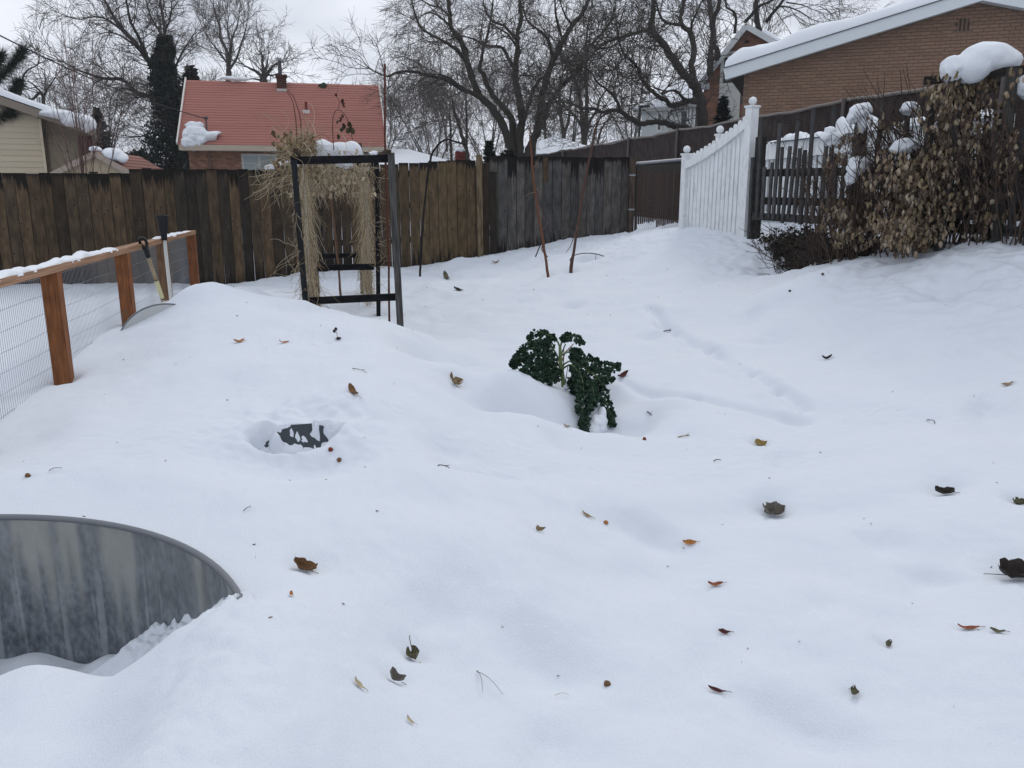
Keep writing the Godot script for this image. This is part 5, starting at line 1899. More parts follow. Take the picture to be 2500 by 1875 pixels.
func white_fences() -> void:
	var a := Vector3(4.47, 0, -10.06)
	var b := Vector3(4.72, 0, -8.90)
	var t := thing("picket_fence", "white vinyl picket fence stepping up to a tall ball capped post", "fence", a.lerp(b, 0.5) + Vector3(0, 1.0, 0))
	var d := (b - a).normalized()
	var side := d.cross(Vector3.UP)
	var bs := Basis(d, Vector3.UP, side)
	var tops := [1.93, 2.135, 2.40]
	var at := [0.0, 0.47, 1.0]
	for k in 3:
		var p := a.lerp(b, at[k])
		var q := mk(t)
		var w: float = [0.088, 0.070, 0.105][k]
		if k == 1:
			p -= side * 0.062
		q.box(Transform3D(bs, Vector3(p.x, (0.7 + tops[k]) * 0.5, p.z)), Vector3(w, tops[k] - 0.7, w))
		q.box(Transform3D(bs, Vector3(p.x, tops[k] - 0.012, p.z)), Vector3(w + 0.022, 0.022, w + 0.022))
		var po := part("post", q.done(M.vinyl), t)
		var s := mk(t)
		var rows := []
		for i in 15:
			var up := PI * (i / 14.0 - 0.5)
			var row := PackedVector3Array()
			for j in 24:
				var an := TAU * j / 24
				row.append(Vector3(p.x + cos(an) * cos(up) * 0.045, tops[k] + 0.048 + sin(up) * 0.045, p.z + sin(an) * cos(up) * 0.045))
			rows.append(row)
		s.sheet(rows, true, true)
		part("ball_cap", s.done(M.vinyl), po)
	var line := func(f: float) -> float: return 1.86 + 0.30 * f + 0.17 * f * f
	for k in 15:
		var f := (k + 0.75) / 15.5
		if absf(f - 0.47) < 0.0:
			continue
		var p := a.lerp(b, f) - side * 0.012
		var q := mk(t)
		picket(q, p, 0.056, 0.78, line.call(f), bs)
		part("picket", q.done(M.vinyl), t)
	for k in 1:
		var r := mk(t)
		var dy := -0.085
		for s in 6:
			var f0 := s / 6.0
			var f1 := (s + 1) / 6.0
			r.bar(a.lerp(b, f0) + side * 0.018 + Vector3(0, line.call(f0) + dy, 0), a.lerp(b, f1) + side * 0.018 + Vector3(0, line.call(f1) + dy, 0), 0.036, 0.088, side)
		part("rail", r.done(M.vinyl), t)
	# the closed boards in the lower part
	for k in 14:
		var f := (k + 0.5) / 14.0
		if k == 2 or k == 4:
			continue
		var q := mk(t)
		var p := a.lerp(b, f) - side * 0.024
		q.box(Transform3D(bs, Vector3(p.x, (0.78 + line.call(f) - 0.18) * 0.5, p.z)), Vector3(0.078, line.call(f) - 0.18 - 0.78, 0.012))
		part("board", q.done(M.vinyl), t)
	# the neighbour's white pickets beyond
	var x := 5.9
	var t2 := thing("picket_fence", "white picket fence in the next yard with snow along its top, seen between grey pickets", "fence", Vector3(x, 1.2, -9.2))
	var z := -11.0
	while z < -6.4:
		var q := mk(t2)
		picket(q, Vector3(x + 0.03, 0, z), 0.07, 0.9, 2.06 + rr(-0.005, 0.005), Basis(Vector3.UP, -PI * 0.5))
		part("picket", q.done(M.vinyl), t2)
		z += 0.115
	var r := mk(t2)
	r.bar(Vector3(x - 0.02, 1.98, -11.0), Vector3(x - 0.02, 2.02, -6.4), 0.036, 0.20, Vector3.RIGHT)
	r.bar(Vector3(x - 0.02, 1.15, -11.0), Vector3(x - 0.02, 1.15, -6.4), 0.036, 0.09, Vector3.RIGHT)
	part("rail", r.done(M.vinyl), t2)
	var c := MB.new()
	c.org = Vector3(x, 2.12, -9.2)
	var rows := []
	for s in 121:
		var zz := lerpf(-10.5, -6.5, s / 120.0)
		var hh := maxf(0.004, 0.07 + 0.16 * n_mid.get_noise_2d(zz * 0.5, 40.0) + 0.03 * n_mid.get_noise_2d(zz * 2.0, 44.0)) * smoothstep(0.0, 0.1, minf(s / 120.0, 1.0 - s / 120.0))
		var row := PackedVector3Array()
		for q in 9:
			var an := PI * q / 8.0
			row.append(Vector3(x - 0.02 - cos(an) * 0.085, 2.10 + sin(an) * hh * 1.6, zz))
		rows.append(row)
	c.sheet(rows, false, true)
	single("fence_snow", c.done(M.clump), "lumpy snow along the top of the white fence in the next yard", "snow", c.org)


func picket_fence() -> void:
	var t := thing("picket_fence", "old grey picket fence of uneven sticks between the white post and the dead vines", "fence", Vector3(4.85, 1.0, -7.2))
	var a := Vector3(4.70, 0, -8.72)
	var b := Vector3(5.53, 0, -3.0)
	var d := (b - a).normalized()
	var side := d.cross(Vector3.UP)
	var bs := Basis(d, Vector3.UP, side)
	var ln := a.distance_to(b)
	var at := 0.0
	var k := 0
	while at < ln:
		var p := a + d * at
		var q := mk(t)
		var v := rr(0.6, 1.25)
		q.col = Color(0.115 * v, 0.115 * v, 0.118 * v)
		var tall := k % 3 == 1
		var hi := (2.18 + rr(-0.04, 0.10)) if tall else (1.72 + rr(-0.10, 0.22))
		var lo := 1.17 + rr(-0.05, 0.02)
		if k == 0:
			hi = 1.83
			lo = 0.85
		var tilt := Basis(bs.z, rr(-0.05, 0.05)) * bs
		var w := rr(0.036, 0.05)
		q.box(Transform3D(tilt, Vector3(p.x, (lo + hi) * 0.5, p.z) + side * 0.03), Vector3(w, hi - lo, 0.020))
		part("picket", q.done(M.old_wood), t)
		at += rr(0.075, 0.125)
		k += 1
	for y in [[1.66, 1.60], [1.36, 1.33], [1.19, 1.13]]:
		var r := mk(t)
		r.col = Color(0.045, 0.042, 0.038) if y[0] > 1.2 else Color(0.10, 0.10, 0.095)
		r.bar(a + Vector3(0, y[0], 0), b + Vector3(0, y[1], 0), 0.035, 0.08, side)
		part("rail", r.done(M.old_wood), t)
	for s in [0.0, 0.26, 0.52, 0.76, 1.0]:
		var p := a.lerp(b, s) - side * 0.06
		var q := mk(t)
		q.col = Color(0.06, 0.058, 0.055)
		q.box(Transform3D(bs, Vector3(p.x, 1.3, p.z)), Vector3(0.085, 1.5, 0.085))
		part("post", q.done(M.old_wood), t)
	# the arbour like frame at the right edge
	var t2 := thing("vine_arbour", "tall grey wooden frame holding up the dead vines at the right edge", "arbour", Vector3(5.15, 1.0, -5.6))
	for s in [[5.10, -5.62, 2.36, 0.075, 0.02], [4.86, -5.86, 2.30, 0.05, -0.06], [5.30, -5.40, 2.34, 0.06, 0.10], [4.98, -5.58, 1.9, 0.05, 0.12], [5.22, -5.36, 1.8, 0.055, -0.08], [4.72, -6.0, 2.2, 0.05, 0.05]]:
		var q := mk(t2)
		var v := rr(0.8, 1.2)
		q.col = Color(0.10 * v, 0.098 * v, 0.09 * v)
		q.bar(Vector3(s[0] + s[4], 0.9, s[1] + 0.05), Vector3(s[0], s[2], s[1]), s[3], 0.04)
		part("post", q.done(M.old_wood), t2)
	for s in [[2.36, 0.06], [1.62, 0.05], [1.30, 0.05]]:
		var q := mk(t2)
		q.col = Color(0.05, 0.045, 0.04)
		q.bar(Vector3(4.68, s[0] - 0.05, -6.05), Vector3(5.55, s[0] + 0.02, -5.25), s[1], 0.05, Vector3.UP)
		part("rail", q.done(M.old_wood), t2)


# ------------------------------------------------------------------ trees
func grow(mb: MB, p: Vector3, dir: Vector3, length: float, r: float, level: int, o: Dictionary) -> void:
	var segs: int = [7, 5, 4, 3][level]
	var pts := PackedVector3Array([p])
	var step := length / segs
	var d := dir.normalized()
	var wob: float = o.wander * [0.7, 1.0, 1.1, 1.0][level]
	for s in segs:
		var lift: float = o.lift[level] + o.curl[level] * s / segs
		d = (d + Vector3(rng.randf_range(-wob, wob), rng.randf_range(-wob, wob) + lift, rng.randf_range(-wob, wob))).normalized()
		p += d * step
		pts.append(p)
	mb.tube(pts, radii(segs + 1, r, r * (0.35 if level < 3 else 0.6)), 5 if level == 0 else 3, false)
	if level >= o.depth:
		return
	var n := int(length * o.den[level] + rng.randf())
	for k in n:
		var f := sqrt(rng.randf_range(0.03, 1.0))
		var x := f * segs
		var i := mini(int(x), segs - 1)
		var q := pts[i].lerp(pts[i + 1], x - i)
		var along := (pts[i + 1] - pts[i]).normalized()
		var out := along.cross(Vector3(rng.randf_range(-1, 1), rng.randf_range(-1, 1), rng.randf_range(-1, 1))).normalized()
		var an := rng.randf_range(0.45, 1.05)
		grow(mb, q, along * cos(an) + out * sin(an), o.len[level] * rng.randf_range(0.5, 1.15) * (1.15 - 0.55 * f), minf(o.rad[level], r * 0.7), level + 1, o)


func tree(called: String, label: String, limbs: Array, o: Dictionary, group := "") -> Node3D:
	var first := path3(limbs[0], 2)
	var t := thing(called, label, "tree", Vector3(first[0].x, 0.2, first[0].z), 0.0, group)
	var wood := mk(t)
	var tw := mk(t)
	wood.col = o.bark
	tw.col = o.twig
	var fat: float = o.get("fat", 1.0)
	for lb: Array in limbs:
		var l := lb.duplicate()
		l[0] *= fat
		l[1] *= fat
		var p := path3(l, 2)
		if p[0].y < 3.0 and l[0] > 0.04:
			var dn := p[0] - (p[1] - p[0]) * 0.4
			dn.y = 0.0
			p.insert(0, dn)
		p = smooth(p, 4)
		var r := radii(p.size(), l[0], l[1])
		for k in range(1, p.size() - 1):
			p[k] += rvec() * r[k] * 0.22
			r[k] *= rr(0.9, 1.1)
		wood.tube(p, r, 9, true)
		var run := 0.0
		for k in range(1, p.size()):
			var along := p[k] - p[k - 1]
			run += along.length()
			along = along.normalized()
			var thin := clampf(1.4 - r[k] * o.thick, 0.25, 1.0)
			if p[k].y < o.bare:
				continue
			var n := int(p[k].distance_to(p[k - 1]) * o.spray * thin + rng.randf())
			for q in n:
				var out := along.cross(rvec()).normalized()
				var an := rr(0.5, 1.25)
				grow(tw, p[k].lerp(p[k - 1], rng.randf()), along * cos(an) + out * sin(an), o.first * rr(0.5, 1.2), minf(o.base, r[k] * 0.7), 1, o)
		var end := p[p.size() - 1]
		var dir := (end - p[p.size() - 3]).normalized()
		for q in int(o.tips):
			grow(tw, end, dir + rvec() * 0.55, o.first * rr(0.7, 1.4), minf(o.base, l[1] * 0.9), 1, o)
	part("trunk", wood.done(M.bark), t)
	part("crown", tw.done(M.twig), t)
	return t


func trees() -> void:
	var dark := Color(0.042, 0.036, 0.032)
	var grey := Color(0.085, 0.074, 0.066)
	tree("bare_tree", "big bare tree with many dark spreading trunks behind the grey and brown fence", BIG_TREE, {
		"bark": Color(0.050, 0.044, 0.039), "twig": Color(0.085, 0.074, 0.066), "wander": 0.22, "lift": [0.0, 0.06, 0.02, -0.02], "curl": [0.0, -0.26, -0.16, -0.10], "depth": 3, "den": [3.0, 4.6, 9.0, 0.0],
		"len": [1.6, 1.0, 0.6, 0.0], "rad": [0.016, 0.008, 0.0045, 0.0], "fat": 0.50, "thick": 6.0, "spray": 4.4, "first": 1.15, "base": 0.018, "tips": 4, "bare": 3.0})
	tree("bare_tree", "thick limbed bare tree with crooked low boughs beside the brick gabled houses", RIGHT_TREE, {
		"bark": Color(0.050, 0.043, 0.037), "twig": Color(0.066, 0.057, 0.050), "wander": 0.30, "lift": [0.0, 0.05, 0.03, 0.0], "curl": [0.0, -0.05, -0.05, 0.0], "depth": 3, "den": [3.0, 3.6, 7.0, 0.0],
		"len": [1.6, 1.0, 0.5, 0.0], "rad": [0.025, 0.013, 0.007, 0.0], "fat": 0.55, "thick": 5.0, "spray": 2.6, "first": 1.9, "base": 0.02, "tips": 5, "bare": 2.6})
	tree("bare_tree", "tall spreading bare tree with an ivy covered trunk left of the red roof", LEFT_TREE, {
		"bark": dark, "twig": Color(0.088, 0.078, 0.070), "wander": 0.24, "lift": [0.0, 0.05, 0.04, 0.0], "curl": [0.0, -0.10, -0.08, -0.05], "depth": 3, "den": [3.0, 3.2, 6.5, 0.0],
		"len": [2.2, 1.4, 0.75, 0.0], "rad": [0.028, 0.014, 0.008, 0.0], "fat": 0.5, "thick": 4.0, "spray": 3.6, "first": 1.55, "base": 0.032, "tips": 5, "bare": 3.5})
	tree("bare_tree", "slim vase shaped bare tree behind the left end of the red roof", VASE_TREE, {
		"bark": Color(0.07, 0.062, 0.056), "twig": Color(0.14, 0.127, 0.118), "wander": 0.2, "lift": [0.0, 0.12, 0.10, 0.06], "curl": [0.0, -0.05, 0.0, 0.0], "depth": 3, "den": [3.0, 3.6, 6.5, 0.0],
		"len": [1.8, 1.2, 0.65, 0.0], "rad": [0.02, 0.012, 0.007, 0.0], "thick": 5.0, "spray": 2.4, "first": 2.1, "base": 0.025, "tips": 5, "bare": 7.0})
	tree("bare_tree", "small round crowned bare tree behind the chimney of the red roof", ROUND_TREE, {
		"bark": Color(0.06, 0.054, 0.048), "twig": Color(0.11, 0.10, 0.092), "wander": 0.26, "lift": [0.0, 0.08, 0.06, 0.03], "curl": [0.0, 0.0, 0.0, 0.0], "depth": 3, "den": [3.0, 3.2, 6.0, 0.0],
		"len": [1.5, 1.0, 0.6, 0.0], "rad": [0.02, 0.013, 0.008, 0.0], "thick": 4.0, "spray": 2.2, "first": 1.6, "base": 0.03, "tips": 5, "bare": 5.5})
	tree("bare_tree", "thin stemmed bare tree with hanging twigs between red roof and many stemmed tree", WEEPER, {
		"bark": Color(0.06, 0.052, 0.047), "twig": Color(0.135, 0.12, 0.108), "wander": 0.18, "lift": [0.0, -0.02, -0.12, -0.14], "curl": [0.0, -0.42, -0.30, -0.2], "depth": 3, "den": [3.0, 4.0, 6.5, 0.0],
		"len": [1.8, 1.3, 0.8, 0.0], "rad": [0.015, 0.009, 0.007, 0.0], "thick": 5.0, "spray": 3.2, "first": 2.3, "base": 0.02, "tips": 6, "bare": 3.4})
	tree("bare_tree", "cluster of thin bare stems behind the pyramid roof left of the street lamp", THICKET, {
		"bark": Color(0.06, 0.053, 0.047), "twig": Color(0.115, 0.102, 0.092), "wander": 0.24, "lift": [0.0, 0.08, 0.05, 0.02], "curl": [0.0, -0.04, 0.0, 0.0], "depth": 3, "den": [3.0, 3.4, 6.5, 0.0],
		"len": [1.7, 1.1, 0.65, 0.0], "rad": [0.02, 0.012, 0.007, 0.0], "thick": 5.0, "spray": 1.4, "first": 1.9, "base": 0.025, "tips": 5, "bare": 3.0})
	tree("bare_tree", "bare tree with drooping dark boughs rising behind the brick gables at upper right", BACK_RIGHT_TREE, {
		"bark": dark, "twig": Color(0.085, 0.074, 0.066), "wander": 0.28, "lift": [0.0, 0.04, 0.0, -0.04], "curl": [0.0, -0.14, -0.08, -0.05], "depth": 3, "den": [3.0, 3.2, 6.5, 0.0],
		"len": [1.8, 1.1, 0.6, 0.0], "rad": [0.024, 0.013, 0.008, 0.0], "fat": 0.6, "thick": 4.0, "spray": 2.4, "first": 2.2, "base": 0.022, "tips": 5, "bare": 6.0})
	tree("bare_tree", "twisted bare tree above the snowy roof of the beige house", FAR_LEFT_TREE, {
		"bark": Color(0.05, 0.044, 0.04), "twig": Color(0.075, 0.066, 0.06), "wander": 0.3, "lift": [0.0, 0.06, 0.04, 0.0], "curl": [0.0, 0.0, 0.0, 0.0], "depth": 3, "den": [2.0, 2.6, 4.5, 0.0],
		"len": [1.2, 0.8, 0.45, 0.0], "rad": [0.016, 0.01, 0.006, 0.0], "fat": 0.6, "thick": 5.0, "spray": 1.8, "first": 1.2, "base": 0.02, "tips": 4, "bare": 3.2})
	# more distant crowns along the skyline
	var far := [
		[3.2, -52.0, 4.6, 0.18, "distant hazy bare tree low on the skyline just right of the red roof"],
		[7.0, -56.0, 6.4, 0.2, "distant hazy bare tree seen between the trunks of the many stemmed tree"],
		[11.5, -60.0, 8.0, 0.22, "distant hazy bare tree behind the thin stems and the pyramid roof"],
		[17.0, -58.0, 7.6, 0.22, "distant hazy bare tree above the street lamp and pale house"],
		[23.0, -62.0, 12.0, 0.25, "distant hazy bare tree filling the sky behind the thick limbed tree"],
		[31.0, -60.0, 16.0, 0.28, "distant hazy bare tree behind the brick gables at the upper right"],
		[-13.5, -58.0, 6.4, 0.2, "distant hazy bare tree low behind the ivy covered tree"],
		[-9.0, -66.0, 7.2, 0.2, "distant hazy bare tree showing between ivy and slim vase shaped tree"],
	]
	for f: Array in far:
		var limbs := []
		var base := Vector3(f[0], 0.5, f[1])
		var h: float = f[2]
		for k in 7:
			var an := TAU * k / 7.0 + rr(-0.3, 0.3)
			var lean := rr(0.10, 0.42) * (0.3 if k == 0 else 1.0)
			var top := base + Vector3(cos(an) * lean * h, h * rr(0.68, 0.92), sin(an) * lean * h)
			var m := base + Vector3(cos(an) * lean * h * 0.28, h * 0.45, sin(an) * lean * h * 0.28)
			limbs.append([f[3] * (1.0 if k == 0 else 0.5), 0.03, base.x, base.y + 0.1, base.z, base.x + cos(an) * 0.1, base.y + h * 0.22, base.z + sin(an) * 0.1, m.x, m.y, m.z, top.x, top.y, top.z])
		tree("bare_tree", f[4], limbs, {
			"bark": Color(0.09, 0.08, 0.072), "twig": Color(0.16, 0.145, 0.132), "wander": 0.22, "lift": [0.0, 0.08, 0.05, 0.02], "curl": [0.0, -0.06, 0.0, 0.0], "depth": 3, "den": [3.0, 2.6, 4.6, 0.0],
			"len": [2.4, 1.6, 0.95, 0.0], "rad": [0.025, 0.015, 0.010, 0.0], "thick": 3.0, "spray": 0.95, "first": 2.6, "base": 0.03, "tips": 5, "bare": base.y + h * 0.25}, "hazy bare trees on the skyline")
	# ivy on the leaning trunk and the dark evergreens round it
	var iv := thing("ivy", "dense dark ivy clothing the trunk left of the red roof", "ivy", Vector3(-6.8, 0.2, -41.2))
	var m := mk(iv)
	for k in 22000:
		var f := pow(rng.randf(), 0.8)
		var y := 1.2 + 7.0 * f
		var mid := -6.75 + 0.25 * (1.0 - f) + 0.12 * sin(y * 1.7)
		var an := rr(0, TAU)
		var w := lerpf(2.0, 0.24, pow(f, 0.8)) * (0.95 + 0.65 * n_mid.get_noise_3d(cos(an) * 0.35, y * 0.30, sin(an) * 0.35) + 0.30 * n_fine.get_noise_3d(cos(an) * 0.2, y * 0.2, sin(an) * 0.2))
		var q := pow(rng.randf(), 0.35)
		leaf_quad(m, Vector3(mid + cos(an) * w * q, y, -41.3 + sin(an) * w * q), rr(0.07, 0.15), Color(0.014, 0.019, 0.013) * rr(0.5, 1.7))
	part("foliage", m.done(M.green), iv)
	evergreen("evergreen", "dark ragged evergreen behind the beige house and garden shed", Vector3(-10.6, 0, -45.0), 5.4, 1.25, Color(0.020, 0.026, 0.018), 1)
	evergreen("evergreen", "dark evergreen with a notched top between ivy and red roof ridge", Vector3(-6.0, 0, -43.7), 7.3, 2.1, Color(0.017, 0.022, 0.017), 2)
	evergreen("evergreen", "low wide evergreen just above the left end of the red roof ridge", Vector3(-4.7, 0, -44.2), 6.3, 1.7, Color(0.022, 0.027, 0.021), 3)
	evergreen("evergreen", "small dark conifer right of the red brick chimney", Vector3(4.15, 0, -21.6), 2.75, 0.42, Color(0.012, 0.018, 0.012), 4)
	evergreen("evergreen", "low dark juniper at the foot of the many stemmed tree", Vector3(5.0, 0, -23.2), 2.55, 0.75, Color(0.010, 0.014, 0.010), 5)
	evergreen("evergreen", "dark spruce in front of the white framed windows of the gabled house", Vector3(11.72, 0, -23.9), 4.22, 0.8, Color(0.012, 0.017, 0.014), 6)
	evergreen("evergreen", "broad dark bush right of the small spruce under the white framed windows", Vector3(12.6, 0, -23.6), 3.5, 0.9, Color(0.012, 0.016, 0.012), 7)
	evergreen("evergreen", "brown green bush showing between the ivy tree and the garden shed", Vector3(-8.5, 0, -43.0), 3.3, 1.5, Color(0.050, 0.046, 0.033), 8)
	# russet shrub
	var ru := thing("russet_shrub", "russet leaved shrub above the snowy roof end of the beige house", "shrub", Vector3(-8.6, 0.2, -33.0))
	m = mk(ru)
	for k in 2600:
		var d := rvec().normalized() * pow(rng.randf(), 0.4)
		leaf_quad(m, Vector3(-9.0 + d.x * 1.3, 3.3 + d.y * 0.95, -33 + d.z * 1.0), rr(0.05, 0.10), Color(0.16, 0.085, 0.045) * rr(0.5, 1.2))
	part("foliage", m.done(M.green), ru)
	m = mk(ru)
	m.col = Color(0.07, 0.05, 0.04)
	for k in 40:
		m.tube(PackedVector3Array([Vector3(-9.0, 0.3, -33), Vector3(-9.0 + rr(-0.7, 0.7), 1.9, -33 + rr(-0.4, 0.4)), Vector3(-9.0 + rr(-1.3, 1.3), rr(2.8, 4.4), -33 + rr(-0.8, 0.8))]), radii(3, 0.02, 0.006), 4, false)
	part("stem", m.done(M.twig), ru)
	# reddish sapling just behind the fence
	var sp := thing("sapling", "slender reddish many stemmed sapling in front of the beige house", "sapling", Vector3(-3.45, 0.2, -13.5))
	m = mk(sp)
	m.col = Color(0.13, 0.085, 0.075)
	var o := {"wander": 0.10, "lift": [0.10, 0.14, 0.12, 0.1], "curl": [0.0, 0.0, 0.0, 0.0], "depth": 2, "den": [3.4, 3.0, 0.0, 0.0], "len": [0.55, 0.3, 0.2, 0.0], "rad": [0.0045, 0.0028, 0.002, 0.0]}
	for q in [[-3.56, 3.82], [-3.44, 3.75], [-3.21, 3.62], [-3.66, 3.40], [-3.34, 3.1], [-3.75, 2.9], [-3.12, 2.7], [-3.5, 3.3], [-2.95, 2.35], [-3.85, 2.5]]:
		var p := Vector3(-3.45 + rr(-0.06, 0.06), 0.9, -13.5 + rr(-0.08, 0.08))
		var top := Vector3(q[0], q[1], -13.6 + rr(-0.25, 0.25))
		var mid := p.lerp(top, 0.5) + Vector3(rr(-0.08, 0.08), 0.1, 0)
		var pts := smooth(PackedVector3Array([p, mid, top]), 6)
		m.tube(pts, radii(pts.size(), 0.011, 0.003), 5, false)
		for j in 9:
			var i := 3 + rng.randi() % 8
			grow(m, pts[i], (pts[i] - pts[i - 1]).normalized() + rvec() * 0.6, rr(0.3, 0.7), 0.004, 1, o)
	part("stem", m.done(M.twig), sp)
	pine()
	scrub()


func leaf_quad(m: MB, p: Vector3, s: float, c: Color) -> void:
	m.col = Color(c.r, c.g, c.b)
	var a := rvec().normalized()
	var b := a.cross(rvec()).normalized()
	m.quad(p - a * s * 0.6, p + b * s * 0.38, p + a * s * 0.6, p - b * s * 0.38)


func evergreen(called: String, label: String, base: Vector3, h: float, r: float, c: Color, sd: int) -> void:
	var g := RandomNumberGenerator.new()
	g.seed = sd * 17
	var t := thing(called, label, "evergreen", base)
	var w := mk(t)
	w.col = Color(0.04, 0.032, 0.026)
	w.rod(base, base + Vector3(0, h * 0.96, 0), 0.05 + r * 0.06, 0.015)
	var m := mk(t)
	var y := h * 0.06
	while y < h:
		var f := y / h
		var reach := r * pow(1.0 - f, 0.8) * g.randf_range(0.75, 1.15) + 0.05
		if sd == 7 or sd == 8 or sd == 5:
			reach = r * sqrt(maxf(0.0, 1.0 - f * f)) * g.randf_range(0.7, 1.1)
		var n := 9 if sd == 4 or sd == 6 else 12
		for k in n:
			var an := TAU * k / n + g.randf_range(-0.4, 0.4)
			var d := Vector3(cos(an), 0.10 - 0.28 * (1.0 - f) + g.randf_range(-0.35, 0.35), sin(an))
			var tip := base + Vector3(0, y, 0) + d * reach * g.randf_range(0.8, 1.1)
			var root := base + Vector3(0, y, 0)
			w.tube(PackedVector3Array([root, tip]), radii(2, 0.012, 0.004), 3, false)
			var steps := int(6 + reach * 16)
			for s in steps:
				var q := root.lerp(tip, g.randf_range(0.15, 1.03))
				m.col = c * g.randf_range(0.55, 1.6)
				m.col.a = 1.0
				var ln := g.randf_range(0.06, 0.14) * (0.6 + r * 0.5)
				var dr := (d + Vector3(g.randf_range(-0.9, 0.9), g.randf_range(-0.5, 0.7), g.randf_range(-0.9, 0.9))).normalized()
				var sd2 := dr.cross(Vector3(g.randf_range(-1, 1), g.randf_range(-1, 1), g.randf_range(-1, 1))).normalized() * ln * 0.28
				m.quad(q - sd2, q + dr * ln, q + sd2, q - dr * ln * 0.3)
		y += (0.05 + r * 0.04) * g.randf_range(0.35, 0.9)
	part("trunk", w.done(M.bark), t)
	part("foliage", m.done(M.green), t)


func pine() -> void:
	var t := thing("pine_tree", "long needled pine reaching in at the left edge above the beige house", "pine tree", Vector3(-9.3, 0.2, -25.7))
	var w := mk(t)
	w.col = Color(0.06, 0.045, 0.035)
	w.tube(PackedVector3Array([Vector3(-9.5, 0, -25.7), Vector3(-9.4, 4.0, -25.7), Vector3(-9.3, 8.0, -25.7)]), radii(3, 0.2, 0.1), 8)
	var m := mk(t)
	var shoots := [
		[Vector3(-9.4, 3.7, -25.7), Vector3(-8.6, 4.25, -25.7), Vector3(-8.05, 4.75, -25.7), Vector3(-7.72, 5.15, -25.7)],
		[Vector3(-9.4, 3.6, -25.6), Vector3(-8.8, 4.1, -25.5), Vector3(-8.4, 4.55, -25.4), Vector3(-8.15, 4.95, -25.3)],
		[Vector3(-9.4, 3.3, -25.8), Vector3(-8.8, 3.6, -25.9), Vector3(-8.3, 4.0, -26.0), Vector3(-8.0, 4.35, -26.0)],
		[Vector3(-9.4, 3.1, -25.7), Vector3(-8.9, 3.3, -25.7), Vector3(-8.45, 3.6, -25.7), Vector3(-8.1, 3.85, -25.7)],
		[Vector3(-9.4, 3.0, -25.6), Vector3(-8.9, 3.1, -25.5), Vector3(-8.5, 3.35, -25.5), Vector3(-8.15, 3.5, -25.5)],
		[Vector3(-9.4, 4.6, -25.7), Vector3(-9.0, 4.9, -25.6), Vector3(-8.75, 5.2, -25.6), Vector3(-8.6, 5.5, -25.6)],
	]
	for s: Array in shoots:
		var p := smooth(PackedVector3Array(s), 8)
		w.tube(p, radii(p.size(), 0.035, 0.012), 5)
		for k in 2200:
			var f := pow(rng.randf(), 0.7) * (p.size() - 1)
			var i := mini(int(f), p.size() - 2)
			var q := p[i].lerp(p[i + 1], f - i)
			var d := ((p[i + 1] - p[i]).normalized() * rr(0.3, 1.0) + rvec()).normalized()
			m.col = Color(0.030, 0.036, 0.026) * rr(0.6, 1.6)
			m.col.a = 1.0
			var ln := rr(0.18, 0.36)
			var sd := d.cross(rvec()).normalized() * 0.008
			m.quad(q - sd, q + d * ln, q + sd, q)
	part("trunk", w.done(M.bark), t)
	part("needles", m.done(M.green), t)


# grey undergrowth behind the houses, which reads as one mass
func scrub() -> void:
	var m := MB.new()
	m.org = Vector3(0, 0.3, -50)
	for k in 1500:
		var x := rr(-26.0, 34.0)
		var z := rr(-64.0, -47.0)
		var p := Vector3(x, 0.2, z)
		m.col = Color(0.13, 0.115, 0.105) * rr(0.7, 1.3)
		m.col.a = 1.0
		var h := rr(1.6, 4.2)
		var top := p + Vector3(rr(-0.9, 0.9), h, rr(-0.9, 0.9))
		m.tube(PackedVector3Array([p, p.lerp(top, 0.5) + rvec() * 0.15, top]), radii(3, 0.02, 0.006), 3, false)
		for j in 7:
			var q := p.lerp(top, rr(0.35, 1.0))
			m.tube(PackedVector3Array([q, q + Vector3(rr(-0.7, 0.7), rr(0.1, 0.8), rr(-0.7, 0.7))]), radii(2, 0.009, 0.005), 3, false)
	var o := single("undergrowth", m.done(M.twig), "hazy grey brush and young growth far behind the houses", "brush", m.org)
	o.set_meta("kind", "stuff")


# ------------------------------------------------------------------ dead vines
# one dried leaf: pointed oval, cupped and folded along its rib
func dry_leaf(ln: float, wd: float, cup: float, bend: float, sd: int, ragged := 0.12) -> MB:
	var g := RandomNumberGenerator.new()
	g.seed = sd
	var mb := MB.new()
	var rows := []
	var ph := g.randf_range(0, TAU)
	for a in 9:
		var f := a / 8.0
		var w := wd * pow(sin(PI * clampf(f * 0.93 + 0.05, 0.0, 1.0)), 0.8) * (1.0 + g.randf_range(-ragged, ragged))
		var row := PackedVector3Array()
		for b in 5:
			var s := b / 2.0 - 1.0
			var y := cup * s * s * wd + bend * ln * (f - 0.5) * (f - 0.5) * 2.0 + 0.10 * wd * sin(f * 9.0 + s * 3.0 + ph) * absf(s)
			row.append(Vector3(s * w * 0.5, y, (f - 0.5) * ln))
		rows.append(row)
	mb.sheet(rows)
	return mb


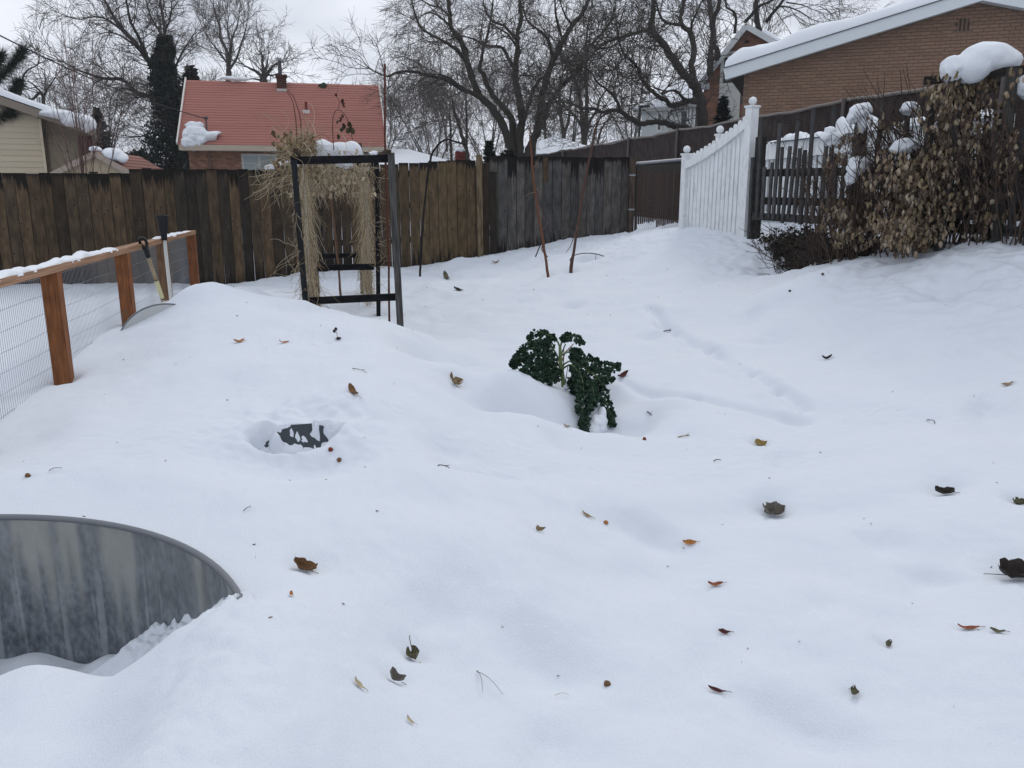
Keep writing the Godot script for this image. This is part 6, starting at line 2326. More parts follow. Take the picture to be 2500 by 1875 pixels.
func shrub() -> void:
	var t := thing("vine_shrub", "big tangled shrub of dead vines with papery tan leaves on the grey fence", "shrub", Vector3(4.75, 1.0, -6.0))
	var variants: Array[Mesh] = []
	var tones := [Color(0.25, 0.19, 0.130), Color(0.185, 0.135, 0.088), Color(0.34, 0.28, 0.21), Color(0.115, 0.082, 0.058), Color(0.21, 0.168, 0.10), Color(0.075, 0.057, 0.044)]
	for k in 6:
		var mb := dry_leaf(rr(0.048, 0.062), rr(0.036, 0.048), rr(-0.5, 0.6), rr(-0.5, 0.5), 40 + k)
		for q in mb.c.size():
			mb.c[q] = tones[k]
		variants.append(mb.done(M.leaf))
	# where it grows: centre, half size, leaves
	var vols := [
		[Vector3(4.70, 1.42, -5.95), Vector3(0.46, 0.42, 0.34), 1500],
		[Vector3(4.86, 1.92, -5.90), Vector3(0.38, 0.42, 0.25), 800],
		[Vector3(4.50, 1.20, -6.55), Vector3(0.28, 0.26, 0.30), 560],
		[Vector3(5.02, 1.55, -5.55), Vector3(0.28, 0.60, 0.25), 260],
		[Vector3(4.48, 1.12, -5.80), Vector3(0.38, 0.16, 0.30), 520],
		[Vector3(4.90, 2.22, -5.85), Vector3(0.30, 0.14, 0.12), 220],
		[Vector3(4.62, 2.00, -6.45), Vector3(0.40, 0.14, 0.25), 60],
		[Vector3(4.42, 1.70, -6.65), Vector3(0.20, 0.22, 0.18), 50],
	]
	var all := mk(t)
	var singles := []
	for v: Array in vols:
		var c: Vector3 = v[0]
		var s: Vector3 = v[1]
		var tuft := Vector3.ZERO
		for k in int(v[2]):
			var d := rvec().normalized() * pow(rng.randf(), 0.6) * rr(0.85, 1.25)
			if k % 16 == 0:
				tuft = d
			elif k % 16 > 2:
				d = tuft + rvec() * 0.22
			if d.y < 0.0:
				d.x *= 0.85
			var p := c + d * s
			p.y = maxf(p.y, snow(p.x, p.z) + 0.03)
			var b := Basis.from_euler(Vector3(rr(0.5, 2.2), rr(-PI, PI), rr(-0.7, 0.7))).scaled(Vector3(rr(0.3, 0.9), 1.0, rr(0.4, 0.95)))
			singles.append([p, b, d.length() - 0.25 * d.z + rr(0, 0.5)])
	singles.sort_custom(func(a: Array, b: Array) -> bool: return a[2] > b[2])
	for k in singles.size():
		var q: Array = singles[k]
		var me: ArrayMesh = variants[(k * 7) % 6]
		if k < 300:
			var o := part("leaf", me, t, q[0] - t.position)
			o.basis = q[1]
		else:
			var src := dry_leaf_cached((k * 7) % 6)
			all.col = tones[(k * 5 + k / 6) % 6]
			var f := all.v.size()
			for j in src.v.size():
				all.vert(q[1] * src.v[j] + q[0], (q[1] * src.n[j]).normalized())
			for j in src.i:
				all.i.append(f + j)
	var st := part("dead_leaves", all.done(M.leaf), t)
	st.set_meta("kind", "stuff")
	# stems
	var m := mk(t)
	var o := {"wander": 0.28, "lift": [0.1, 0.06, 0.02, 0.0], "curl": [0.0, -0.12, -0.1, 0.0], "depth": 2, "den": [4.0, 5.0, 0.0, 0.0], "len": [0.35, 0.2, 0.1, 0.0], "rad": [0.004, 0.0025, 0.002, 0.0]}
	for k in 230:
		var x := rr(4.40, 5.25)
		var z := -6.9 + (x - 4.35) * 1.6 + rr(-0.3, 0.3)
		m.col = Color(0.060, 0.042, 0.034) * rr(0.7, 1.7)
		m.col.a = 1.0
		var p := Vector3(x, snow(x, z) - 0.05, z)
		var d := Vector3(rr(-0.55, 0.35), rr(0.9, 1.2), rr(-0.3, 0.4)).normalized()
		grow(m, p, d, rr(0.7, 1.25), rr(0.004, 0.008), 0, o)
	# long bare canes leaning out over the snow lumps
	for k in 70:
		var p := Vector3(rr(4.5, 5.0), rr(1.5, 2.1), rr(-6.7, -5.9))
		m.col = Color(0.050, 0.036, 0.032) * rr(0.7, 1.5)
		m.col.a = 1.0
		var d := Vector3(rr(-1.0, -0.15), rr(0.25, 0.9), rr(-0.2, 0.3)).normalized()
		var q := p + d * rr(0.3, 0.55)
		m.tube(PackedVector3Array([p - d * 0.2, p.lerp(q, 0.5) + rvec() * 0.02, q]), radii(3, 0.005, 0.002), 4, false)
	part("stem", m.done(M.twig), t)
	# low brambles under the grey pickets
	var t2 := thing("bramble", "dark leafless bramble thicket under the old grey picket fence", "bramble", Vector3(4.6, 0.85, -7.5))
	var b := mk(t2)
	for k in 420:
		var f := rng.randf()
		var x := lerpf(4.62, 4.42, f) + rr(-0.04, 0.45)
		var z := lerpf(-8.45, -6.7, f)
		b.col = Color(0.040, 0.030, 0.025) * rr(0.5, 1.8)
		b.col.a = 1.0
		var p := Vector3(x, snow(x, z) - 0.06, z)
		var d := Vector3(rr(-0.8, 0.6), rr(0.4, 1.0), rr(-0.7, 0.7)).normalized()
		var ln := rr(0.15, 0.38)
		b.tube(PackedVector3Array([p, p + d * ln * 0.5 + rvec() * 0.03, p + d * ln + Vector3(rr(-0.08, 0.08), -0.06, rr(-0.08, 0.08))]), radii(3, 0.004, 0.002), 4, false)
	for k in 3000:
		var f := rng.randf()
		var x := lerpf(4.70, 4.46, f) + rr(-0.04, 0.6)
		var z := lerpf(-8.45, -6.75, f)
		leaf_quad(b, Vector3(x, snow(x, z) + rr(0.0, 0.16) * rng.randf(), z), rr(0.02, 0.045), Color(0.030, 0.026, 0.020) * rr(0.4, 2.0))
	part("stem", b.done(M.leaf), t2)
	# the bare bank under it
	var sb := MB.new()
	var rows := []
	for a in 60:
		var row := PackedVector3Array()
		var f := a / 59.0
		for b2 in 24:
			var g2 := b2 / 23.0
			var x := lerpf(4.60, 4.42, f) + g2 * 0.75
			var z := lerpf(-8.5, -6.2, f)
			var e := minf(minf(f, 1.0 - f) * 5.0, minf(g2 * 3.5, (1.0 - g2) * 4.0))
			row.append(Vector3(x, snow(x, z) - 0.05 + 0.10 * smoothstep(0.0, 1.0, e) + 0.05 * n_mid.get_noise_2d(x * 2.0, z * 2.0) + 0.03 * n_fine.get_noise_2d(x, z), z))
		rows.append(row)
	sb.sheet(rows, false, true)
	struct("soil_bank", sb.done(M.soil))
	# snow caught on it
	var g := "snow lumps caught on the dead vines"
	lump_thing("snow_lump", "biggest snow pillow, on top of the dead vine frame at the upper right", "snow", Vector3(5.03, 2.45, -5.80), [[Vector3.ZERO, Vector3(0.23, 0.125, 0.16)], [Vector3(-0.13, -0.06, 0.0), Vector3(0.14, 0.12, 0.14)], [Vector3(0.10, -0.02, 0), Vector3(0.17, 0.11, 0.15)]], 31, 0.03, g)
	lump_thing("snow_lump", "smaller snow lump hanging at the left of the biggest pillow", "snow", Vector3(4.74, 2.37, -5.83), [[Vector3.ZERO, Vector3(0.085, 0.10, 0.09)], [Vector3(0.07, 0.03, 0), Vector3(0.07, 0.08, 0.08)]], 32, 0.05, g)
	lump_thing("snow_lump", "round snow lump on the leftmost upper vine tangle, against the brick wall", "snow", Vector3(4.46, 2.12, -6.54), [[Vector3.ZERO, Vector3(0.085, 0.06, 0.08)], [Vector3(0.05, 0.02, 0), Vector3(0.06, 0.055, 0.06)], [Vector3(-0.04, -0.05, 0), Vector3(0.05, 0.06, 0.05)], [Vector3(0.035, -0.07, 0), Vector3(0.03, 0.09, 0.04)]], 33, 0.09, g)
	lump_thing("snow_lump", "small snow lump between the round one and the leafy middle of the shrub", "snow", Vector3(4.81, 2.14, -6.36), [[Vector3.ZERO, Vector3(0.075, 0.055, 0.06)], [Vector3(0.05, -0.02, 0), Vector3(0.04, 0.05, 0.05)]], 34, 0.07, g)
	lump_thing("snow_lump", "long flat snow lump on the front middle branches of the vine shrub", "snow", Vector3(4.63, 1.82, -6.11), [[Vector3.ZERO, Vector3(0.13, 0.06, 0.08)], [Vector3(-0.06, -0.015, 0), Vector3(0.075, 0.055, 0.07)]], 35, 0.05, g)
	lump_thing("snow_lump", "lumpy snow clot low on the left side of the vine shrub", "snow", Vector3(4.40, 1.66, -6.42), [[Vector3.ZERO, Vector3(0.075, 0.07, 0.08)], [Vector3(0.06, 0.05, 0), Vector3(0.07, 0.035, 0.06)], [Vector3(-0.03, -0.07, 0), Vector3(0.05, 0.06, 0.05)], [Vector3(-0.02, 0.05, 0), Vector3(0.04, 0.04, 0.05)]], 36, 0.11, g)
	lump_thing("snow_lump", "snow draped along sloping twigs beside the grey picket tops", "snow", Vector3(4.40, 1.93, -6.82), [[Vector3.ZERO, Vector3(0.12, 0.05, 0.07)], [Vector3(0.06, -0.05, 0), Vector3(0.10, 0.045, 0.06)], [Vector3(-0.02, 0.05, 0), Vector3(0.05, 0.04, 0.05)]], 37, 0.10, g)
	lump_thing("snow_lump", "snow patch at the right picture edge just under the biggest pillow", "snow", Vector3(5.23, 2.24, -5.60), [[Vector3.ZERO, Vector3(0.10, 0.09, 0.09)], [Vector3(0.08, 0.02, 0), Vector3(0.10, 0.08, 0.09)]], 38, 0.05, g)


var leaf_store := {}


func dry_leaf_cached(k: int) -> MB:
	if not leaf_store.has(k):
		leaf_store[k] = dry_leaf(0.055, 0.042, [0.4, -0.3, 0.6, -0.5, 0.2, 0.1][k], [0.3, -0.4, 0.1, 0.5, -0.2, 0.0][k], 70 + k)
	return leaf_store[k]


# ------------------------------------------------------------------ the trellis
func trellis() -> void:
	var t := thing("vine_trellis", "tunnel trellis of dark timber frames draped with netting and dried tan vines", "trellis", Vector3(0.15, 0.2, -8.6))
	var wet := Color(0.018, 0.019, 0.022)
	var grey := Color(0.15, 0.145, 0.14)
	var leg := func(a: Vector3, b: Vector3, w: float, d: float, c: Color, label: String) -> void:
		var q := mk(t)
		q.col = c
		q.bar(a, b, w, d)
		var o := part("leg", q.done(M.old_wood), t)
		if label:
			o.set_meta("label", label)
	leg.call(Vector3(0.572, 0.05, -7.03), Vector3(0.535, 1.765, -7.06), 0.052, 0.085, grey * 0.9, "weathered grey front leg")
	leg.call(Vector3(-0.200, 0.10, -7.02), Vector3(-0.240, 1.70, -7.05), 0.045, 0.085, Color(0.035, 0.036, 0.042), "")
	leg.call(Vector3(0.468, 0.05, -8.63), Vector3(0.510, 1.84, -8.60), 0.040, 0.08, wet, "")
	leg.call(Vector3(-0.130, 0.05, -8.63), Vector3(-0.150, 1.84, -8.60), 0.040, 0.08, wet, "")
	leg.call(Vector3(0.372, 0.05, -10.30), Vector3(0.400, 1.78, -10.30), 0.040, 0.08, wet, "")
	leg.call(Vector3(-0.150, 0.05, -10.30), Vector3(-0.170, 1.78, -10.30), 0.040, 0.08, wet, "")
	var cross := func(x0: float, x1: float, y0: float, y1: float, z: float, h: float) -> void:
		var q := mk(t)
		q.col = wet
		q.bar(Vector3(x0, y0, z), Vector3(x1, y1, z), h, 0.038, Vector3.UP)
		part("crossbar", q.done(M.old_wood), t)
	cross.call(-0.268, 0.515, 1.700, 1.722, -7.115, 0.062)
	cross.call(-0.178, 0.545, 0.560, 0.575, -7.115, 0.060)
	cross.call(-0.110, 0.448, 0.702, 0.700, -8.69, 0.062)
	cross.call(-0.14, 0.35, 0.695, 0.700, -10.36, 0.055)
	cross.call(-0.13, 0.49, 1.74, 1.74, -8.68, 0.062)
	for s: float in [-1.0, 1.0]:
		var q := mk(t)
		q.col = Color(0.10, 0.07, 0.045)
		var x := 0.515 if s > 0.0 else -0.22
		q.bar(Vector3(x, 1.775, -7.0), Vector3(x * 0.82 + 0.02, 1.80, -10.4), 0.038, 0.03)
		part("top_rail", q.done(M.old_wood), t)
	for q in [[-0.17, 1.865, Color(0.16, 0.085, 0.05)], [0.335, 1.865, Color(0.075, 0.068, 0.05)]]:
		var b := mk(t)
		b.col = q[2]
		b.box(Transform3D(Basis(), Vector3(q[0], q[1], -8.45)), Vector3(0.050, 0.10, 0.05))
		part("block", b.done(M.old_wood), t)
	# netting and vines
	var net := mk(t)
	net.col = Color(0.36, 0.34, 0.30)
	var tan: Array[Color] = [Color(0.42, 0.345, 0.23), Color(0.32, 0.245, 0.145), Color(0.52, 0.44, 0.32), Color(0.19, 0.135, 0.075)]
	var fibre := func(m: MB, p: Vector3, d: Vector3, n: int, step: float, wob: float, r: float, pull: Vector3) -> void:
		var pts := PackedVector3Array([p])
		for k in n:
			d = (d + rvec() * wob + pull).normalized()
			p += d * step * rr(0.7, 1.3)
			p.y = maxf(p.y, snow(p.x, p.z) + 0.005)
			pts.append(p)
		var c := tan[rng.randi() % 4] * rr(0.7, 1.2)
		m.col = Color(c.r, c.g, c.b)
		m.tube(pts, radii(n + 1, r, r * 0.6), 3, false)
	var sides := [[-0.175, -7.12, -8.50, 0.024, 640], [0.405, -8.72, -10.25, 0.024, 680]]
	for s: Array in sides:
		var v := mk(t)
		for k in int(s[4]):
			var p := Vector3(s[0] + rr(-s[3], s[3]), rr(0.42, 1.70), rr(s[2], s[1]))
			fibre.call(v, p, Vector3(rr(-0.3, 0.3), -1, rr(-0.3, 0.3)), 6, 0.055, 0.42, rr(0.0012, 0.0026), Vector3(0, -0.25, 0))
		for k in 90:
			var p := Vector3(s[0] + rr(-s[3], s[3]), rr(0.5, 1.7), rr(s[2], s[1]))
			fibre.call(v, p, Vector3(rr(-1, 1), rr(-0.4, 0.5), rr(-0.5, 0.5)), 6, 0.030, 0.6, 0.0018, Vector3(0, -0.12, 0))
		# fringe at the bottom
		for k in 150:
			var p := Vector3(s[0] + rr(-s[3], s[3]), rr(0.52, 0.75), rr(s[2], s[1]))
			fibre.call(v, p, Vector3(rr(-0.2, 0.2), -1, 0), 5, 0.06, 0.12, 0.0016, Vector3(0, -0.1, 0))
		part("dried_vine", v.done(M.plain), t).set_meta("kind", "stuff")
		var z: float = s[1]
		while z > s[2]:
			net.tube(PackedVector3Array([Vector3(s[0], 0.32, z), Vector3(s[0], 1.75, z)]), radii(2, 0.0011, 0.0011), 3, false)
			z -= 0.06
		var y := 0.4
		while y < 1.75:
			net.tube(PackedVector3Array([Vector3(s[0], y, s[1]), Vector3(s[0], y, s[2])]), radii(2, 0.0011, 0.0011), 3, false)
			y += 0.06
	part("netting", net.done(M.plain), t)
	var top := mk(t)
	for k in 260:
		var x := rr(-0.34, 0.42)
		var p := Vector3(x, rr(1.62, 1.80), rr(-9.6, -7.35))
		fibre.call(top, p, rvec(), 7, 0.045, 0.5, rr(0.0014, 0.003), Vector3(0, -0.10, 0))
	for k in 230:
		var p := Vector3(-0.22 + rr(-0.13, 0.16), 1.83 + rr(-0.16, 0.16), -7.8 + rr(-0.4, 0.4))
		fibre.call(top, p, rvec(), 7, 0.036, 0.6, rr(0.0014, 0.003), Vector3(rr(-0.1, 0.1), -0.06, 0))
	for k in 80:
		var p := Vector3(-0.40 + rr(-0.12, 0.14), 1.60 + rr(-0.12, 0.12), -7.7 + rr(-0.3, 0.3))
		fibre.call(top, p, Vector3(rr(-1, 0.2), rr(-0.6, 0.2), rr(-0.3, 0.3)), 7, 0.035, 0.5, 0.002, Vector3(-0.03, -0.06, 0))
	for k in 170:
		var p := Vector3(rr(-0.15, 0.40), 1.66 + rr(-0.16, 0.06), rr(-9.9, -8.0))
		fibre.call(top, p, Vector3(rr(-0.4, 0.4), -1, rr(-0.4, 0.4)), 6, 0.04, 0.4, 0.002, Vector3(0, -0.1, 0))
	part("dried_vine", top.done(M.plain), t).set_meta("kind", "stuff")
	var lv := mk(t)
	for k in 420:
		var p := Vector3(rr(-0.35, 0.42), rr(1.40, 1.85), rr(-9.6, -7.4))
		if k % 2:
			p = Vector3(-0.24 + rr(-0.18, 0.18), rr(1.55, 1.95), -7.8 + rr(-0.4, 0.4))
		var src := dry_leaf_cached(k % 6)
		var b := Basis.from_euler(Vector3(rr(0.5, 2.4), rr(-PI, PI), rr(-0.7, 0.7))).scaled(Vector3.ONE * rr(0.5, 1.1))
		var f := lv.v.size()
		var c: Color = tan[k % 4] * rr(0.6, 1.0)
		lv.col = Color(c.r, c.g, c.b)
		for j in src.v.size():
			lv.vert(b * src.v[j] + p, (b * src.n[j]).normalized())
		for j in src.i:
			lv.i.append(f + j)
	part("dead_leaves", lv.done(M.leaf), t).set_meta("kind", "stuff")
	# loose tendrils round the front left leg and the back right leg
	var td := mk(t)
	for k in 26:
		var z := -7.06
		var p := Vector3(-0.22 + rr(-0.06, 0.06), rr(0.6, 1.7), z + rr(0.02, 0.08))
		fibre.call(td, p, Vector3(rr(-1.0, 0.5), rr(-1, 0.3), rr(-0.1, 0.3)), 9, 0.035, 0.42, 0.0018, Vector3(0, -0.02, 0))
	for k in 40:
		var p := Vector3(0.49 + rr(-0.02, 0.03), rr(0.5, 1.6), -8.55)
		fibre.call(td, p, Vector3(rr(-0.3, 1.0), rr(-0.5, 0.5), rr(-0.2, 0.2)), 6, 0.025, 0.45, 0.0016, Vector3(0, -0.02, 0))
	part("tendrils", td.done(M.plain), t).set_meta("kind", "stuff")
	# snow lying on the top
	lump_thing("snow_lump", "lumpy snow lying on top of the vine trellis before the red roof", "snow", Vector3(0.13, 1.82, -8.15), [[Vector3(-0.14, 0.01, 0), Vector3(0.10, 0.10, 0.16)], [Vector3(0.02, 0.0, 0), Vector3(0.12, 0.085, 0.2)], [Vector3(0.13, 0.005, 0), Vector3(0.10, 0.095, 0.16)], [Vector3(0.05, -0.06, 0.05), Vector3(0.10, 0.10, 0.1)]], 41, 0.04)
	lump_thing("snow_lump", "tiny snow cap on the top bar beside the grey trellis leg", "snow", Vector3(0.40, 1.762, -7.12), [[Vector3.ZERO, Vector3(0.035, 0.022, 0.022)]], 42, 0.1)


# ------------------------------------------------------------------ canes and stakes
func cane(called: String, label: String, category: String, pts: PackedVector3Array, r0: float, r1: float, c: Color, group := "", m := "twig") -> Node3D:
	var t := thing(called, label, category, pts[0], 0.0, group)
	var mb := mk(t)
	mb.col = c
	var p := smooth(pts, 6)
	var r := radii(p.size(), r0, r1)
	for k in range(1, p.size() - 1):
		p[k] += rvec() * r[k] * 0.25
		r[k] *= rr(0.88, 1.12)
	mb.tube(p, r, 7)
	part("stem", mb.done(M[m]), t)
	return t


func stakes() -> void:
	cane("bent_pole", "dark bent pole hooking over to the right in front of the brown fence", "pole", PackedVector3Array([Vector3(1.175, 0.22, -11.2), Vector3(1.225, 0.98, -11.1), Vector3(1.30, 1.60, -11.1), Vector3(1.36, 1.90, -11.1), Vector3(1.45, 2.05, -11.1), Vector3(1.57, 2.12, -11.1), Vector3(1.70, 2.09, -11.1), Vector3(1.82, 2.06, -11.1)]), 0.016, 0.012, Color(0.038, 0.034, 0.032), "", "old_wood")
	var t := cane("bare_cane", "bare reddish brown cane leaning left against the grey fence, left one of two", "cane", PackedVector3Array([Vector3(2.655, 0.40, -9.97), Vector3(2.590, 0.86, -10.0), Vector3(2.49, 1.50, -10.05), Vector3(2.45, 1.90, -10.05), Vector3(2.43, 2.12, -10.05), Vector3(2.44, 2.25, -10.05)]), 0.020, 0.006, Color(0.135, 0.060, 0.038))
	var m := mk(t)
	m.col = Color(0.16, 0.10, 0.08)
	for q in [[2.50, 1.45, -0.16, -0.06], [2.50, 1.5, 0.06, -0.14], [2.53, 1.28, 0.08, -0.18], [2.57, 1.0, 0.09, 0.12], [2.56, 1.1, -0.07, 0.02], [2.47, 1.75, 0.07, 0.12]]:
		var p := Vector3(q[0], q[1], -10.03)
		m.tube(PackedVector3Array([p, p + Vector3(q[2] * 0.5, q[3] * 0.2, 0.02), p + Vector3(q[2], q[3], 0.03)]), radii(3, 0.006, 0.002), 4, false)
	part("side_twig", m.done(M.twig), t)
	t = cane("bare_cane", "bare brown cane leaning right against the grey fence, right one of two", "cane", PackedVector3Array([Vector3(2.905, 0.42, -9.87), Vector3(2.985, 0.93, -9.9), Vector3(3.10, 1.66, -9.9), Vector3(3.20, 2.12, -9.9), Vector3(3.225, 2.32, -9.9)]), 0.022, 0.007, Color(0.085, 0.050, 0.038))
	m = mk(t)
	m.col = Color(0.12, 0.085, 0.07)
	m.tube(PackedVector3Array([Vector3(2.98, 0.90, -9.88), Vector3(2.93, 0.97, -9.85), Vector3(2.88, 1.02, -9.85)]), radii(3, 0.006, 0.003), 4, false)
	m.tube(PackedVector3Array([Vector3(3.0, 1.05, -9.88), Vector3(2.9, 0.80, -9.85), Vector3(2.84, 0.72, -9.85)]), radii(3, 0.006, 0.003), 4, false)
	part("side_twig", m.done(M.twig), t)
	cane("garden_stake", "tall thin rusty rod standing beside the grey trellis leg, against the red roof", "stake", PackedVector3Array([Vector3(0.50, 0.2, -7.42), Vector3(0.512, 1.0, -7.4), Vector3(0.515, 1.8, -7.4), Vector3(0.525, 2.27, -7.4), Vector3(0.534, 2.50, -7.4)]), 0.010, 0.009, Color(0.085, 0.032, 0.024))
	cane("garden_stake", "thin brown stake standing inside the trellis tunnel", "stake", PackedVector3Array([Vector3(0.105, 0.25, -9.5), Vector3(0.085, 0.8, -9.5), Vector3(0.055, 1.3, -9.5), Vector3(0.04, 1.6, -9.5)]), 0.014, 0.011, Color(0.13, 0.075, 0.05))
	cane("arching_vine", "pair of arching reddish vine stems above the trellis top, left one", "vine", PackedVector3Array([Vector3(-0.235, 1.75, -7.7), Vector3(-0.225, 1.98, -7.7), Vector3(-0.24, 2.20, -7.7), Vector3(-0.29, 2.30, -7.7)]), 0.006, 0.003, Color(0.12, 0.055, 0.04))
	cane("arching_vine", "pair of arching reddish vine stems above the trellis top, right one", "vine", PackedVector3Array([Vector3(-0.20, 1.75, -7.7), Vector3(-0.185, 2.0, -7.7), Vector3(-0.195, 2.12, -7.7), Vector3(-0.23, 2.24, -7.7), Vector3(-0.28, 2.31, -7.7)]), 0.006, 0.003, Color(0.12, 0.055, 0.04))
	var hop := cane("leafy_vine", "upright vine with a few dark dried leaves above the trellis, against the red roof", "vine", PackedVector3Array([Vector3(0.09, 1.80, -8.0), Vector3(0.085, 2.0, -8.0), Vector3(0.10, 2.13, -8.0), Vector3(0.14, 2.18, -8.0), Vector3(0.20, 2.14, -8.0), Vector3(0.235, 2.05, -8.0), Vector3(0.26, 1.92, -8.0)]), 0.004, 0.003, Color(0.10, 0.045, 0.035))
	var spots := [[0.13, 2.30, 0.5], [0.17, 2.245, 0.8], [0.18, 2.22, 0.7], [0.19, 2.13, 0.6], [0.175, 2.09, 0.8], [0.20, 2.03, 0.9], [0.23, 2.02, 1.0], [0.25, 2.00, 1.0], [0.17, 2.00, 0.8], [0.15, 1.94, 0.8], [0.235, 2.05, 0.9], [0.12, 2.07, 0.5], [0.22, 1.99, 1.0]]
	var st := mk(hop)
	st.col = Color(0.10, 0.045, 0.035)
	st.tube(PackedVector3Array([Vector3(0.14, 2.18, -8.0), Vector3(0.16, 2.24, -8.0), Vector3(0.13, 2.31, -8.0)]), radii(3, 0.003, 0.002), 4, false)
	part("stem", st.done(M.twig), hop)
	for k in spots.size():
		var q: Array = spots[k]
		var l := dry_leaf(0.058 * q[2], 0.044 * q[2], 0.6, 0.5, 300 + k)
		var c := Color(0.055, 0.045, 0.028) if k > 4 else Color(0.085, 0.035, 0.025)
		for j in l.c.size():
			l.c[j] = c * (0.8 + 0.05 * k)
		var o := part("leaf", l.done(M.leaf), hop, Vector3(q[0], q[1], -8.0 + 0.02 * (k % 3)) - hop.position)
		o.rotation = Vector3(1.2 + 0.2 * (k % 4), k * 1.3, 0.4 * (k % 3))
	# spindly vines rising by the brown fence left of the canes
	cane("bare_twig", "dark broken twig poking from the snow between the two bare canes", "twig", PackedVector3Array([Vector3(2.72, 0.60, -10.9), Vector3(2.78, 0.74, -10.9), Vector3(2.83, 0.80, -10.9), Vector3(2.80, 0.70, -10.86), Vector3(2.88, 0.60, -10.85)]), 0.008, 0.006, Color(0.035, 0.03, 0.028))


# ------------------------------------------------------------------ shovels
func shovels() -> void:
	var t := thing("shovel", "shovel with black D handle and pale wooden shaft leaning on the redwood fence", "shovel", Vector3(-1.40, 0.6, -7.4))
	var a := Vector3(-1.40, 0.50, -7.52)
	var b := Vector3(-1.425, 0.985, -7.12)
	var d := (b - a).normalized()
	var m := mk(t)
	m.col = Color(0.50, 0.40, 0.26)
	m.tube(PackedVector3Array([a, a.lerp(b, 0.5), b]), radii(3, 0.017, 0.017), 10)
	part("shaft", m.done(M.redwood), t)
	m = mk(t)
	m.col = Color(0.62, 0.58, 0.34)
	m.tube(PackedVector3Array([a.lerp(b, 0.16), a.lerp(b, 0.50)]), radii(2, 0.0178, 0.0178), 10)
	m.col = Color(0.02, 0.02, 0.02)
	m.tube(PackedVector3Array([a.lerp(b, 0.50), a.lerp(b, 0.515)]), radii(2, 0.0182, 0.0182), 10)
	m.tube(PackedVector3Array([a.lerp(b, 0.15), a.lerp(b, 0.165)]), radii(2, 0.0182, 0.0182), 10)
	part("paper_sleeve", m.done(M.plain), t)
	m = mk(t)
	var s := Vector3(0.55, 0.0, 0.55).normalized()
	var u := d
	var sh := Vector3(0, 0, 0)
	m.tube(PackedVector3Array([b - u * 0.05, b + u * 0.03, b + u * 0.05]), PackedFloat32Array([0.021, 0.021, 0.026]), 10)
	var loop := PackedVector3Array()
	for k in 17:
		var an := TAU * k / 16.0
		loop.append(b + u * (0.095 + 0.058 * sin(an)) + s * 0.043 * cos(an) * (1.0 + 0.25 * sin(an)) + sh)
	m.tube(loop, radii(17, 0.0125, 0.0125), 8, false)
	part("handle", m.done(M.black_plastic), t)
	t = thing("long_handled_tool", "upended garden tool with white shaft and black flared head leaning on the redwood fence", "garden tool", Vector3(-1.40, 0.6, -7.83))
	var p := Vector3(-1.40, 0.40, -7.83)
	var q := Vector3(-1.41, 1.07, -7.83)
	m = mk(t)
	m.col = Color(0.60, 0.60, 0.58)
	m.tube(PackedVector3Array([p, q]), radii(2, 0.0155, 0.0155), 10)
	part("shaft", m.done(M.painted), t)
	m = mk(t)
	var rows := []
	for k in [[0.0, 0.024, 0.024], [0.06, 0.026, 0.026], [0.075, 0.034, 0.03], [0.12, 0.036, 0.03], [0.16, 0.042, 0.032], [0.20, 0.045, 0.034], [0.206, 0.054, 0.036], [0.215, 0.054, 0.036], [0.215, 0.0, 0.0]]:
		var row := PackedVector3Array()
		for j in 24:
			var an := TAU * j / 24.0
			var cx := signf(cos(an)) * pow(absf(cos(an)), 0.6)
			var cz := signf(sin(an)) * pow(absf(sin(an)), 0.6)
			row.append(q + Vector3(cx * k[1], k[0] - 0.03, cz * k[2]))
		rows.append(row)
	m.sheet(rows, true, true)
	part("head", m.done(M.black_plastic), t)


# ------------------------------------------------------------------ kale
func frill(mb: MB, c: Vector3, nn: Vector3, r: float) -> void:
	var x := nn.cross(rvec()).normalized()
	var z := nn.cross(x)
	var ph := rr(0, TAU)
	var cup := rr(-0.5, 0.9)
	var rows := []
	for a in 4:
		var row := PackedVector3Array()
		var f := a / 3.0
		for b in 13:
			var an := TAU * b / 13.0
			var q := r * f * (1.0 + 0.22 * sin(an * 5.0 + ph * 2.0))
			row.append(c + x * cos(an) * q + z * sin(an) * q + nn * (r * (cup * f * f + 0.42 * f * f * sin(an * 3.0 + ph) + 0.20 * f * sin(an * 6.0 + ph))))
		rows.append(row)
	mb.sheet(rows, true)


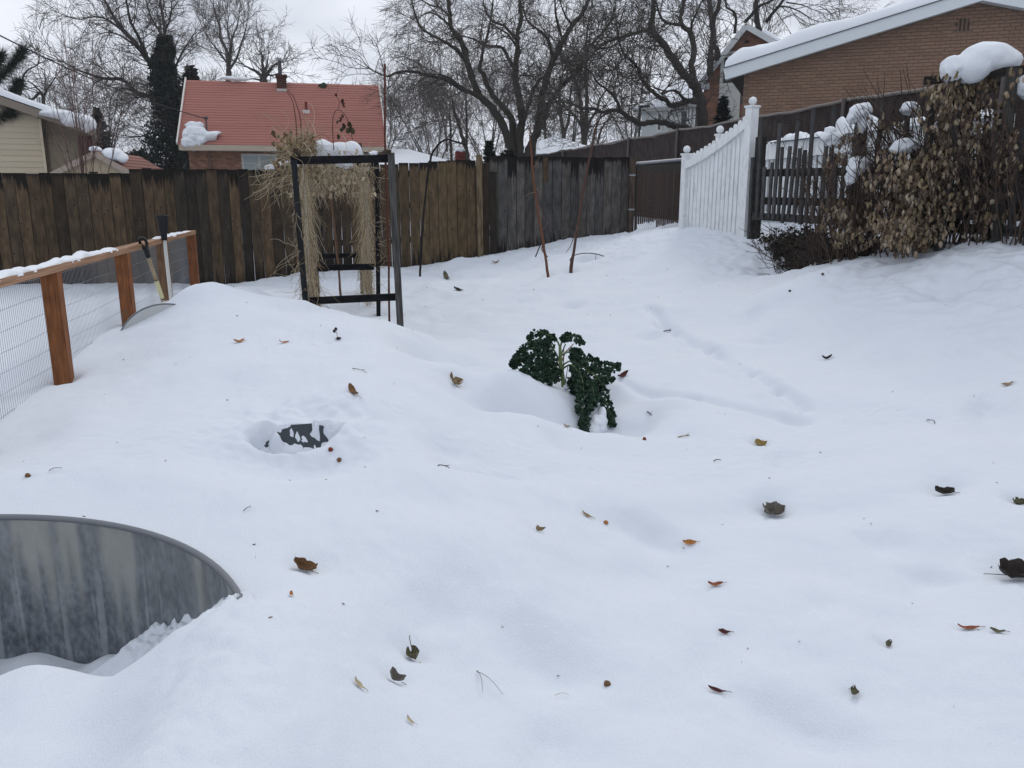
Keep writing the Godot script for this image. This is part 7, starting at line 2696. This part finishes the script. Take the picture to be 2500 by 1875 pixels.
func kale() -> void:
	var t := thing("kale_plant", "dark green curly kale plant with drooping frilled leaves standing in the snow", "kale", Vector3(1.42, 0.25, -4.94))
	var stem_c := Color(0.16, 0.20, 0.085)
	var m := mk(t)
	m.col = stem_c
	var sp := smooth(path3(KALE_STEM), 5)
	m.tube(sp, radii(sp.size(), 0.016, 0.009), 9)
	m.col = Color(0.20, 0.19, 0.10)
	m.tube(PackedVector3Array([Vector3(1.428, 0.25, -4.97), Vector3(1.430, 0.36, -4.97), Vector3(1.433, 0.47, -4.975)]), radii(3, 0.005, 0.003), 6)
	m.col = Color(0.05, 0.045, 0.035)
	m.tube(PackedVector3Array([Vector3(1.430, 0.24, -4.93), Vector3(1.452, 0.385, -4.94)]), radii(2, 0.004, 0.002), 5)
	m.tube(PackedVector3Array([Vector3(1.405, 0.44, -4.945), Vector3(1.436, 0.515, -4.95)]), radii(2, 0.0055, 0.004), 5)
	part("stalk", m.done(M.green), t)
	m = mk(t)
	m.col = Color(0.28, 0.16, 0.09)
	var st := smooth(path3(KALE_STUB), 4)
	m.tube(st, radii(st.size(), 0.005, 0.003), 6)
	part("bare_rib", m.done(M.green), t).set_meta("label", "stripped pinkish leaf rib")
	for l: Array in KALE:
		var w: float = l[0]
		var p := smooth(path3(l, 1), 6)
		var mb := mk(t)
		var n := p.size()
		var total := 0.0
		for k in n - 1:
			total += p[k].distance_to(p[k + 1])
		var bare := 0.24
		for k in int(total * 620.0 * (w / 0.05)):
			var f := bare + (1.0 - bare) * rng.randf()
			var i := mini(int(f * (n - 1)), n - 2)
			var c := p[i].lerp(p[i + 1], f * (n - 1) - i)
			var d := (p[i + 1] - p[i]).normalized()
			var view_side := d.cross(Vector3(0.2, 0.35, 1.0)).normalized()
			var prof := pow(sin(PI * clampf(0.18 + (f - bare) / (1.0 - bare) * 0.78, 0.0, 1.0)), 0.6)
			var s := rr(-1, 1)
			s = signf(s) * pow(absf(s), 0.75)
			var depth := d.cross(view_side).normalized()
			c += view_side * s * w * 1.15 * prof + depth * rr(-0.35, 0.35) * w + Vector3(0, -absf(s) * w * 0.25, 0)
			var v := rr(0.55, 1.45)
			mb.col = Color(0.020 * v, 0.042 * v, 0.026 * v)
			frill(mb, c, (depth * signf(rr(-0.3, 1)) + rvec() * 0.9).normalized(), rr(0.008, 0.017))
		var leaf := part("leaf", mb.done(M.green), t)
		var rib := mk(t)
		rib.col = Color(0.10, 0.135, 0.060)
		rib.tube(p, radii(n, 0.0062, 0.002), 6)
		part("rib", rib.done(M.green), leaf)
	# snow held by the plant
	lump_thing("snow_lump", "chunk of snow under the left kale leaves", "snow", Vector3(1.085, 0.335, -4.75), [[Vector3.ZERO, Vector3(0.05, 0.048, 0.05)], [Vector3(0.02, -0.03, 0), Vector3(0.05, 0.04, 0.05)]], 51, 0.08)
	lump_thing("snow_lump", "crusty snow on the upper left kale leaf", "snow", Vector3(1.285, 0.502, -4.92), [[Vector3.ZERO, Vector3(0.045, 0.014, 0.03)], [Vector3(0.03, -0.008, 0), Vector3(0.025, 0.012, 0.02)]], 52, 0.15)
	lump_thing("snow_lump", "small snow chunk at the foot of the kale stalk", "snow", Vector3(1.452, 0.285, -4.84), [[Vector3.ZERO, Vector3(0.032, 0.025, 0.03)], [Vector3(-0.04, -0.02, 0.03), Vector3(0.03, 0.022, 0.03)]], 53, 0.10)
	lump_thing("snow_lump", "snow cone cradled between the low hanging kale leaves", "snow", Vector3(1.52, 0.10, -4.52), [[Vector3.ZERO, Vector3(0.065, 0.06, 0.05)], [Vector3(0.03, 0.05, -0.02), Vector3(0.025, 0.05, 0.035)], [Vector3(-0.04, -0.03, 0.02), Vector3(0.05, 0.05, 0.04)]], 54, 0.09)


# ------------------------------------------------------------------ litter on the snow
func make_dents() -> void:
	# settled hollows and old half filled prints
	var g := RandomNumberGenerator.new()
	g.seed = 404
	for k in 120:
		var z := -1.3 - 9.0 * pow(g.randf(), 1.2)
		var x := -z * 0.22 + g.randf_range(-0.25, 0.62) * (-z + 0.8)
		if x < 0.1 or x > 4.4 or Vector2(x - TUB1.x, z - TUB1.z).length() < TUB_R + 0.3:
			continue
		var s := g.randf_range(0.07, 0.24)
		dents.append([x, z, g.randf_range(-0.085, 0.04) * (0.5 + 2.0 * s), s, s * g.randf_range(0.45, 0.9), g.randf_range(-1.5, 1.5)])
	# melt rings round whatever stands in the snow
	for q in [[0.572, -7.03], [-0.20, -7.02], [0.468, -8.63], [-0.13, -8.63], [0.372, -10.3], [1.175, -11.2], [2.655, -9.97], [2.905, -9.87], [0.50, -7.42], [1.43, -4.93], [-1.541, -5.12], [-1.502, -6.66], [-1.468, -8.02], [-1.432, -9.45], [-1.40, -7.5]]:
		dents.append([q[0], q[1], -0.045, 0.085, 0.085, 0.0])
	for l: Array in LITTER:
		var kind: String = l[0]
		if kind == "crumple" or kind == "round":
			dents.append([l[1] + 0.008, l[2] - l[3] * 0.30, -0.026 - l[3] * 0.12, l[3] * 0.80 + 0.02, l[3] * 0.65 + 0.015, 0.0])
		elif kind == "curl" or (kind == "twig" and l[3] > 0.05):
			dents.append([l[1], l[2] - l[3] * 0.25, -0.010 - l[3] * 0.10, l[3] * 0.7 + 0.015, l[3] * 0.55 + 0.015, 0.0])
		elif kind == "oval":
			dents.append([l[1], l[2], -0.006, l[3] * 0.55 + 0.01, l[3] * 0.4 + 0.01, 0.0])


func leaves() -> void:
	var tones := {
		"orange": Color(0.36, 0.155, 0.055), "brown": Color(0.16, 0.090, 0.045), "tan": Color(0.27, 0.20, 0.115), "pale": Color(0.40, 0.34, 0.23), "dark": Color(0.040, 0.034, 0.032),
		"grey": Color(0.14, 0.128, 0.11), "red": Color(0.17, 0.040, 0.025), "olive": Color(0.105, 0.098, 0.06), "plum": Color(0.070, 0.026, 0.024), "rust": Color(0.24, 0.085, 0.045), "black": Color(0.045, 0.037, 0.034), "yellow": Color(0.33, 0.24, 0.09)}
	var k := 0
	for l: Array in LITTER:
		k += 1
		var kind: String = l[0]
		var c: Color = tones[l[6]]
		var ln: float = l[3]
		var wd: float = l[4]
		if kind == "crumple" or kind == "round" or kind == "curl":
			ln *= 0.82
			wd *= 0.82
		var y := snow(l[1], l[2])
		var at := Vector3(l[1], y + 0.003, l[2])
		var name: String = {"twig": "twig", "needles": "pine_needles", "sprig": "seed_sprig", "bud": "bud"}.get(kind, "fallen_leaf")
		var cat: String = {"twig": "twig", "needles": "pine needles", "sprig": "seed sprig", "bud": "bud"}.get(kind, "leaf")
		# along the snow
		var e := 0.02
		var up := Vector3(snow(at.x - e, at.z) - snow(at.x + e, at.z), 2.0 * e, snow(at.x, at.z - e) - snow(at.x, at.z + e)).normalized()
		var t := thing(name, l[7], cat, at, 0.0, "fallen leaves and twigs on the snow")
		var fw := Basis(Vector3.UP, l[5] - PI * 0.5) * Vector3(0, 0, 1)
		fw = -(fw - up * fw.dot(up)).normalized()
		var bs := Basis(up.cross(fw), up, fw)
		var mb := mk(t)
		mb.col = c
		match kind:
			"twig", "needles", "sprig":
				var r := maxf(wd * 0.28, 0.0007)
				if kind == "needles":
					r = 0.0009
					for s: float in [-1.0, 1.0]:
						var p := PackedVector3Array()
						for q in 8:
							var f := q / 7.0
							p.append(at + bs * Vector3(s * 0.017 * f * (1.0 + 0.5 * f), 0.002 + 0.012 * sin(f * PI), (0.5 - f) * ln * -1.0 + 0.012 * s * f * f))
						mb.tube(p, radii(8, r, r * 0.6), 5)
					mb.tube(PackedVector3Array([at + bs * Vector3(0, 0.002, -ln * 0.53), at + bs * Vector3(0, 0.003, -ln * 0.49)]), radii(2, 0.0022, 0.0016), 6)
				elif kind == "sprig":
					var b := at + Vector3(0, 0.045, 0)
					mb.tube(PackedVector3Array([at, at + Vector3(0.003, 0.03, 0), b + Vector3(-0.004, 0.01, 0)]), radii(3, 0.0014, 0.001), 5)
					lump(mb, b + Vector3(-0.004, 0.014, 0), [[Vector3.ZERO, Vector3(0.006, 0.006, 0.006)]], k, 0.1, 6, 8)
					lump(mb, b + Vector3(-0.014, 0.001, 0), [[Vector3.ZERO, Vector3(0.005, 0.005, 0.005)]], k, 0.1, 6, 8)
					mb.tube(PackedVector3Array([at + Vector3(0.002, 0.03, 0), b + Vector3(-0.014, 0.0, 0)]), radii(2, 0.001, 0.001), 4)
					lump(mb, at + Vector3(0.008, 0.002, 0.01), [[Vector3.ZERO, Vector3(0.022, 0.005, 0.009)]], k, 0.1, 6, 10)
				else:
					var p := PackedVector3Array()
					for q in 7:
						var f := q / 6.0
						p.append(at + bs * Vector3(ln * 0.10 * sin(f * 4.0 + k), 0.003 + 0.006 * sin(f * PI), (f - 0.5) * ln))
					mb.tube(p, radii(7, r, r * 0.55), 5)
					if ln > 0.06:
						mb.tube(PackedVector3Array([p[4], p[4] + bs * Vector3(0.012, 0.006, 0.014)]), radii(2, r * 0.7, r * 0.4), 4)
				part("stem", mb.done(M.twig), t)
			"bud":
				lump(mb, at + Vector3(0, wd * 0.10, 0), [[Vector3.ZERO, Vector3(wd * 0.22, wd * 0.24, ln * 0.36)]], k, 0.10, 8, 12)
				part("shell", mb.done(M.leaf), t)
			_:
				var tilt := 0.15 if kind == "oval" else 0.5
				var big := kind == "crumple"
				var pieces := 2 if big else 1
				for q in pieces:
					var lf := dry_leaf(ln * (1.0 if q == 0 else 0.75), wd * 1.1, 0.55 if kind != "oval" else 0.2, 0.7 if kind == "curl" else 0.35, 500 + k * 3 + q, 0.32 if big else 0.08)
					for j in lf.c.size():
						var v := 0.82 + 0.36 * absf(sin(j * 12.9 + k))
						lf.c[j] = Color(c.r * v, c.g * v, c.b * v)
					var o := part("blade", lf.done(M.leaf), t)
					o.basis = bs * Basis.from_euler(Vector3(0.12, 0.5 * q, tilt * (1.0 if q == 0 else -0.9)))
					o.position = bs * Vector3(wd * 0.35 * q, 0.001 + wd * 0.16 * tilt, ln * 0.12 * q)
				var r := 0.0011 if ln > 0.03 else 0.0007
				if kind == "round":
					mb.tube(PackedVector3Array([at + bs * Vector3(0, 0.012, ln * 0.4), at + Vector3(-0.004, 0.035, -0.008), at + Vector3(-0.008, 0.062, -0.012), at + Vector3(-0.006, 0.068, -0.012)]), radii(4, 0.0011, 0.0013), 5)
				elif l[6] == "black" and ln > 0.08:
					mb.tube(PackedVector3Array([at + Vector3(-0.02, 0.014, 0), at + Vector3(-0.07, 0.018, -0.012), at + Vector3(-0.115, 0.020, -0.022)]), radii(3, 0.0016, 0.0012), 5)
				else:
					mb.tube(PackedVector3Array([at + bs * Vector3(0, 0.005, ln * 0.45), at + bs * Vector3(0.002, 0.006, ln * 0.62), at + bs * Vector3(0.005, 0.003, ln * 0.82)]), radii(3, r, r * 0.8), 4)
				part("stem", mb.done(M.twig), t)
	# crumbs too small and many to count
	var g := RandomNumberGenerator.new()
	g.seed = 77
	var cr := MB.new()
	cr.org = Vector3(1.5, 0.2, -5)
	for q in 260:
		var z := -1.4 - 10.0 * pow(g.randf(), 0.9)
		var x := z * -0.22 + g.randf_range(-0.62, 0.62) * (-z + 0.6)
		if x < -1.3 or x > 4.6 or Vector2(x - TUB1.x, z - TUB1.z).length() < TUB_R + 0.05:
			continue
		var p := Vector3(x, snow(x, z) + 0.002, z)
		cr.col = [Color(0.05, 0.04, 0.035), Color(0.12, 0.08, 0.05), Color(0.20, 0.15, 0.10)][q % 3]
		var s := g.randf_range(0.0015, 0.0042) * (1.0 + 0.1 * -z)
		var d := Vector3(g.randf_range(-1, 1), 0.1, g.randf_range(-1, 1)).normalized()
		cr.tube(PackedVector3Array([p - d * s, p + d * s]), radii(2, s * 0.45, s * 0.25), 4)
	var o := single("leaf_crumbs", cr.done(M.twig), "fine dark crumbs of bark and seed strewn over the snow", "litter", cr.org)
	o.set_meta("kind", "stuff")


func oddments() -> void:
	# wire hoop in its hollow
	var t := thing("wire_hoop", "thin rusty wire hoop half buried in a hollow of the snow below the grey fence", "hoop", Vector3(3.05, 0.6, -9.95))
	var m := mk(t)
	m.col = Color(0.05, 0.042, 0.038)
	var c := Vector3(3.29, snow(3.29, -10.28) + 0.005, -10.28)
	var p := PackedVector3Array()
	for k in 15:
		var an := PI * k / 14.0
		p.append(c + Vector3(-cos(an) * 0.26, 0.035 + sin(an) * 0.09, -sin(an) * 0.14))
	m.tube(p, radii(15, 0.006, 0.006), 6)
	m.tube(PackedVector3Array([c + Vector3(0.12, 0.12, -0.12), c + Vector3(0.12, -0.02, -0.11)]), radii(2, 0.003, 0.003), 4)
	part("wire", m.done(M.twig), t)
	# utility line and the cable from the shed
	var w := MB.new()
	w.org = Vector3(-5.5, 4.2, -27)
	var q := PackedVector3Array()
	var a := Vector3(-7.6, 5.25, -18.5)
	var b := Vector3(-4.05, 4.0, -32.3)
	for k in 17:
		var f := k / 16.0
		q.append(a.lerp(b, f) - Vector3(0, 0.28 * sin(PI * f), 0))
	w.col = Color(0.03, 0.03, 0.032)
	w.tube(q, radii(17, 0.017, 0.017), 5, false)
	single("utility_wire", w.done(M.plain), "dark overhead utility wire sagging from the upper left to the red roofed house", "wire", w.org)
	w = MB.new()
	w.org = Vector3(-4.6, 2.0, -27)
	q = PackedVector3Array()
	a = Vector3(-4.3, 2.05, -25.2)
	b = Vector3(-4.75, 2.70, -32.3)
	for k in 11:
		var f := k / 10.0
		q.append(a.lerp(b, f) - Vector3(0, 0.30 * sin(PI * f), 0))
	w.col = Color(0.03, 0.03, 0.032)
	w.tube(q, radii(11, 0.014, 0.014), 5, false)
	single("cable", w.done(M.plain), "dark cable sagging between the garden shed and the red roofed house", "cable", w.org)
	# street lamp
	t = thing("street_lamp", "dark street lamp with a flat sideways head before the pale distant house", "street lamp", Vector3(12.55, 0.2, -33))
	m = mk(t)
	m.col = Color(0.035, 0.036, 0.038)
	m.rod(Vector3(12.55, 0.2, -33), Vector3(12.55, 4.80, -33), 0.05, 0.045, 8)
	part("pole", m.done(M.painted), t)
	m = mk(t)
	m.col = Color(0.06, 0.06, 0.062)
	m.box(Transform3D(Basis(Vector3(0, 0, 1), 0.06), Vector3(12.72, 4.83, -33)), Vector3(0.42, 0.09, 0.22))
	m.box(Transform3D(Basis(), Vector3(12.55, 4.78, -33)), Vector3(0.09, 0.12, 0.11))
	part("lamp_head", m.done(M.painted), t)
	# broken twigs at the foot of the tub by the fence
	t = thing("bent_wire", "small loop of bent brown wire beside the pale tub by the redwood fence", "wire", Vector3(-1.46, 0.42, -6.35))
	m = mk(t)
	m.col = Color(0.14, 0.10, 0.07)
	var s := Vector3(-1.455, snow(-1.455, -6.30), -6.30)
	m.tube(PackedVector3Array([s + Vector3(0, -0.02, 0.04), s + Vector3(0.0, 0.10, 0.03), s + Vector3(0.02, 0.12, 0.0), s + Vector3(0.03, 0.05, -0.04), s + Vector3(0.03, -0.02, -0.05)]), radii(5, 0.005, 0.004), 5)
	part("wire", m.done(M.twig), t)
